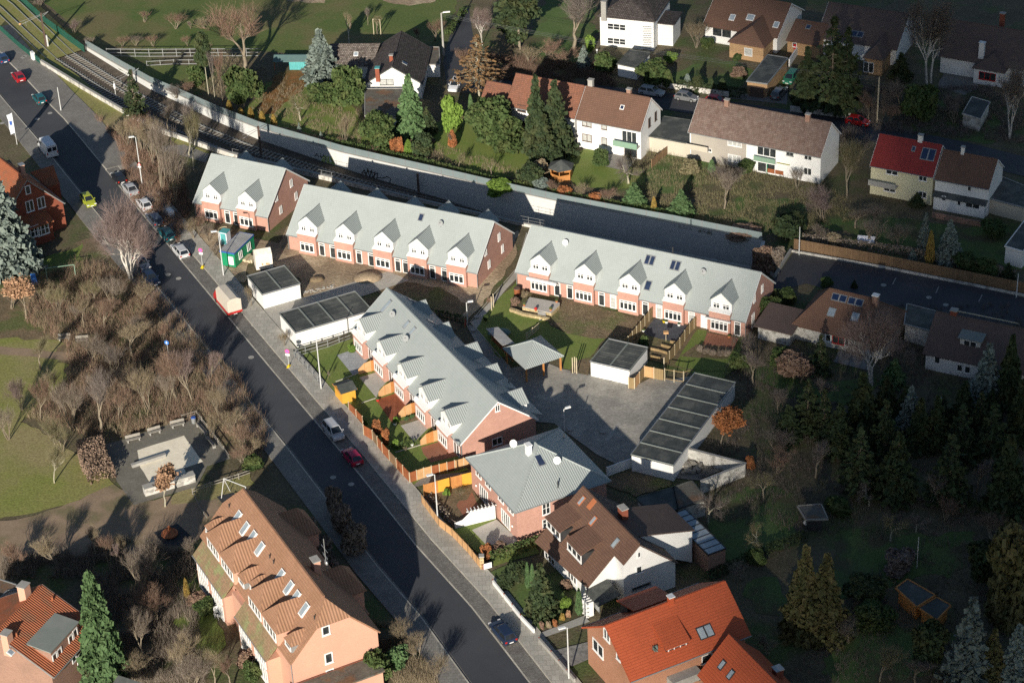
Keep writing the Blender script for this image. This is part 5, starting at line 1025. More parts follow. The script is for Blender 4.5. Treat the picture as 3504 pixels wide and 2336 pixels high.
# white house with barred windows
n5 = House('white_house', 'tall white house with barred windows and dark hipped roof', 'house', 17.6, 369.4, -20)
hiproof(n5, 10.6, 11.5, 5.7, ((4.4,3.6,8.4),(5.2,8.5,9.2)), 'roofdark'); n5.box('wall', 'render', .4, 10.2, .4, 11.1, 0, 5.65)
for x, y in ((287,242),(287,370)): n5.winp('F', .4, 'n5', x, y, 3.4, 1.2, cols=3, rows=2, bd=.1)
e = MB()
for i in range(11):
    for j in range(5):
        p = n5.hit('n5', 527+j*15+(i%2)*7, 240+i*20, (0,.4,0), (0,1,0)); e.box(p.x-.12, p.x+.12, .36, .4, p.z-.09, p.z+.09)
n5.part(e, 'ventilation_block', 'zinc'); 
for x in (236,290,345): n5.winp('F', .4, 'n5', x, 468, .7, .5, cols=1)
n5.box('side_wing', 'render', 10.25, 13.0, 3.0, 8.0, 0, 4.0); n5.part(MB().slab([(10.2,2.7,4.1),(13.3,2.7,4.1),(13.3,8.3,4.1),(10.2,8.3,4.1)], (0,0,.2)), 'wing_roof', 'roofdark')
q = n5.z('n5', 175, 40, 8); n5.chimney(q.x, q.y, 5, 8.6, .9, .9, 'concrete')
def crosship(H, k, fl, fr, br, apx, back, ze, zr, rm, wm):
    "hipped cross wing from pixels: front left, front right, back right eaves; hip top; back end of its ridge"
    A, B, C = [wh(H, k, *p, ze) for p in (fl, fr, br)]; P = wh(H, k, *apx, zr); w_ = B.x-A.x; y0 = (A.y+B.y)/2; xm = (A.x+B.x)/2; D = max(C.y-y0, 2.5); yp = y0+w_*.42
    a, b, c, d = (A.x,y0,ze), (B.x,y0,ze), (B.x,y0+D+1.5,ze), (A.x,y0+D+1.5,ze); p = (xm,yp,zr); q = (xm,y0+D+4.5,zr)
    q0 = H.part(MB().box(A.x+.3, B.x-.3, y0+.3, y0+D+2, 0, ze-.1), 'wing', wm)
    for t in ([a,b,p],[b,c,q,p],[d,a,p,q]): H.part(MB().slab([Vector(v) for v in (t if t[0] != d else t)], (0,0,-.12)), 'wing_roof', rm, q0)
    return xm, y0, A.x, B.x
n6 = House('bungalow', 'brown roofed bungalow with yellow brick wing and big front window', 'house', 36.1, 368.9, -28.6)
n6.gable(14.2, 13.0, 3.2, 7.1, wm='render', rm='roofbrown', verge='white', ue=.3, ve=.6, gut=False)
xm, y0, xa, xb = crosship(n6, 'n5', (1275,378), (1612,430), (1715,340), (1490,260), (1575,155), 3.0, 5.4, 'roofbrown', 'brickyel')
n6.winp('F', .6, 'n5', 1230, 295, 3.6, 1.6, cols=2); n6.winp('F', y0+.3, 'n5', 1466, 467, 1.5, 1.5, cols=1, gm='curtain', sill=False)
for x, y, fm in ((1322,160,'white'),(1485,160,'white'),(1715,225,'white')): n6.slope('n5', x, y, n6.pf, n6.nf, 1.0 if x != 1485 else 1.4, 1.3, fm=fm)
n6b = House('link_house', 'low orange brick link house with brown roof between two bungalows', 'house', 49.9, 361.9, -28.6)
n6b.gable(6.0, 9.5, 2.8, 4.9, wm='brickyel', rm='roofbrown', verge=None, ue=.05, ve=.9, gut=False); n6b.slope('n5', 2003, 245, n6b.pf, n6b.nf, .9, 1.0, gm='darkglass'); n6b.winp('F', .9, 'n5', 1880, 402, .8, .8, cols=1)
n6b.box('red_letter_panel', 'redp', 1.2, 1.8, .84, .89, 1.0, 2.0)
n7 = House('bungalow', 'dull brown roofed bungalow half hidden behind the big dark yew', 'house', 55.2, 361.6, -27.2)
n7.gable(14.6, 12.4, 3.2, 7.4, wm='render', rm='roofpurple', verge='white', ue=.3, ve=.6, gut=False)
xm, y0, xa, xb = crosship(n7, 'n6', (735,575), (945,610), (1070,500), (845,430), (925,315), 3.0, 5.0, 'roofpurple', 'brickyel')
n7.winp('F', y0+.3, 'n6', 797, 675, 1.8, 1.9, cols=2, sill=False); n7.slope('n6', 685, 345, n7.pf, n7.nf, 2.2, 1.2, gm='darkglass', cols=2)
q = n7.hit('n6', 930, 450, n7.pf, n7.nf); n7.slope('n6', 930, 452, (q.x,q.y,q.z), (1,-.3,1.1), .6, 1.2)
n8 = House('bungalow', 'brown roofed bungalow with tall white chimney at the right edge', 'house', 74.6, 351.9, -28.6)
n8.gable(16.5, 12.6, 3.2, 7.4, wm='render', rm='roofpurple', verge='white', ue=.3, ve=.6, gut=False)
xm, y0, xa, xb = crosship(n8, 'n6', (1830,680), (2160,735), (2300,650), (2070,480), (2120,400), 2.9, 5.0, 'roofpurple', 'render')
n8.winp('F', y0+.3, 'n6', 1985, 765, 2.9, 1.4, cols=3, fm='redp'); q = n8.hit('n6', 1925, 570, n8.pf, n8.nf); n8.chimney(q.x, q.y, q.z-.6, q.z+2.6, .9, .7, 'render', 'render')
q = n8.z('n6', 2135, 200, 7.2); n8.chimney(q.x, q.y, 6, 8.4, .8, .7)
# hipped house with solar panels, right
fl, fr = G('e1', 280, 392, 2.5), G('e1', 1110, 590, 2.5); L_ = math.hypot(fr.x-fl.x, fr.y-fl.y)
e1 = House('hipped_house', 'brown hipped roof bungalow with blue solar panels by the east road', 'house', fl.x, fl.y, math.degrees(math.atan2(fr.y-fl.y, fr.x-fl.x)))
ra, rb = wh(e1, 'e1', 620, 75, 6.6), wh(e1, 'e1', 960, 140, 6.6); W_ = (ra.y+rb.y)/2*2; ym = W_/2
hiproof(e1, L_, W_, 2.5, ((ra.x, ym, 6.6), (rb.x, ym, 6.6)), 'roofbrown'); e1.box('wall', 'render_old', .5, L_-.5, .5, W_-.5, 0, 2.45)
s1 = (6.6-2.5)/ym; sn = (0,-s1,1)
for i, (x, y) in enumerate(((708,155),(853,190))): e1.slope('e1', x, y, (0,0,2.5), sn, 2.2, 1.1, gm='solar', name='solar_panel', cols=2)
for x, y in ((640,282),(850,325)): e1.slope('e1', x, y, (0,0,2.5), sn, 1.1, 1.3)
for x, y, w_ in ((610,510,.9),(700,530,1.8),(775,550,.6)): e1.winp('F', .5, 'e1', x, y, w_, 1.2, cols=1 if w_ < 1 else 2, fm='redp' if w_ > 1 else 'white')
q = wh(e1, 'e1', 1028, 230, 5.2); e1.chimney(q.x, q.y, 3.4, 7.0, .8, .7, 'brickbrown', 'white')
e1.box('left_wing', 'render_old', -4.3, .49, -1.6, 3.2, 0, 2.1); e1.part(MB().slab([(-4.8,-2.1,2.12),(1.0,-2.1,2.12),(1.0,3.6,2.9),(-4.8,3.6,2.9)], (0,0,.15)), 'wing_roof', 'roofpurple')
fl = G('e1', 1445, 652, 2.6); e2 = House('dark_roof_house', 'low white house with dark roof and small dormer behind the tall spruces', 'house', fl.x, fl.y, -27.5)
e2.gable(15.5, 11.0, 2.6, 6.3, wm='render', rm='roofpurple', verge=None, ue=.4, ve=.5, gut=False)
for x, y in ((1580,705),(1780,775),(1850,790)): e2.winp('F', .5, 'e1', x, y, .9, 1.2, cols=1, bd=.12)
c_ = e2.hit('e1', 1870, 590, (0,2.2,0), (0,1,0)); b = MB(); b.box(c_.x-1.4, c_.x+1.4, 2.2, 5, 3.6, 5.0); d = e2.part(b, 'dormer', 'render_old'); e2.part(MB().slab([(c_.x-1.7,1.9,5.02),(c_.x+1.7,1.9,5.02),(c_.x+1.7,5.4,5.3),(c_.x-1.7,5.4,5.3)], (0,0,.12)), 'dormer_roof', 'feltgrey', d); e2.win('F', 2.2, c_.x, 4.4, 1.8, .9, cols=2, parent=d)
q = wh(e2, 'e1', 1725, 340, 5.5); e2.chimney(q.x, q.y, 4, 6.9, .9, .8); e2.slope('e1', 2030, 330, e2.pb, e2.nb, 8, 1.6, fm='feltgrey', gm='feltgrey', name='roof_strip')
# lower left house
fr_ = G('l7', 720, 1435, 4.6); b7 = House('brick_house', 'brown brick house with orange pantile roof and grey flat topped dormer, lower left', 'house', fr_.x, fr_.y, 65)
rg = wh(b7, 'l7', 560, 195, 8.8); b7.gable(rg.x+.1, rg.y*2, 4.6, 8.8, wm='brickbrown', rm='roofred', verge='zinc', ue=.3, ve=.5)
A_, B_, C_ = wh(b7, 'l7', 1060, 690, 6.7), wh(b7, 'l7', 680, 1110, 6.7), wh(b7, 'l7', 740, 590, 7.0)
y0 = (A_.y+B_.y)/2; b7.box('dormer', 'brickbrown', B_.x+.15, A_.x-.15, y0+.1, y0+3, 0, 6.55); b7.part(MB().slab([(B_.x,y0,6.6),(A_.x,y0,6.6),(A_.x,y0+3.6,7.0),(B_.x,y0+3.6,7.0)], (0,0,.14)), 'dormer_roof', 'feltgrey')
for x, y in ((735,1175),(800,1110),(950,930),(1010,850)): b7.winp('F', y0+.1, 'l7', x, y, .9, 1.4, cols=1, bd=.14)
for x, y in ((990,1160),(1085,1180)): b7.winp('F', .4, 'l7', x, y, .9 if x < 1000 else 1.6, 1.5, cols=1, bd=.14, sill=False)
q = wh(b7, 'l7', 310, 200, 10.2); b7.chimney(q.x, q.y, 6.5, 10.2, 1.1, 1.0, 'salmon'); q = wh(b7, 'l7', 80, 840, 9.0); b7.chimney(q.x, q.y, 6, 9.0, 1.0, .9, 'salmon')
for x, y in ((705,400),(225,890)):
    q = b7.hit('l7', x, y, b7.pf, b7.nf); b7.part(MB().tube(q, q+Vector((0,0,.5)), .12), 'vent_pipe', 'roofred', b7.roof)
b7.slope('l7', 140, 1105, b7.pf, b7.nf, .7, .8, fm='white')
flat('annex', 'grey flat roofed annex behind the tall salmon chimney', 'annex', pf('l7', 4.5, (-200,350),(270,470),(110,650),(-200,640)), 4.5, 'salmon', 'feltgrey', 'zinc')
flat('annex', 'gravel roofed annex at the left edge behind the orange pantile house', 'annex', pf('l7', 4.0, (-200,60),(225,195),(235,260),(100,270),(-10,390),(-200,370)), 4.0, 'render', 'feltbrown', 'zinc')
o = MB().slab([G('l7', x, y, z) for x, y, z in ((1585,1405,3.0),(1920,1513,3.0),(1880,1640,2.0),(1450,1600,2.0))], (0,0,-.15)).obj('shed_roof', M['felt']); tag(o, 'dark roof corner of a shed below the tall green conifer', 'shed')
# upper left brick house
cr = G('t8', 868, 1100, 0); b8 = House('brick_house', 'old red brick house with steep tiled gable beside the white van', 'house', cr.x, cr.y, -55)
apx = b8.hit('t8', 335, 500, (0,0,0), (1,0,0)); Wb = abs(apx.y)*2; hb = apx.z; bpy.data.objects.remove(b8.root)
b8 = House('brick_house', 'old red brick house with steep tiled gable beside the white van', 'house', cr.x-12*math.cos(R(-55))-Wb*-math.sin(R(-55)), cr.y-12*math.sin(R(-55))-Wb*math.cos(R(-55)), -55)
b8.gable(12.2, Wb, 4.2, hb, wm='brickold', rm='roofred', verge='zinc', ue=.2, ve=.2)
for x, y, w_, h_, c in ((355,633,.9,1.5,1),(380,840,1.3,1.9,2),(525,795,1.3,1.9,2)): b8.winp('R', 12.0, 't8', x, y, w_, h_, cols=c, bd=.12)
v0 = b8.hit('t8', 520, 1150, (14.4,0,0), (1,0,0)); b8.box('bay', 'brickold', 12.0, 14.4, v0.y-3.4, v0.y+2.0, 0, 3.4); b8.part(MB().slab([(11.9,v0.y-3.7,4.3),(14.8,v0.y-3.7,3.35),(14.8,v0.y+2.3,3.35),(11.9,v0.y+2.3,4.3)], (0,0,-.14)), 'bay_roof', 'roofred')
for x, y, w_, c in ((440,1160,1.5,2),(548,1135,2.0,3)): b8.winp('R', 14.4, 't8', x, y, w_, 1.9, cols=c, rows=2, bd=.14)
q = b8.z('t8', 275, 340, 9.0); b8.chimney(q.x, q.y, 5.0, 9.4, .8, .7, 'salmon', 'metal')
a_ = [b8.z('t8', *p) for p in ((385,408,6.3),(680,318,6.3),(765,555,4.4),(600,585,4.4))]; b8.part(MB().slab(a_, (0,0,-.15)), 'dormer_roof', 'roofred'); 
m_ = (a_[2]+a_[3])/2; b8.part(MB().slab([(p.x*.93+m_.x*.07, p.y*.93+m_.y*.07, 0) for p in a_], (0,0,4.2)), 'dormer', 'brickold')
a_ = [b8.z('t8', *p) for p in ((-200,330,6.6),(120,235,6.6),(240,400,6.6),(-120,540,6.6))]; b8.part(MB().slab([(p.x,p.y,6.0) for p in a_], (0,0,.4)), 'flat_dormer', 'feltbrown')
# ================= vegetation =================
NPR = np.random.RandomState
def npmesh(name, V, F, m, q=4):
    me = bpy.data.meshes.new(name); V = np.asarray(V, np.float32); F = np.asarray(F, np.int32)
    me.vertices.add(len(V)); me.vertices.foreach_set('co', V.ravel()); n = len(F)
    me.loops.add(n*q); me.loops.foreach_set('vertex_index', F.ravel()); me.polygons.add(n)
    me.polygons.foreach_set('loop_start', np.arange(0, n*q, q, dtype=np.int32)); me.update(); me.materials.append(m); return me
def leaves(P, size, rs, flat=.0, m=None, asp=1.6, up=None):
    "one small quad per point with random orientation"
    n = len(P); a = rs.normal(size=(n,3)); a[:,2] *= (1-flat); a /= np.linalg.norm(a,axis=1)[:,None]
    b = rs.normal(size=(n,3)); 
    if up is not None: b = b*.35+up
    b -= (a*b).sum(1)[:,None]*a; b /= np.linalg.norm(b,axis=1)[:,None]; c = np.cross(a,b)
    s = size*rs.uniform(.6,1.3,(n,1)); x = b*s*asp/2; y = c*s/2
    V = np.stack([P-x-y, P+x-y, P+x+y, P-x+y],1).reshape(-1,3); F = np.arange(4*n).reshape(n,4); return V, F
def segs(A, B, ra, rb, rs, k=3):
    "tapered k-sided tubes without caps"
    A = np.asarray(A); B = np.asarray(B); ra = np.asarray(ra)[:,None]; rb = np.asarray(rb)[:,None]; d = B-A; d /= np.maximum(np.linalg.norm(d,axis=1),1e-6)[:,None]
    h = np.where(np.abs(d[:,2:3]) > .9, np.array([[1.,0,0]]), np.array([[0,0,1.]])); x = np.cross(d,h); x /= np.linalg.norm(x,axis=1)[:,None]; y = np.cross(d,x); V = []
    for R_, P in ((ra,A),(rb,B)):
        for i in range(k): t = 2*math.pi*i/k; V.append(P+R_*(x*math.cos(t)+y*math.sin(t)))
    V = np.stack(V,1); n = len(A); base = (np.arange(n)*2*k)[:,None]
    F = np.concatenate([base+np.array([[i,(i+1)%k,(i+1)%k+k,i+k]]) for i in range(k)],0); return V.reshape(-1,3), F
def merge(L):
    V = []; F = []; o = 0
    for v, f in L: V.append(v); F.append(f+o); o += len(v)
    return np.concatenate(V), np.concatenate(F)
def bare(seed, forks=3, spread=.5, levels=5, up=.35, trunk=.16, stems=1, twr=.0055, hshape=1.0, n_tw=2, lean=0):
    "leafless tree of height 1 (scaled later): returns limb and twig meshes data"
    rs = NPR(seed); limbs = []; tw = []
    def grow(p, d, L, r, lev):
        n = 3; q = p
        for i in range(n):
            d2 = d+rs.normal(size=3)*.12; d2[2] += up*.12; d2 /= np.linalg.norm(d2); p2 = q+d2*L/n; (limbs if lev < levels-1 else tw).append((q,p2,r*(1-.25*i/n),r*(1-.25*(i+1)/n))); 
            if lev > 0 and lev < levels and i < n-1 and rs.rand() < (.5 if lev < levels-1 else .3): side(p2, d2, L*.55, r*.45, lev+1)
            q = p2; d = d2
        if lev < levels:
            k = forks if rs.rand() < .45 else forks-1
            for _ in range(max(2,k)): side(q, d, L*rs.uniform(.62,.82), r*rs.uniform(.5,.68), lev+1)
    def side(q, d, L, r, lev):
        t = rs.normal(size=3); t -= t.dot(d)*d; t /= np.linalg.norm(t); e = d+t*spread*rs.uniform(.6,1.4); e[2] += up*.4; e /= np.linalg.norm(e); grow(q, e, L, r, lev)
    for s in range(stems):
        a = rs.uniform(0,6.28); t = .22*(stems > 1); d = np.array([math.cos(a)*t+lean, math.sin(a)*t, 1.]); d /= np.linalg.norm(d)
        grow(np.array([math.cos(a)*.02*(stems>1), math.sin(a)*.02*(stems>1), 0.]), d, .30*hshape, trunk*.13/(1+.22*(stems-1)), 0)
    T = [p for p in tw]; ends = np.array([b for a,b,_,_ in T]); dirs = np.array([(b-a)/max(np.linalg.norm(b-a),1e-5) for a,b,_,_ in T])
    k = n_tw; P0 = np.repeat(ends,k,0); D = np.repeat(dirs,k,0)+rs.normal(size=(len(ends)*k,3))*.34; D[:,2] += .22; D /= np.linalg.norm(D,axis=1)[:,None]; P0 = P0+rs.normal(size=P0.shape)*.006; P1 = P0+D*rs.uniform(.05,.14,(len(P0),1))
    A = np.array([a for a,_,_,_ in limbs]); B = np.array([b for _,b,_,_ in limbs]); ra = [c for _,_,c,_ in limbs]; rb = [c for _,_,_,c in limbs]
    lv = segs(A,B,[max(q,.0022) for q in ra],[max(q,.0019) for q in rb],rs,4); tA = np.array([a for a,_,_,_ in T]); tB = np.array([b for _,b,_,_ in T]); t1 = segs(tA,tB,[max(c,twr*.13) for _,_,c,_ in T],[max(c,twr*.12) for _,_,_,c in T],rs,3)
    s_ = np.cross(D, rs.normal(size=D.shape)); s_ /= np.linalg.norm(s_,axis=1)[:,None]; s_ *= twr*.13
    V = np.stack([P0-s_, P0+s_, P1+s_*.5, P1-s_*.5],1).reshape(-1,3); F = np.arange(len(V)).reshape(-1,4); t2 = (V,F)
    hmax = max(P1[:,2].max(), .01); w_ = np.percentile(np.hypot(P1[:,0],P1[:,1]), 97)
    lv = (lv[0]/hmax, lv[1]); tv = merge([t1,t2]); tv = (tv[0]/hmax, tv[1]); return lv, tv, w_/hmax, P1/hmax
BARE = {}
for nm, kw in dict(std=dict(seed=3, levels=5, up=.6, spread=.42), std2=dict(seed=11, levels=5, spread=.5, up=.55), std3=dict(seed=8, levels=5, spread=.36, up=.8), multi=dict(seed=5, stems=5, levels=4, spread=.42, up=.7, n_tw=2), multi2=dict(seed=21, stems=6, levels=4, spread=.5, up=.6, n_tw=2),
                   birch=dict(seed=14, levels=5, spread=.6, up=.35, stems=3, trunk=.2), fruit=dict(seed=31, levels=4, spread=.85, up=.1, hshape=.7, n_tw=5, trunk=.2), slim=dict(seed=17, levels=5, spread=.3, up=.8)).items():
    BARE[nm] = bare(**kw)
def scat(V, w_, w, h):
    V = V.copy(); k = (w/2)/(w_*h) if w else 1.0; V[:,:2] *= h*k; V[:,2] *= h; return V
CACHE = {}
def tree_bare(kind, h, w, tm, bm='trunk', leaf=None):
    "nearest cached size step keeps twigs at a sensible thickness"
    lv, tv, w_, pts = BARE[kind]; key = (kind, tm, bm, leaf)
    if key not in CACHE:
        a = npmesh('limbs', lv[0], lv[1], M[bm]); c = npmesh('crown', tv[0], tv[1], M[tm])
        if leaf:
            rs = NPR(5); sel = pts[rs.rand(len(pts)) < .9]; sel = np.repeat(sel, 2, 0)+rs.normal(size=(len(sel)*2,3))*.02; V, F = leaves(sel, .028, rs); v, f = merge([tv, (V, F)]); c = npmesh('crown', v, f, M[leaf])
        CACHE[key] = (a, c)
    return CACHE[key]+(w_,)
def conifer(seed, n=26, droop=.25, rw=.30, size=.040, dens=26, base=.08, shape=1.0, nb=11, gap=0.0):
    "spruce of height 1: whorls of drooping boughs carrying needle sprays"
    rs = NPR(seed); A = []; B = []; r0 = []; r1 = []; P = []; U = []
    for i in range(n):
        z = base+(1-base)*(i+.5)/n; R_ = rw*((1-z)/(1-base))**shape*rs.uniform(.85,1.12)+.012
        k = max(4, int(nb*(.5+.5*(1-z))))
        for j in range(k):
            if rs.rand() < gap: continue
            a = 2*math.pi*(j+rs.rand()*.7)/k+i; L = R_*rs.uniform(.75,1.15); m = max(3, int(dens*L/rw)); t = rs.uniform(.12,1,m)**.7; dz = -droop*L*(t**1.3)+.10*L*t**4
            x = math.cos(a)*L*t; y = math.sin(a)*L*t; wd = L*.20*(1-t*.55); s = rs.uniform(-1,1,m)*wd
            P.append(np.stack([x-math.sin(a)*s, y+math.cos(a)*s, z+dz+rs.normal(size=m)*.006-np.abs(s)*.35],1)); U.append(np.tile([math.cos(a),math.sin(a),-droop],(m,1)))
            A.append((0,0,z)); B.append((math.cos(a)*L*.8, math.sin(a)*L*.8, z-droop*L*.7)); r0.append(.0035); r1.append(.001)
    P = np.concatenate(P); U = np.concatenate(U); V, F = leaves(P, size, rs, m=None, asp=1.9, up=U)
    tA = [(0,0,0),(0,0,.5)]; tB = [(0,0,.5),(0,0,.97)]; lt = segs(np.array(A+tA), np.array(B+tB), r0+[.016,.010], r1+[.010,.002], rs, 5); return lt, (V, F), rw
def blob(seed, lumps=14, n=5200, size=.055, fl=.9, low=.12, rad=.34, stem=.10):
    "dense evergreen of height 1, width 1: leaf clumps on many lumps"
    rs = NPR(seed); P = []
    for i in range(lumps):
        a = rs.uniform(0,6.28); z = rs.uniform(low,.82); rr = .30*math.sqrt(max(.05,1-((z-.45)/.6)**2)); d = rs.uniform(.25,1)*rr; c = np.array([math.cos(a)*d, math.sin(a)*d, z]); R_ = rs.uniform(.12,.22)
        v = rs.normal(size=(n//lumps,3)); v /= np.linalg.norm(v,axis=1)[:,None]; v = v*R_*rs.uniform(.72,1.08,(len(v),1)); P.append(c+v)
    P = np.concatenate(P); P = P[P[:,2] > .01]; P[:,2] /= P[:,2].max(); w_ = np.percentile(np.hypot(P[:,0],P[:,1]),98); P[:,:2] *= .5/w_
    V, F = leaves(P, size, rs); lt = segs(np.array([(0,0,0),(0,0,.3),(0,0,.3),(0,0,.3)]), np.array([(0,0,.3),(.2,.1,.7),(-.18,.12,.68),(0,-.2,.7)]), [.03,.02,.018,.018], [.022,.004,.004,.004], rs, 5); return lt, (V, F), .5
def column(seed, n=2600, size=.05):
    rs = NPR(seed); z = rs.uniform(.02,1,n); a = rs.uniform(0,6.28,n); r = .5*np.sqrt(np.clip(1-z,0,1))*np.minimum(1,(z+.12)*3)*rs.uniform(.75,1.06,n); P = np.stack([np.cos(a)*r,np.sin(a)*r,z],1); V, F = leaves(P, size, rs, up=np.array([[0,0,1.]])); lt = segs(np.array([(0,0,0.)]),np.array([(0,0,.9)]),[.05],[.01],rs,5); return lt,(V,F),.5
def pine(seed, n=3600, size=.05, clumps=15, low=.55, rw=.26):
    rs = NPR(seed); P = []; A = [(0,0,0),(.01,0,.4)]; B = [(.01,0,.4),(0,.01,.92)]; ra = [.018,.013]; rb = [.013,.004]
    for i in range(clumps):
        z = low+(1-low)*(i+.5)/clumps; a = i*2.4; d = rs.uniform(.3,1)*rw*(1-((z-low)/(1-low))**2*.75); c = np.array([math.cos(a)*d, math.sin(a)*d, z-.03]); A.append((0,0,z-.10)); B.append(tuple(c)); ra.append(.006); rb.append(.002)
        v = rs.normal(size=(n//clumps,3)); v /= np.linalg.norm(v,axis=1)[:,None]; P.append(c+v*np.array([.10,.10,.05])*rs.uniform(.6,1.1,(len(v),1)))
    P = np.concatenate(P); P[:,2] /= max(P[:,2].max(),1); V, F = leaves(P, size, rs); lt = segs(np.array(A),np.array(B),ra,rb,rs,5); return lt,(V,F),rw+.08
SOLID = dict(spruce=conifer(1), spruce2=conifer(2, n=30, droop=.35, dens=30), spruce3=conifer(7, n=22, droop=.18, rw=.33, gap=.12), firopen=conifer(9, n=20, droop=.12, rw=.36, dens=18, gap=.25, size=.034), larch=conifer(12, n=22, droop=.05, rw=.36, dens=13, size=.022, gap=.1, base=.22),
    dense=conifer(4, n=40, droop=.5, rw=.26, dens=44, nb=16, base=.02, size=.036, shape=.75), blob=blob(1), blob2=blob(2, lumps=20), bush=blob(3, lumps=9, n=2600, size=.075, low=.15), thuja=column(1), thuja2=column(2), pine=pine(3))
for k_, v_ in list(SOLID.items()):
    if k_ not in ('blob','blob2','bush','thuja','thuja2','pine'):
        pass
def tree_solid(kind, cm, bm='trunk'):
    key = (kind, cm, bm)
    if key not in CACHE:
        lt, cr, w_ = SOLID[kind]; CACHE[key] = (npmesh('limbs', lt[0], lt[1], M[bm]), npmesh('crown', cr[0], cr[1], M[cm]))
    return CACHE[key]+(SOLID[kind][2],)
SEED = random.Random(7)
def plant(name, kind, x, y, h, w, cm, label, cat='tree', bm='trunk', leaf=None, group=None, rz=None, z=0):
    if kind in BARE: tr, cr, w_ = tree_bare(kind, h, w, cm, bm, leaf)
    else: tr, cr, w_ = tree_solid(kind, cm, bm)
    sx = (w/2)/w_; t = empty(name, (x, y, z), SEED.uniform(0, 6.28) if rz is None else rz, label, cat, group)
    t.scale = (sx, sx, h); put(tr, 'trunk', t); put(cr, 'foliage' if kind in SOLID else 'twigs', t); return t
def tr(name, kind, k, x, y, ty, w, cm, label, cat='tree', **kw):
    "base pixel (x, y), top pixel row ty, crown width in pixels of panel k"
    b = G(k, x, y); h = max(HT(k, x, y, x, ty), .5); dist = (b-CAMP).length; ww = w*PAN[k][2]*dist/FPX
    return plant(name, kind, b.x, b.y, h*.97, ww, cm, label, cat, **kw)

# ---------------- trees and shrubs, placed one by one ----------------
T = tr
# by the road and tracks
T('fir_tree','firopen','1a',915,800,455,190,'needle','dark green fir growing over the low wall beside the tram tracks')
T('birch_tree','birch','pk',590,1400,230,900,'twigpurple','large white stemmed birch with several upright trunks over the road edge',bm='birch')
t_ = T('birch_tree','birch','pk',545,1400,300,600,'twigpurple','slender white birch leaning left beside the bigger birch',bm='birch',rz=2.2); t_.rotation_euler = (R(6), R(-17), 2.2)
T('bare_tree','multi','bt',1010,1360,560,430,'twig','bare multi stemmed tree left of the first row house, by its gravel verge')
T('bare_tree','std2','bt',1220,950,150,330,'twiggreen','bare greenish tree with forked trunk against the retaining wall',bm='trunkgrey')
T('bare_tree','std3','bt',1165,780,130,300,'twiggrey','pale thin bare tree just behind the forked one at the retaining wall',bm='trunkgrey')
T('bare_tree','multi2','bt',860,1180,330,420,'twig','broad bare bushy tree behind the street lamp and silver cars')
T('bare_tree','multi','bt',760,900,300,360,'twigtan','tan bare tree between the lamp with red sign and the dark fir')
T('bare_tree','multi2','bt',640,760,280,360,'twigred','reddish bare bush beside the grass strip below the dark fir')
T('bare_tree','multi','bt',470,700,330,330,'twigtan','low tan scrub tree at the end of the grass strip')
T('bare_tree','std','bt',925,520,170,250,'twig','small bare brown tree close to the track bed')
T('bare_tree','multi','bt',1080,1180,880,260,'twig','low dark bare bush left of the first grey roof corner')
T('shrub','multi2','bt',720,1180,960,230,'twigred','rusty bare shrub between the lamp pole and the parked silver saloon','shrub')
T('shrub','multi','bt',830,1330,1180,240,'twigred','rusty shrub beside the grey estate car','shrub')
T('shrub','multi2','b1',90,1240,960,330,'twigtan','tan bare hedge bush at the verge left of the green container','shrub')
T('shrub','multi','g1',250,420,180,280,'twig','bare brush left of the portable toilet','shrub')
T('shrub','multi2','g1',120,330,60,260,'twigred','bare rusty brush beside the parked green estate','shrub')
T('shrub','multi','g1',330,620,430,200,'twig','low bare brush between the sign with yellow foot and the container','shrub')
T('shrub','multi2','g1',820,1290,980,180,'twigtan','dry tan grasses at the corner of the left double garage','shrub')
T('shrub','multi','1b',1910,850,740,110,'twigtan','dry tan shrub at the street corner of the four bay garage','shrub')
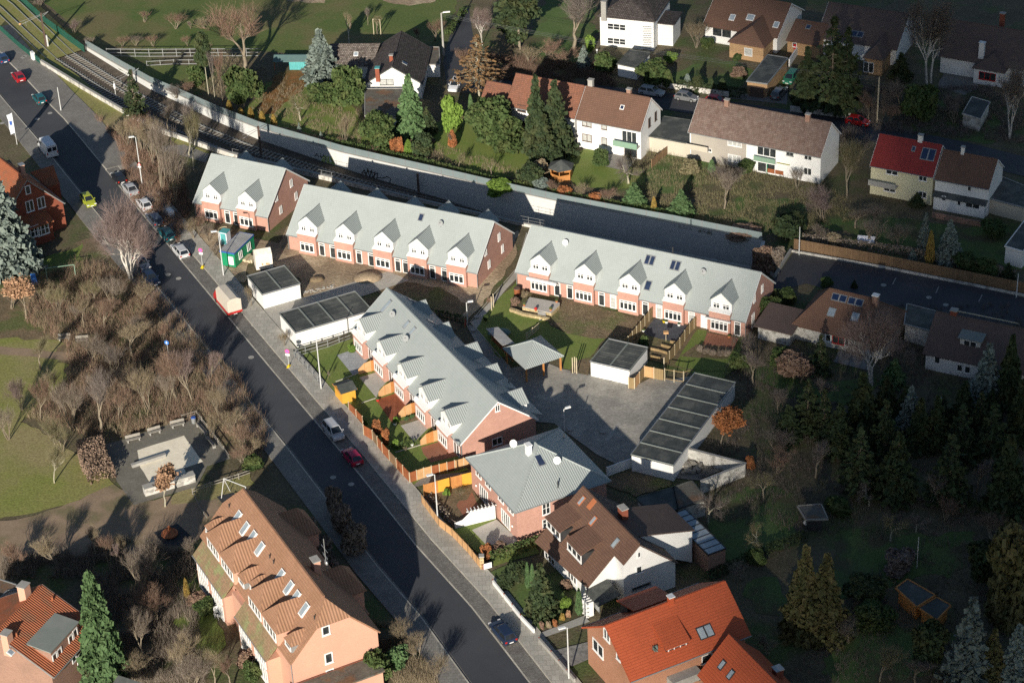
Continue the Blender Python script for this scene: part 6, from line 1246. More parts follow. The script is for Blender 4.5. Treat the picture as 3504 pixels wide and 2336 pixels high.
# left park: (x, y, top, w) in panel 1b
PK = [('std',565,730,510,150,'twigtan','bare pale tree left of the park benches, above the sandy patch'),('multi',390,640,450,170,'twiggreen','olive bare bush below the swing frame'),
 ('multi2',620,560,400,200,'twiggreen','olive bare bush on the lawn edge right of the swing frame'),('multi',760,600,380,230,'twig','broad bare bush below the leaning birch'),
 ('std2',700,740,540,260,'twigred','reddish bare tree between the pale tree and the road'),('multi2',960,560,430,180,'twigtan','tan bare bush at the foot of the birches'),
 ('multi',1010,700,560,190,'twigred','reddish bush on the slope beside the road below the birches'),('std',890,920,660,300,'twigtan','wide pale bare tree above the blue round sign'),
 ('multi',620,950,790,280,'twig','bare bush right of the park path'),('std3',1190,1220,830,250,'twigred','bare reddish tree behind the playground benches, upright trunk'),
 ('std2',1290,1240,850,300,'twigpurple','purple brown bare tree leaning over the road beside the playground'),('multi2',1000,1290,980,230,'twigtan','tan many stemmed bush above the playground paving'),
 ('multi',1140,1250,1000,160,'twig','narrow bare bush above the playground corner'),('std',680,1440,1020,330,'twiggrey','large grey bare tree left of the playground benches'),
 ('multi2',480,1400,1060,300,'twig','dark bare bush between lawn and playground'),('std2',275,1340,1020,240,'twigred','reddish bare tree over the meadow edge'),
 ('multi',150,1280,1070,230,'twigpurple','purple tinged bush at the left meadow'),('multi2',380,1180,1010,200,'twigtan','tan bush in the middle of the left thicket'),
 ('std',272,1010,780,210,'twiggreen','young tree with grey green twigs beside the park path'),('multi',420,1560,1330,300,'twiggreen','greenish bare bush over the lower meadow'),
 ('multi2',60,1480,1260,220,'twig','bare bush at the left edge above the big lawn'),('multi',860,1180,960,220,'twig','bare bush in the thick scrub centre'),
 ('multi2',800,1340,1130,240,'twigred','rusty bush behind the leftmost playground bench'),('std3',960,820,640,170,'twig','thin bare tree close beside the street'),
 ('multi',1100,830,690,140,'twigred','rusty shrub at the street edge above the blue sign'),('std2',1420,1080,880,170,'twigpurple','twiggy bush hanging over the left pavement'),
 ('multi2',1480,1330,1130,190,'twigtan','tan shrub beside the pavement, right of the playground rail'),('multi',1560,1430,1250,200,'twigtan','tan shrub at the pavement below the previous one'),
 ('multi2',1640,1540,1370,200,'twigred','rusty shrub at the pavement beside the playground corner'),('multi',1420,1480,1300,160,'twigtan','tan brush directly outside the playground rail'),
 ('multi2',80,600,430,230,'twigtan','dense tan bush below the big blue spruce'),('multi',300,560,400,160,'twigtan','tan bush left of the swing frame posts'),
 ('std',520,700,560,120,'twig','thin bare tree beside the pale one above the benches'),('multi2',760,1060,850,230,'twiggrey','grey bare bush beyond the park benches')]
for (kd, x, y, ty, w_, cm, lb) in PK: T('bare_tree' if kd.startswith('std') else 'bare_shrub', kd, '1b', x, y, ty, w_, cm, lb, 'tree' if kd.startswith('std') else 'shrub', group='bare trees and bushes of the park thicket')
T('copper_tree','std','1b',175,665,400,200,'twigtan','small tree still full of dry salmon leaves below the blue spruce',leaf='tanleaf')
T('bare_tree','std2','1c',365,228,-60,240,'twiggreen','lone bare tree on the sunny lawn casting a long thin shadow',bm='trunkgrey')
T('copper_tree','std','pl',990,1200,800,330,'twigtan','small tree with dry tan leaves in front of the playground wall',leaf='tanleaf',bm='trunkgrey')
T('shrub','bush','pl',1930,800,640,210,'evergreen','green and brown bush at the playground exit by the pavement','shrub')
T('shrub','multi2','pl',1830,760,560,280,'twigred','rusty brush beside the playground rail end','shrub')
T('shrub','multi','pl',1960,640,460,200,'twigtan','tan brush between playground rail and the pavement','shrub')
# big blue spruce upper left
T('blue_spruce','spruce2','t8',110,1660,300,860,'needleblue','large blue grey spruce in front of the old brick house')
# lower left
T('tall_conifer','dense','l7',1430,1480,-55,640,'needlegreen','tall dense bright green conifer at the lower left')
LL = [('multi',130,810,620,260,'twigred','purple red twigged bush at the left of the shadowed path'),('std2',380,800,560,260,'twigtan','wide bare bush with dry leaves below the brown path'),
 ('std',640,730,520,170,'twigtan','bare pale tree below the round play spinner'),('multi2',740,790,560,140,'twigred','orange twigged bush beside the bare pale tree'),
 ('std3',780,800,610,90,'twigpurple','thin pink stemmed bush beside the shaded path'),('multi',950,960,690,330,'twig','broad brown bare bush between conifer and salmon house'),
 ('multi2',1040,1170,880,320,'twigred','brown bush right of the tall conifer, middle one'),('std2',970,1420,1080,330,'twig','bare tree right of the tall conifer, lower one'),
 ('multi',1220,1480,1240,300,'twigtan','bare bush left of the salmon house lawn'),('multi2',1300,1600,1380,320,'twig','bare bush at the lower edge below the salmon house lawn'),
 ('multi',620,1560,1400,230,'twigred','reddish bush at the foot of the tall conifer'),('std',1440,1580,1360,200,'twigtan','bare tree before the lower bays of the salmon house'),
 ('std3',1560,1600,1370,170,'twigred','slender bare tree touching the salmon house corner'),('multi2',1290,720,590,150,'twig','bare bush at the upper left corner of the salmon house'),
 ('multi',830,720,560,120,'twigtan','low tan bush beside the spinner path'),('multi2',900,1560,1390,260,'twigtan','tan bush at the bottom edge right of the conifer')]
for (kd, x, y, ty, w_, cm, lb) in LL: T('bare_tree' if kd.startswith('std') else 'bare_shrub', kd, '1c', x, y, ty, w_, cm, lb, 'tree' if kd.startswith('std') else 'shrub')
T('thuja','thuja','1c',1260,1010,860,50,'thuja','golden columnar conifer left of the salmon house','shrub')
T('shrub','bush','1c',1330,1040,960,150,'twigred','flat wine red shrub by the salmon house wall','shrub')
T('shrub','blob','1c',1370,1100,1020,150,'evergreen','green rounded shrub behind the white terrace table','shrub')
T('shrub','bush','1c',1640,1450,1340,120,'twigred','dark red bush before the second bay of the salmon house','shrub')
T('shrub','blob2','1c',1700,1530,1420,130,'evergreen','evergreen bush beside the lower bay door of the salmon house','shrub')
T('shrub','blob','s6',1500,1560,1330,200,'evergreen','round evergreen bush in the shade behind the salmon gable','shrub')
T('bare_shrub','multi2','2c',560,1310,1140,220,'twigtan','pale bare bush beside the pavement right of the salmon gable','shrub')
T('bare_shrub','multi','2c',640,1430,1250,230,'twigtan','pale bare bush at the pavement, below the first','shrub')
T('bare_shrub','multi2','2c',760,1560,1400,240,'twigtan','pale bare bush at the lower picture edge by the pavement','shrub')
T('shrub','blob','2c',520,1480,1330,150,'needlegreen','bright green conifer bush among the pale bare ones','shrub')
for i, (x, y, ty, w_) in enumerate(((400,560,350,160),(470,700,480,170),(330,980,760,150),(430,1130,950,150),(120,640,440,170),(220,760,560,170),(300,440,240,130))):
    plc = ('first of the dark hedge bushes behind the salmon house, nearest its street wing','hedge bush behind the salmon street wings beside the dark pavement','hedge bush by the chimney side wing of the salmon house','hedge bush near the rounded street corner wing','hedge bush just behind the antenna mast','hedge bush right of the antenna mast','hedge bush above the first street wing')[i]
    T('hedge_bush','bush','2c',x-250 if x > 300 else x-200,y,ty,w_,'twig',plc,'shrub')
# diagonal row gardens
T('beech_hedge','bush','f4',470,1060,850,130,'autumn','copper leaved hedge at the street fence of the diagonal row, lower half','hedge',leaf=None)
T('beech_hedge','bush','f4',350,930,740,150,'autumn','copper leaved hedge at the street fence, upper half','hedge')
T('shrub','bush','f4',600,1100,1000,110,'bamboo','bright leafy shrub by the low dark hedge before the reddish fence','shrub')
T('shrub','bush','f4',200,800,730,60,'bamboo','small bright shrub inside the street fence','shrub')
T('shrub','bush','f4',610,770,680,80,'bamboo','green plant in the bed beside the timber deck','shrub')
for i, (x, y) in enumerate(((745,730),(820,700),(900,680))): T('bed_plant','bush','f4',x,y,y-45,70,'needlegreen',('left','middle','right')[i]+' low green plant of the bed behind the fan shaped screen','shrub',group='plants in the bed above the light terrace')
T('shrub','bush','2b',205,880,845,80,'bamboo','low yellow green plants beside the grey patio','shrub')
T('young_tree','fruit','2b',45,1080,1000,40,'twig','young staked garden tree by the street lamp')
T('bare_tree','fruit','f4',730,1180,1080,110,'twigtan','little bare tree on the lawn before the red terrace')
T('shrub','bush','2c',1100,730,640,90,'autumn','bright orange leaved shrub at the fence corner','shrub')
T('bare_shrub','multi','2c',930,310,270,120,'twiggreen','sprawling shrub by the curved red terrace','shrub')
T('shrub','bush','2c',840,310,270,50,'bamboo','small green shrub at the orange fence','shrub')
T('shrub','bush','2c',1195,680,640,110,'twigred','rounded brown shrub beside the stone terrace','shrub')
# white house front garden
T('blue_spruce','spruce','2c',1480,1110,750,230,'needle','broad layered spruce in the front garden of the white house')
T('small_spruce','spruce3','2c',1230,920,810,130,'needle','small dark spruce in the front garden by the low wall')
T('shrub','blob','2c',1320,900,770,150,'needle','dark rounded conifer bush behind the small spruce','shrub')
T('thuja','thuja','2c',1385,930,755,45,'needlegreen','tall narrow thuja, left of a pair','shrub'); T('thuja','thuja2','2c',1418,930,765,45,'needlegreen','tall narrow thuja, right of a pair','shrub')
T('thuja','thuja','2c',1730,1110,930,60,'needlegreen','single columnar thuja beside the white house porch','shrub')
T('shrub','bush','2c',1635,1060,990,80,'bamboo','yellow green shrub beside the broad spruce','shrub')
T('shrub','bush','2c',1640,930,870,80,'twigred','dark red shrub at the white house wall','shrub')
for i, (x, y, c) in enumerate(((1480,1200,'twigred'),(1525,1195,'twigtan'),(1568,1185,'autumn'),(1615,1150,'thuja'),(1655,1130,'tanleaf'))): T('bed_plant','bush','2c',x,y,y-45,38,c,'small round bed plant in front of the broad spruce, number '+('one','two','three','four','five')[i]+' from the street side','shrub',group='round plants in the front bed')
T('spruce_tree','spruce2','o7',880,1500,930,460,'needleblue','blue grey spruce in front of the bright orange roof')
T('shrub','blob','3c',150,1560,1480,160,'needle','bush before the second orange roof','shrub')
# court, right rows
T('orange_tree','std2','e9',1830,480,-60,560,'twigtan','broad tree with rust coloured foliage beside the long garage row',leaf='autumn')
T('bare_tree','std','c4',1680,1240,740,420,'twiggrey','bare tree with radiating branches below the end of the right hand row')
T('bare_shrub','multi','c4',1650,900,560,420,'twiggrey','dark bare bush beside the end wall of the right hand row','shrub')
T('shrub','blob','c4',1480,1050,830,260,'evergreen','dark evergreen bush at the end of the right hand gardens','shrub')
for i, (x, y) in enumerate(((955,800),(1040,820),(1130,840),(1230,850),(1320,850))): T('bed_plant','bush','c4',x,y,y-80,95,'twig','dark low shrub '+('leftmost','second from left','in the middle','fourth from left','rightmost')[i]+' in the bed under the red brick terrace','shrub')
T('shrub','bush','c4',200,740,600,150,'evergreen','low dark plants in the bed by the slate patio','shrub')
T('shrub','bush','c3',300,420+100,450,90,'twigred','reddish shrub by the path at the left of the lawn','shrub') 
T('shrub','blob','c3',245,780,700,70,'evergreen','small dark evergreen beside the court lamp path','shrub')
T('shrub','bush','c3',650,560,470,130,'twigred','rusty rock plants on the sandstone terrace bank','shrub'); T('shrub','bush','c3',760,450,380,110,'twigtan','dry rock plants between terrace and water butt','shrub')
T('shrub','blob2','3b',610,350,170,150,'twigred','dark rounded bush at the tunnel end of the cutting','shrub'); T('shrub','blob','3b',690,340,190,120,'twig','second dark bush at the tunnel end, by the ramp wall','shrub')
# far right dark garden
E1T = [('firopen','e1',530,860,470,260,'needle','dark conifer left of the hipped house terrace'),('blob','e1',300,870,660,300,'twigred','dark reddish bush below the hipped house'),('blob2','e1',190,760,600,200,'evergreen','dark bush left of the hipped house terrace'),
 ('birch','e1',1000,930,250,560,'twigpurple','pale birch leaning before the hipped house','birch'),('spruce3','e1',1190,930,690,260,'needlegreen','small green fir right of the birch'),
 ('spruce','e1',2010,1080,540,330,'needleblue','pale tipped spruce in front of the dark roof house'),('spruce2','e1',2200,1120,460,300,'needle','tall dark spruce at the right edge of the dark roof house'),
 ('std','e1',560,1150,820,300,'twiggrey','pale forked bare crown in the dark trees'),('std2','e1',160,1180,990,260,'twiggrey','second pale forked bare crown near the garage row'),
 ('firopen','e1',420,1330,860,360,'needle','dark fir left in the shaded wood'),('spruce3','e1',900,1380,800,400,'needle','large dark fir in the middle of the shaded wood'),
 ('spruce3','e1',1330,1350,930,280,'needleblue','grey tipped spruce in the shaded wood'),('spruce2','e1',1410,1500,1030,300,'needle','tall dark spruce below the grey tipped one'),
 ('firopen','e1',1100,1560,1030,380,'needle','dark fir crown lower middle of the shaded wood'),('spruce3','e1',700,1540,1080,380,'needle','dark fir crown lower left of the shaded wood'),
 ('spruce','e1',1800,1300,880,280,'needle','dark spruce below the dark roof house'),('firopen','e1',1780,1600,1080,420,'needle','dark spreading fir right part of the shaded wood'),
 ('firopen','e1',2050,1620,1060,430,'needle','big dark spreading fir at the right edge'),('spruce3','e1',2050,1240,950,240,'needle','dark spruce left of the right edge giants'),
 ('spruce2','e1',2300,1440,860,300,'needle','dark tree cut by the right edge'),('multi','e1',150,1560,1330,330,'twiggrey','bare brush at the foot of the garage trees'),
 ('multi2','e1',1250,740,520,280,'twigpurple','bare purple brush between the annex and the birch'),('blob','e1',80,320,150,200,'evergreen','dark bushes beside the end gable of the right row'),('blob2','e1',210,200,70,230,'evergreen','dark bushes beyond the end gable by the road'),
 ('multi','e1',1350,840,620,240,'twiggrey','bare brush left of the dark roof house'),('spruce3','e1',840,60,-10,70,'needle','tiny fir by the east road verge'),('bush','e1',600,50,-20,110,'evergreen','yellowish bush at the east road verge'),
 ('spruce3','e1',1560,1480,1010,300,'needle','dark fir between the tall spruce and the spreading fir'),('firopen','e1',560,1420,950,300,'needle','dark fir under the pale forked crown'),('spruce2','e1',1290,1240,930,240,'needle','narrow dark spruce above the grey tipped one'),
 ('spruce3','e1',1120,1180,840,280,'needle','dark fir below the leaning birch'),('spruce','e1',880,1620,1260,300,'needle','dark spruce at the lower edge of the shaded wood'),('firopen','e1',1950,1400,980,300,'needle','dark fir under the dark roof house spruce'),('spruce3','e1',250,1420,1100,300,'needle','dark fir right of the garage row end'),('firopen','e1',1620,1300,1010,240,'needle','dark fir left of the globe lamp wood')]
for e in E1T: T('evergreen_tree' if e[0] in ('blob','blob2','pine') else ('conifer' if e[0] in SOLID else 'bare_tree'), e[0], e[1], e[2], e[3], e[4], e[5], e[6], e[7], 'tree', bm=e[8] if len(e) > 8 else 'trunk')
C3T = [('spruce2','3c',880,1240,640,330,'needlegold','tall spruce with sunlit gold painted into its needles, left of a pair'),('spruce','3c',1020,1260,690,330,'needlegold','tall spruce with sunlit gold painted into its needles, right of the pair'),
 ('spruce','3c',1980,1560,970,330,'needleblue','blue grey spruce at the lower right, left one'),('spruce3','3c',2130,1568,1190,250,'needlegold','golden toned spruce between two blue ones'),('spruce','3c',2290,1580,1160,260,'needleblue','blue grey spruce at the lower right corner'),
 ('blob2','3c',2280,1150,480,400,'needlegold','broad olive conifer at the right edge above the sheds'),('blob','3c',2100,900,620,260,'needle','dark conifer left of the broad olive one'),
 ('fruit','3c',240,500,240,300,'twiggrey','pale gnarled bare tree over the mossy outbuilding','trunkgrey'),('fruit','3c',610,350,170,260,'twiggreen','small bare tree on the shaded lawn'),('fruit','3c',590,720,480,260,'twiggreen','bare fruit tree in the middle of the shaded lawn','trunkgrey'),
 ('std','3c',960,190,-40,230,'twiggrey','bare tree above the small hut'),('fruit','3c',1030,330,200,160,'twiggreen','bare crooked tree right of the small hut'),('fruit','3c',1320,380,200,220,'twiggrey','pale bare tree in the dark wood edge','trunkgrey'),
 ('std2','3c',1745,380,110,240,'twiggrey','pale forked bare tree in the dark wood','trunkgrey'),('std','3c',2040,300,60,220,'twiggrey','pale bare trunk group at the right wood'),('fruit','3c',1465,620,390,240,'twiggreen','curved bare tree above the round pond bed','trunkgrey'),
 ('fruit','3c',1635,560,400,200,'twiggrey','forked bare tree by the washing pole','trunkgrey'),('std2','3c',1390,1560,1330,330,'twiggreen','greenish bare tree at the bottom edge'),('std','3c',1630,1568,1380,260,'twiggrey','bare tree at the bottom edge right of the greenish one'),
 ('blob','3c',1300,1010,880,260,'needle','dark creeping conifer by the pond bed'),('bush','3c',560,760,660,130,'evergreen','dark bush at the end of the shaded lawn'),('bush','3c',1110,420,320,180,'evergreen','dark green bush right of the hut'),
 ('spruce3','3c',1500,340,-130,330,'needle','dark fir above the pale bare trees'),('firopen','3c',1250,300,-150,360,'needle','dark olive fir at the top of the shaded wood'),('firopen','3c',1850,380,-110,380,'needle','dark fir between the pale bare trees'),('spruce2','3c',2230,430,-110,340,'needle','dark spruce at the right edge of the wood'),
 ('multi','3c',700,170,0,300,'twigred','dark brush below the walled yard'),('bush','3c',520,130,40,70,'autumn','orange shrub at the tip of the walled yard'),('multi2','3c',460,880,760,200,'twig','dark brush behind the bright orange roof'),
 ('multi','3c',1830,480,330,220,'twigred','dark brush by the timber sheds wood'),('multi2','3c',2150,620,450,260,'twigred','reddish brush above the broad olive conifer'),('bush','3c',1500,820,680,230,'twiggrey','round pond bed thicket'),
 ('blob','3c',1720,1480,1180,230,'needle','dark fir between the sheds and the blue spruce'),('multi','3c',640,1380,1240,200,'twig','dark brush right of the second orange roof'),('multi2','3c',1180,1300,1120,240,'twig','low dark brush below the golden spruces'),('blob2','3c',1350,1180,1050,260,'evergreen','dark shrub in front of the timber sheds')]
for e in C3T: T('evergreen_tree' if e[0] in ('blob','blob2','pine','bush') else ('conifer' if e[0] in SOLID else 'bare_tree'), e[0], e[1], e[2], e[3], e[4], e[5], e[6], e[7], 'tree', bm=e[8] if len(e) > 8 else 'trunk')
# north gardens
A2 = [('pine','1a',1400,640,200,150,'needle','pine with bare lower trunk beside the glass barrier','trunkgrey'),('slim','1a',1440,660,290,60,'twiggrey','thin pale trunk right of the pine','trunkgrey'),('slim','1a',1495,680,300,90,'twigred','slim bare tree next to the huge brown one'),
 ('std','1a',1640,520,30,500,'twigred','huge bare red brown tree beyond the glass barrier'),('blob','1a',1640,720,450,230,'evergreen','dark rounded yew beside the glass barrier'),('blob2','1a',1320,560,430,130,'evergreen','dark ivy covered bush behind the barrier'),
 ('multi','1a',1270,640,560,150,'twigred','bare reddish brush just beyond the barrier wall'),('multi2','1a',1180,660,570,190,'twiggrey','bare thin brush leaning over the barrier'),
 ('spruce2','1a',2165,540,190,280,'needleblue','big silvery blue cedar beside the turquoise shed'),('fruit','1a',2015,810,590,220,'twiggreen','crooked bare fruit tree on the upper garden lawn','trunkgrey'),('blob2','n1',640,1010,560,430,'evergreen','large rounded dark green cherry laurel before the dark roofed house'),
 ('blob','n1',340,1000,780,330,'evergreen','spreading dark shrub left of the rounded one'),('multi','n1',610,1470,1090,260,'twigtan','bare spreading shrub above the barrier'),('multi2','n1',540,1470,1380,130,'twigred','low red brush at the barrier foot'),
 ('blob','n1',990,1490,1120,410,'evergreen','large olive rhododendron before the flat annex'),('spruce2','n1',1370,1330,640,420,'needlegreen','tall green spruce beside the white gable'),('spruce3','n1',1560,1330,1020,260,'needle','dark spruce right behind the tall green one'),
 ('blob2','n1',1840,1290,880,230,'bamboo','bright green bamboo clump below the brushwood arch'),('multi','n1',1940,1280,1090,80,'twigtan','dry pampas grass next to the bamboo'),('thuja','n1',2060,1180,880,90,'needlegreen','tall yellow green column right of the bamboo'),
 ('std','n1',1840,1500,1310,120,'twigred','small round standard tree with rust leaves','palewood'),('larch','n1',2150,900,170,680,'needlebrown','large brown larch over the side street','trunkgrey'),('birch','n1',2190,320,-160,260,'twigpurple','tall white birch at the side street','birch'),
 ('blob','n1',2230,1400,960,330,'evergreen','dark laurel left of the two spruces'),('multi2','n1',1640,270,20,290,'twigred','round reddish bare tree on the park edge by the lamp pole'),('multi','n1',1450,260,110,160,'twigred','low dark bush left of the round reddish tree'),
 ('slim','n1',655,300,-100,120,'twigtan','slim birch on the park lawn behind the dark roof','birch'),('std','n1',980,200,-60,140,'twiggreen','young tree inside its wooden stake frame'),('std','n1',870,90,-120,110,'twiggrey','young bare tree on the park lawn'),
 ('bush','n1',1170,1560,1390,130,'autumn','orange leaved shrub at the barrier'),('bush','n1',1240,1570,1380,90,'autumn','second orange leaved shrub at the barrier'),('bush','n1',930,1560,1490,160,'twigred','reddish ground shrub at the barrier'),('thuja','n1',1340,1570,1400,120,'bamboo','bright green conifer at the barrier'),
 ('bush','n1',1420,1580,1450,130,'needlegreen','green shrub right of the bright conifer'),('bush','n1',1570,1440,1380,140,'twigred','red brown bush below the dark spruce'),('blob2','n1',1500,1560,1330,260,'needle','dark undergrowth bush right of the bright conifer')]
for e in A2: T('evergreen_tree' if e[0] in ('blob','blob2','bush','pine') else ('conifer' if e[0] in SOLID else 'bare_tree'), e[0], e[1], e[2], e[3], e[4], e[5], e[6], e[7], 'tree', bm=e[8] if len(e) > 8 else 'trunk')
for i, (x, y, ty) in enumerate(((1540,745,670),(1615,775,720),(1685,795,720),(1760,822,745),(1840,850,765))): T('thuja','thuja','1a',x,y,ty,52,'thuja','golden cone shrub, '+('first','second','third','fourth','fifth')[i]+' from the left behind the glass barrier','shrub',group='golden cones behind the barrier')
for i, (x, y, ty) in enumerate(((2010,895,820),(2155,940,880))): T('small_spruce','spruce3','1a',x,y,ty,40,'needleblue','tiny blue spruce on the garden lawn, '+('left','right')[i]+' one','tree')
B2 = [('blob','2a',1130,960,690,330,'evergreen','dark laurel group before the low white house, left part'),('blob2','2a',1250,990,770,270,'evergreen','dark laurel group before the low white house, right part'),
 ('spruce2','2a',1450,1010,490,210,'needle','tall dark spruce before the brown roofs, left of two'),('spruce','2a',1575,1030,530,270,'needle','tall spruce with browner crown, right of two'),('spruce','2a',1500,1090,760,230,'needle','lower dark fir between the two tall spruces'),
 ('fruit','2a',920,1140,1010,110,'twiggreen','small pale bare tree above the barrier, left one'),('fruit','2a',1140,1185,1060,130,'twiggreen','small pale bare tree above the barrier, right one'),('bush','2a',1480,1180,1080,110,'twigtan','tan shrub left of the gazebo'),
 ('thuja2','2a',880,985,870,70,'autumn','rust leaved ball tree on twin stems'),('blob','2a',1400,1250,1120,190,'needle','blue green fir bush left of the gazebo'),('bush','2a',1210,1300,1220,180,'bamboo','bright ivy clump hanging over the barrier'),
 ('blob2','2a',1870,1110,1000,115,'evergreen','round clipped bush by the white wall'),('fruit','2a',2060,1230,1030,300,'twiggrey','wide crooked bare tree by the stone terrace','trunkgrey'),
 ('spruce','2a',2100,1380,1220,180,'needlegreen','green fir at the barrier right of the crooked tree'),('thuja','2a',2230,1430,1320,50,'thuja','small golden cone at the barrier'),
 ('multi','2a',1560,1300,1210,130,'twigred','mixed red shrub below the gazebo'),('multi2','2a',1760,1330,1230,160,'twigtan','tan shrub row right of the gazebo'),('multi','2a',1920,1370,1250,150,'twigred','red brown shrub at the barrier under the lawn'),
 ('bush','2a',1490,1290,1210,130,'needleblue','blue green shrub at the barrier'),('bush','2a',1640,1310,1250,120,'autumn','orange shrub at the barrier below the gazebo'),('bush','2a',1840,1350,1290,110,'autumn','orange shrub at the barrier right of the gazebo'),
 ('blob','n5',600,760,560,300,'evergreen','dark conifer hedge bush by the small white garage'),('pine','2a',1330,330,-120,420,'needle','big dark pine beyond the larch'),('blob','2a',1290,300,60,240,'needle','dark evergreen mass by the side street'),
 ('std','2a',1690,340,-40,420,'twiggrey','tall bare grey tree left of the white barred house'),('multi','2a',1520,400,270,240,'twigred','rusty bush beyond the side street'),('multi2','2a',1400,430,330,220,'twigtan','tan brush at the side street edge'),('multi','2a',1640,440,320,240,'twigred','brown brush left of the garage drive'),
 ('spruce3','2a',1760,460,300,110,'needleblue','grey green fir left of the white garage'),('blob2','2a',1900,480,350,140,'evergreen','dark bush in front of the white garage'),('bush','2a',1810,330,240,80,'bamboo','yellow green shrub by the white barred house'),
 ('blob','n5',770,560,480,130,'bamboo','yellow green rounded bush right of the garage'),('multi','n5',1000,430,190,230,'twigtan','bare tan tree between the white house and the bungalow'),('blob','n5',1095,440,340,120,'evergreen','ball shaped shrub at the bungalow corner'),
 ('thuja','n5',920,790,660,80,'needleblue','grey green column at the side street hedge'),('spruce','n5',1010,810,620,150,'needle','dark fir in the side street hedge'),('thuja2','n5',1130,820,690,80,'needle','dark column in the side street hedge'),('thuja','n5',745,780,620,110,'evergreen','broad dark column in the hedge'),
 ('thuja2','n5',1230,840,700,110,'needle','last dark column of the hedge'),('bush','n5',1380,690,610,130,'twigred','dark shrub on the curved garden wall'),('bush','n5',1360,540,480,80,'evergreen','blue green shrub at the bungalow terrace'),
 ('firopen','n6',420,1110,140,620,'needle','massive dark yew before the bungalows'),('firopen','n6',560,1150,240,460,'needle','dark yew joined to the massive one'),('spruce3','n6',170,1090,450,330,'needle','dark conifer at the left of the massive yew'),
 ('spruce3','n6',1110,800,520,260,'needle','dark green fir right of the brick wing'),('birch','n6',1385,840,-100,560,'twiggrey','large bare white birch by the bungalows','birch'),('slim','n6',1420,830,40,300,'twiggrey','second pale birch stem group','birch'),
 ('birch','n6',2210,1390,560,420,'twiggrey','pale bare birch at the right edge','birch'),('blob','n6',1310,1230,870,330,'evergreen','dark green bushy tree beyond the pole'),('multi','n6',1650,1240,950,420,'twiggrey','grey bare thicket left of the small white garage'),
 ('std','n6',1100,1180,760,260,'twiggrey','bare tree behind the wooden pole'),('std','n6',800,1240,900,280,'twigred','bare tree over the red car'),('multi2','n6',1000,1260,1050,260,'twigred','bare thicket beside the wooden pole'),('multi','n6',560,1560,1250,330,'twiggrey','bare thicket between the two pairs of houses')]
for e in B2: T('evergreen_tree' if e[0] in ('blob','blob2','bush','pine') else ('conifer' if e[0] in SOLID else 'bare_tree'), e[0], e[1], e[2], e[3], e[4], e[5], e[6], e[7], 'tree' if e[0] not in ('bush','thuja','thuja2') else 'shrub', bm=e[8] if len(e) > 8 else 'trunk')
A3 = [('multi','3a',380,1280,1090,260,'twiggrey','bare grey bush before the cream house'),('std','3a',350,1400,1150,230,'twig','bare tree in the cream house garden'),('spruce','3a',60,1440,1270,190,'needlegreen','green fir left of the bare garden tree'),('blob','3a',500,1170,1080,110,'evergreen','dark bush under the beige wall'),
 ('thuja','3a',265,1150,1070,60,'needlegreen','small pointed conifer by the cream terrace'),('bush','3a',120,1170,1080,120,'twiggreen','mossy bush before the cream terrace'),('multi2','3a',840,1270,1130,130,'twig','bare bush right of the mossy canopy'),
 ('std2','3a',1170,1330,940,330,'twiggreen','tall bare tree right of the white gable'),('multi','3a',1010,1480,1270,330,'twigpurple','dark bare bush on the lawn below the tall bare tree'),('multi2','3a',1350,1530,1400,260,'twig','bare bush at the foot of the yellow house garden'),
 ('spruce3','3a',1640,1380,1290,120,'needle','dark fir before the yellow house'),('blob','3a',810,1540,1440,170,'needle','dark fir on the left lawn by the fence'),('multi','3a',1250,1080,900,230,'twiggrey','bare thicket behind the wall by the side street'),
 ('multi2','3b',1340,180,20,260,'twig','bare brown bush behind the plank fence'),('multi','3b',1510,190,50,260,'twig','second bare brown bush behind the plank fence'),('spruce2','3b',1850,290,0,190,'needleblue','pale blue spruce behind the plank fence'),('thuja','3b',1725,310,75,70,'thuja','yellow columnar conifer left of the pale blue spruce'),
 ('spruce3','3b',1690,200,-50,110,'needleblue','narrow blue grey spruce behind the yellow conifer'),('spruce3','3b',1610,280,200,70,'needleblue','small blue spruce by the plank fence'),('blob','3b',1960,330,240,170,'evergreen','dark bush right of the pale blue spruce'),('blob2','3b',2100,370,270,160,'evergreen','dark bush at the fence near the white shed'),
 ('blob','3b',2150,110,20,170,'evergreen','dark bush by the flat roofed garage'),('spruce3','3b',2250,400,290,120,'needle','small fir before the white flat annex'),('multi','3b',1000,150,40,160,'twig','bare bush by the lamp at the plank fence'),('multi2','3a',1900,1180,1060,1,'twig','') ,
 ('blob','3b',760,140,0,190,'needle','dark round fir on the lawn before the fence lamp'),('bush','3b',1090,170,90,110,'twigtan','tan bush at the plank fence'),('std','3b',1230,60,-90,230,'twig','bare tree above the tipped white table'),('bush','3b',460,100,60,240,'twigred','low red brush at the end of the barrier')]
for e in A3:
    if e[7]: T('evergreen_tree' if e[0] in ('blob','blob2','bush') else ('conifer' if e[0] in SOLID else 'bare_tree'), e[0], e[1], e[2], e[3], e[4], e[5], e[6], e[7], 'tree' if e[0] not in ('bush','thuja') else 'shrub', bm=e[8] if len(e) > 8 else 'trunk')
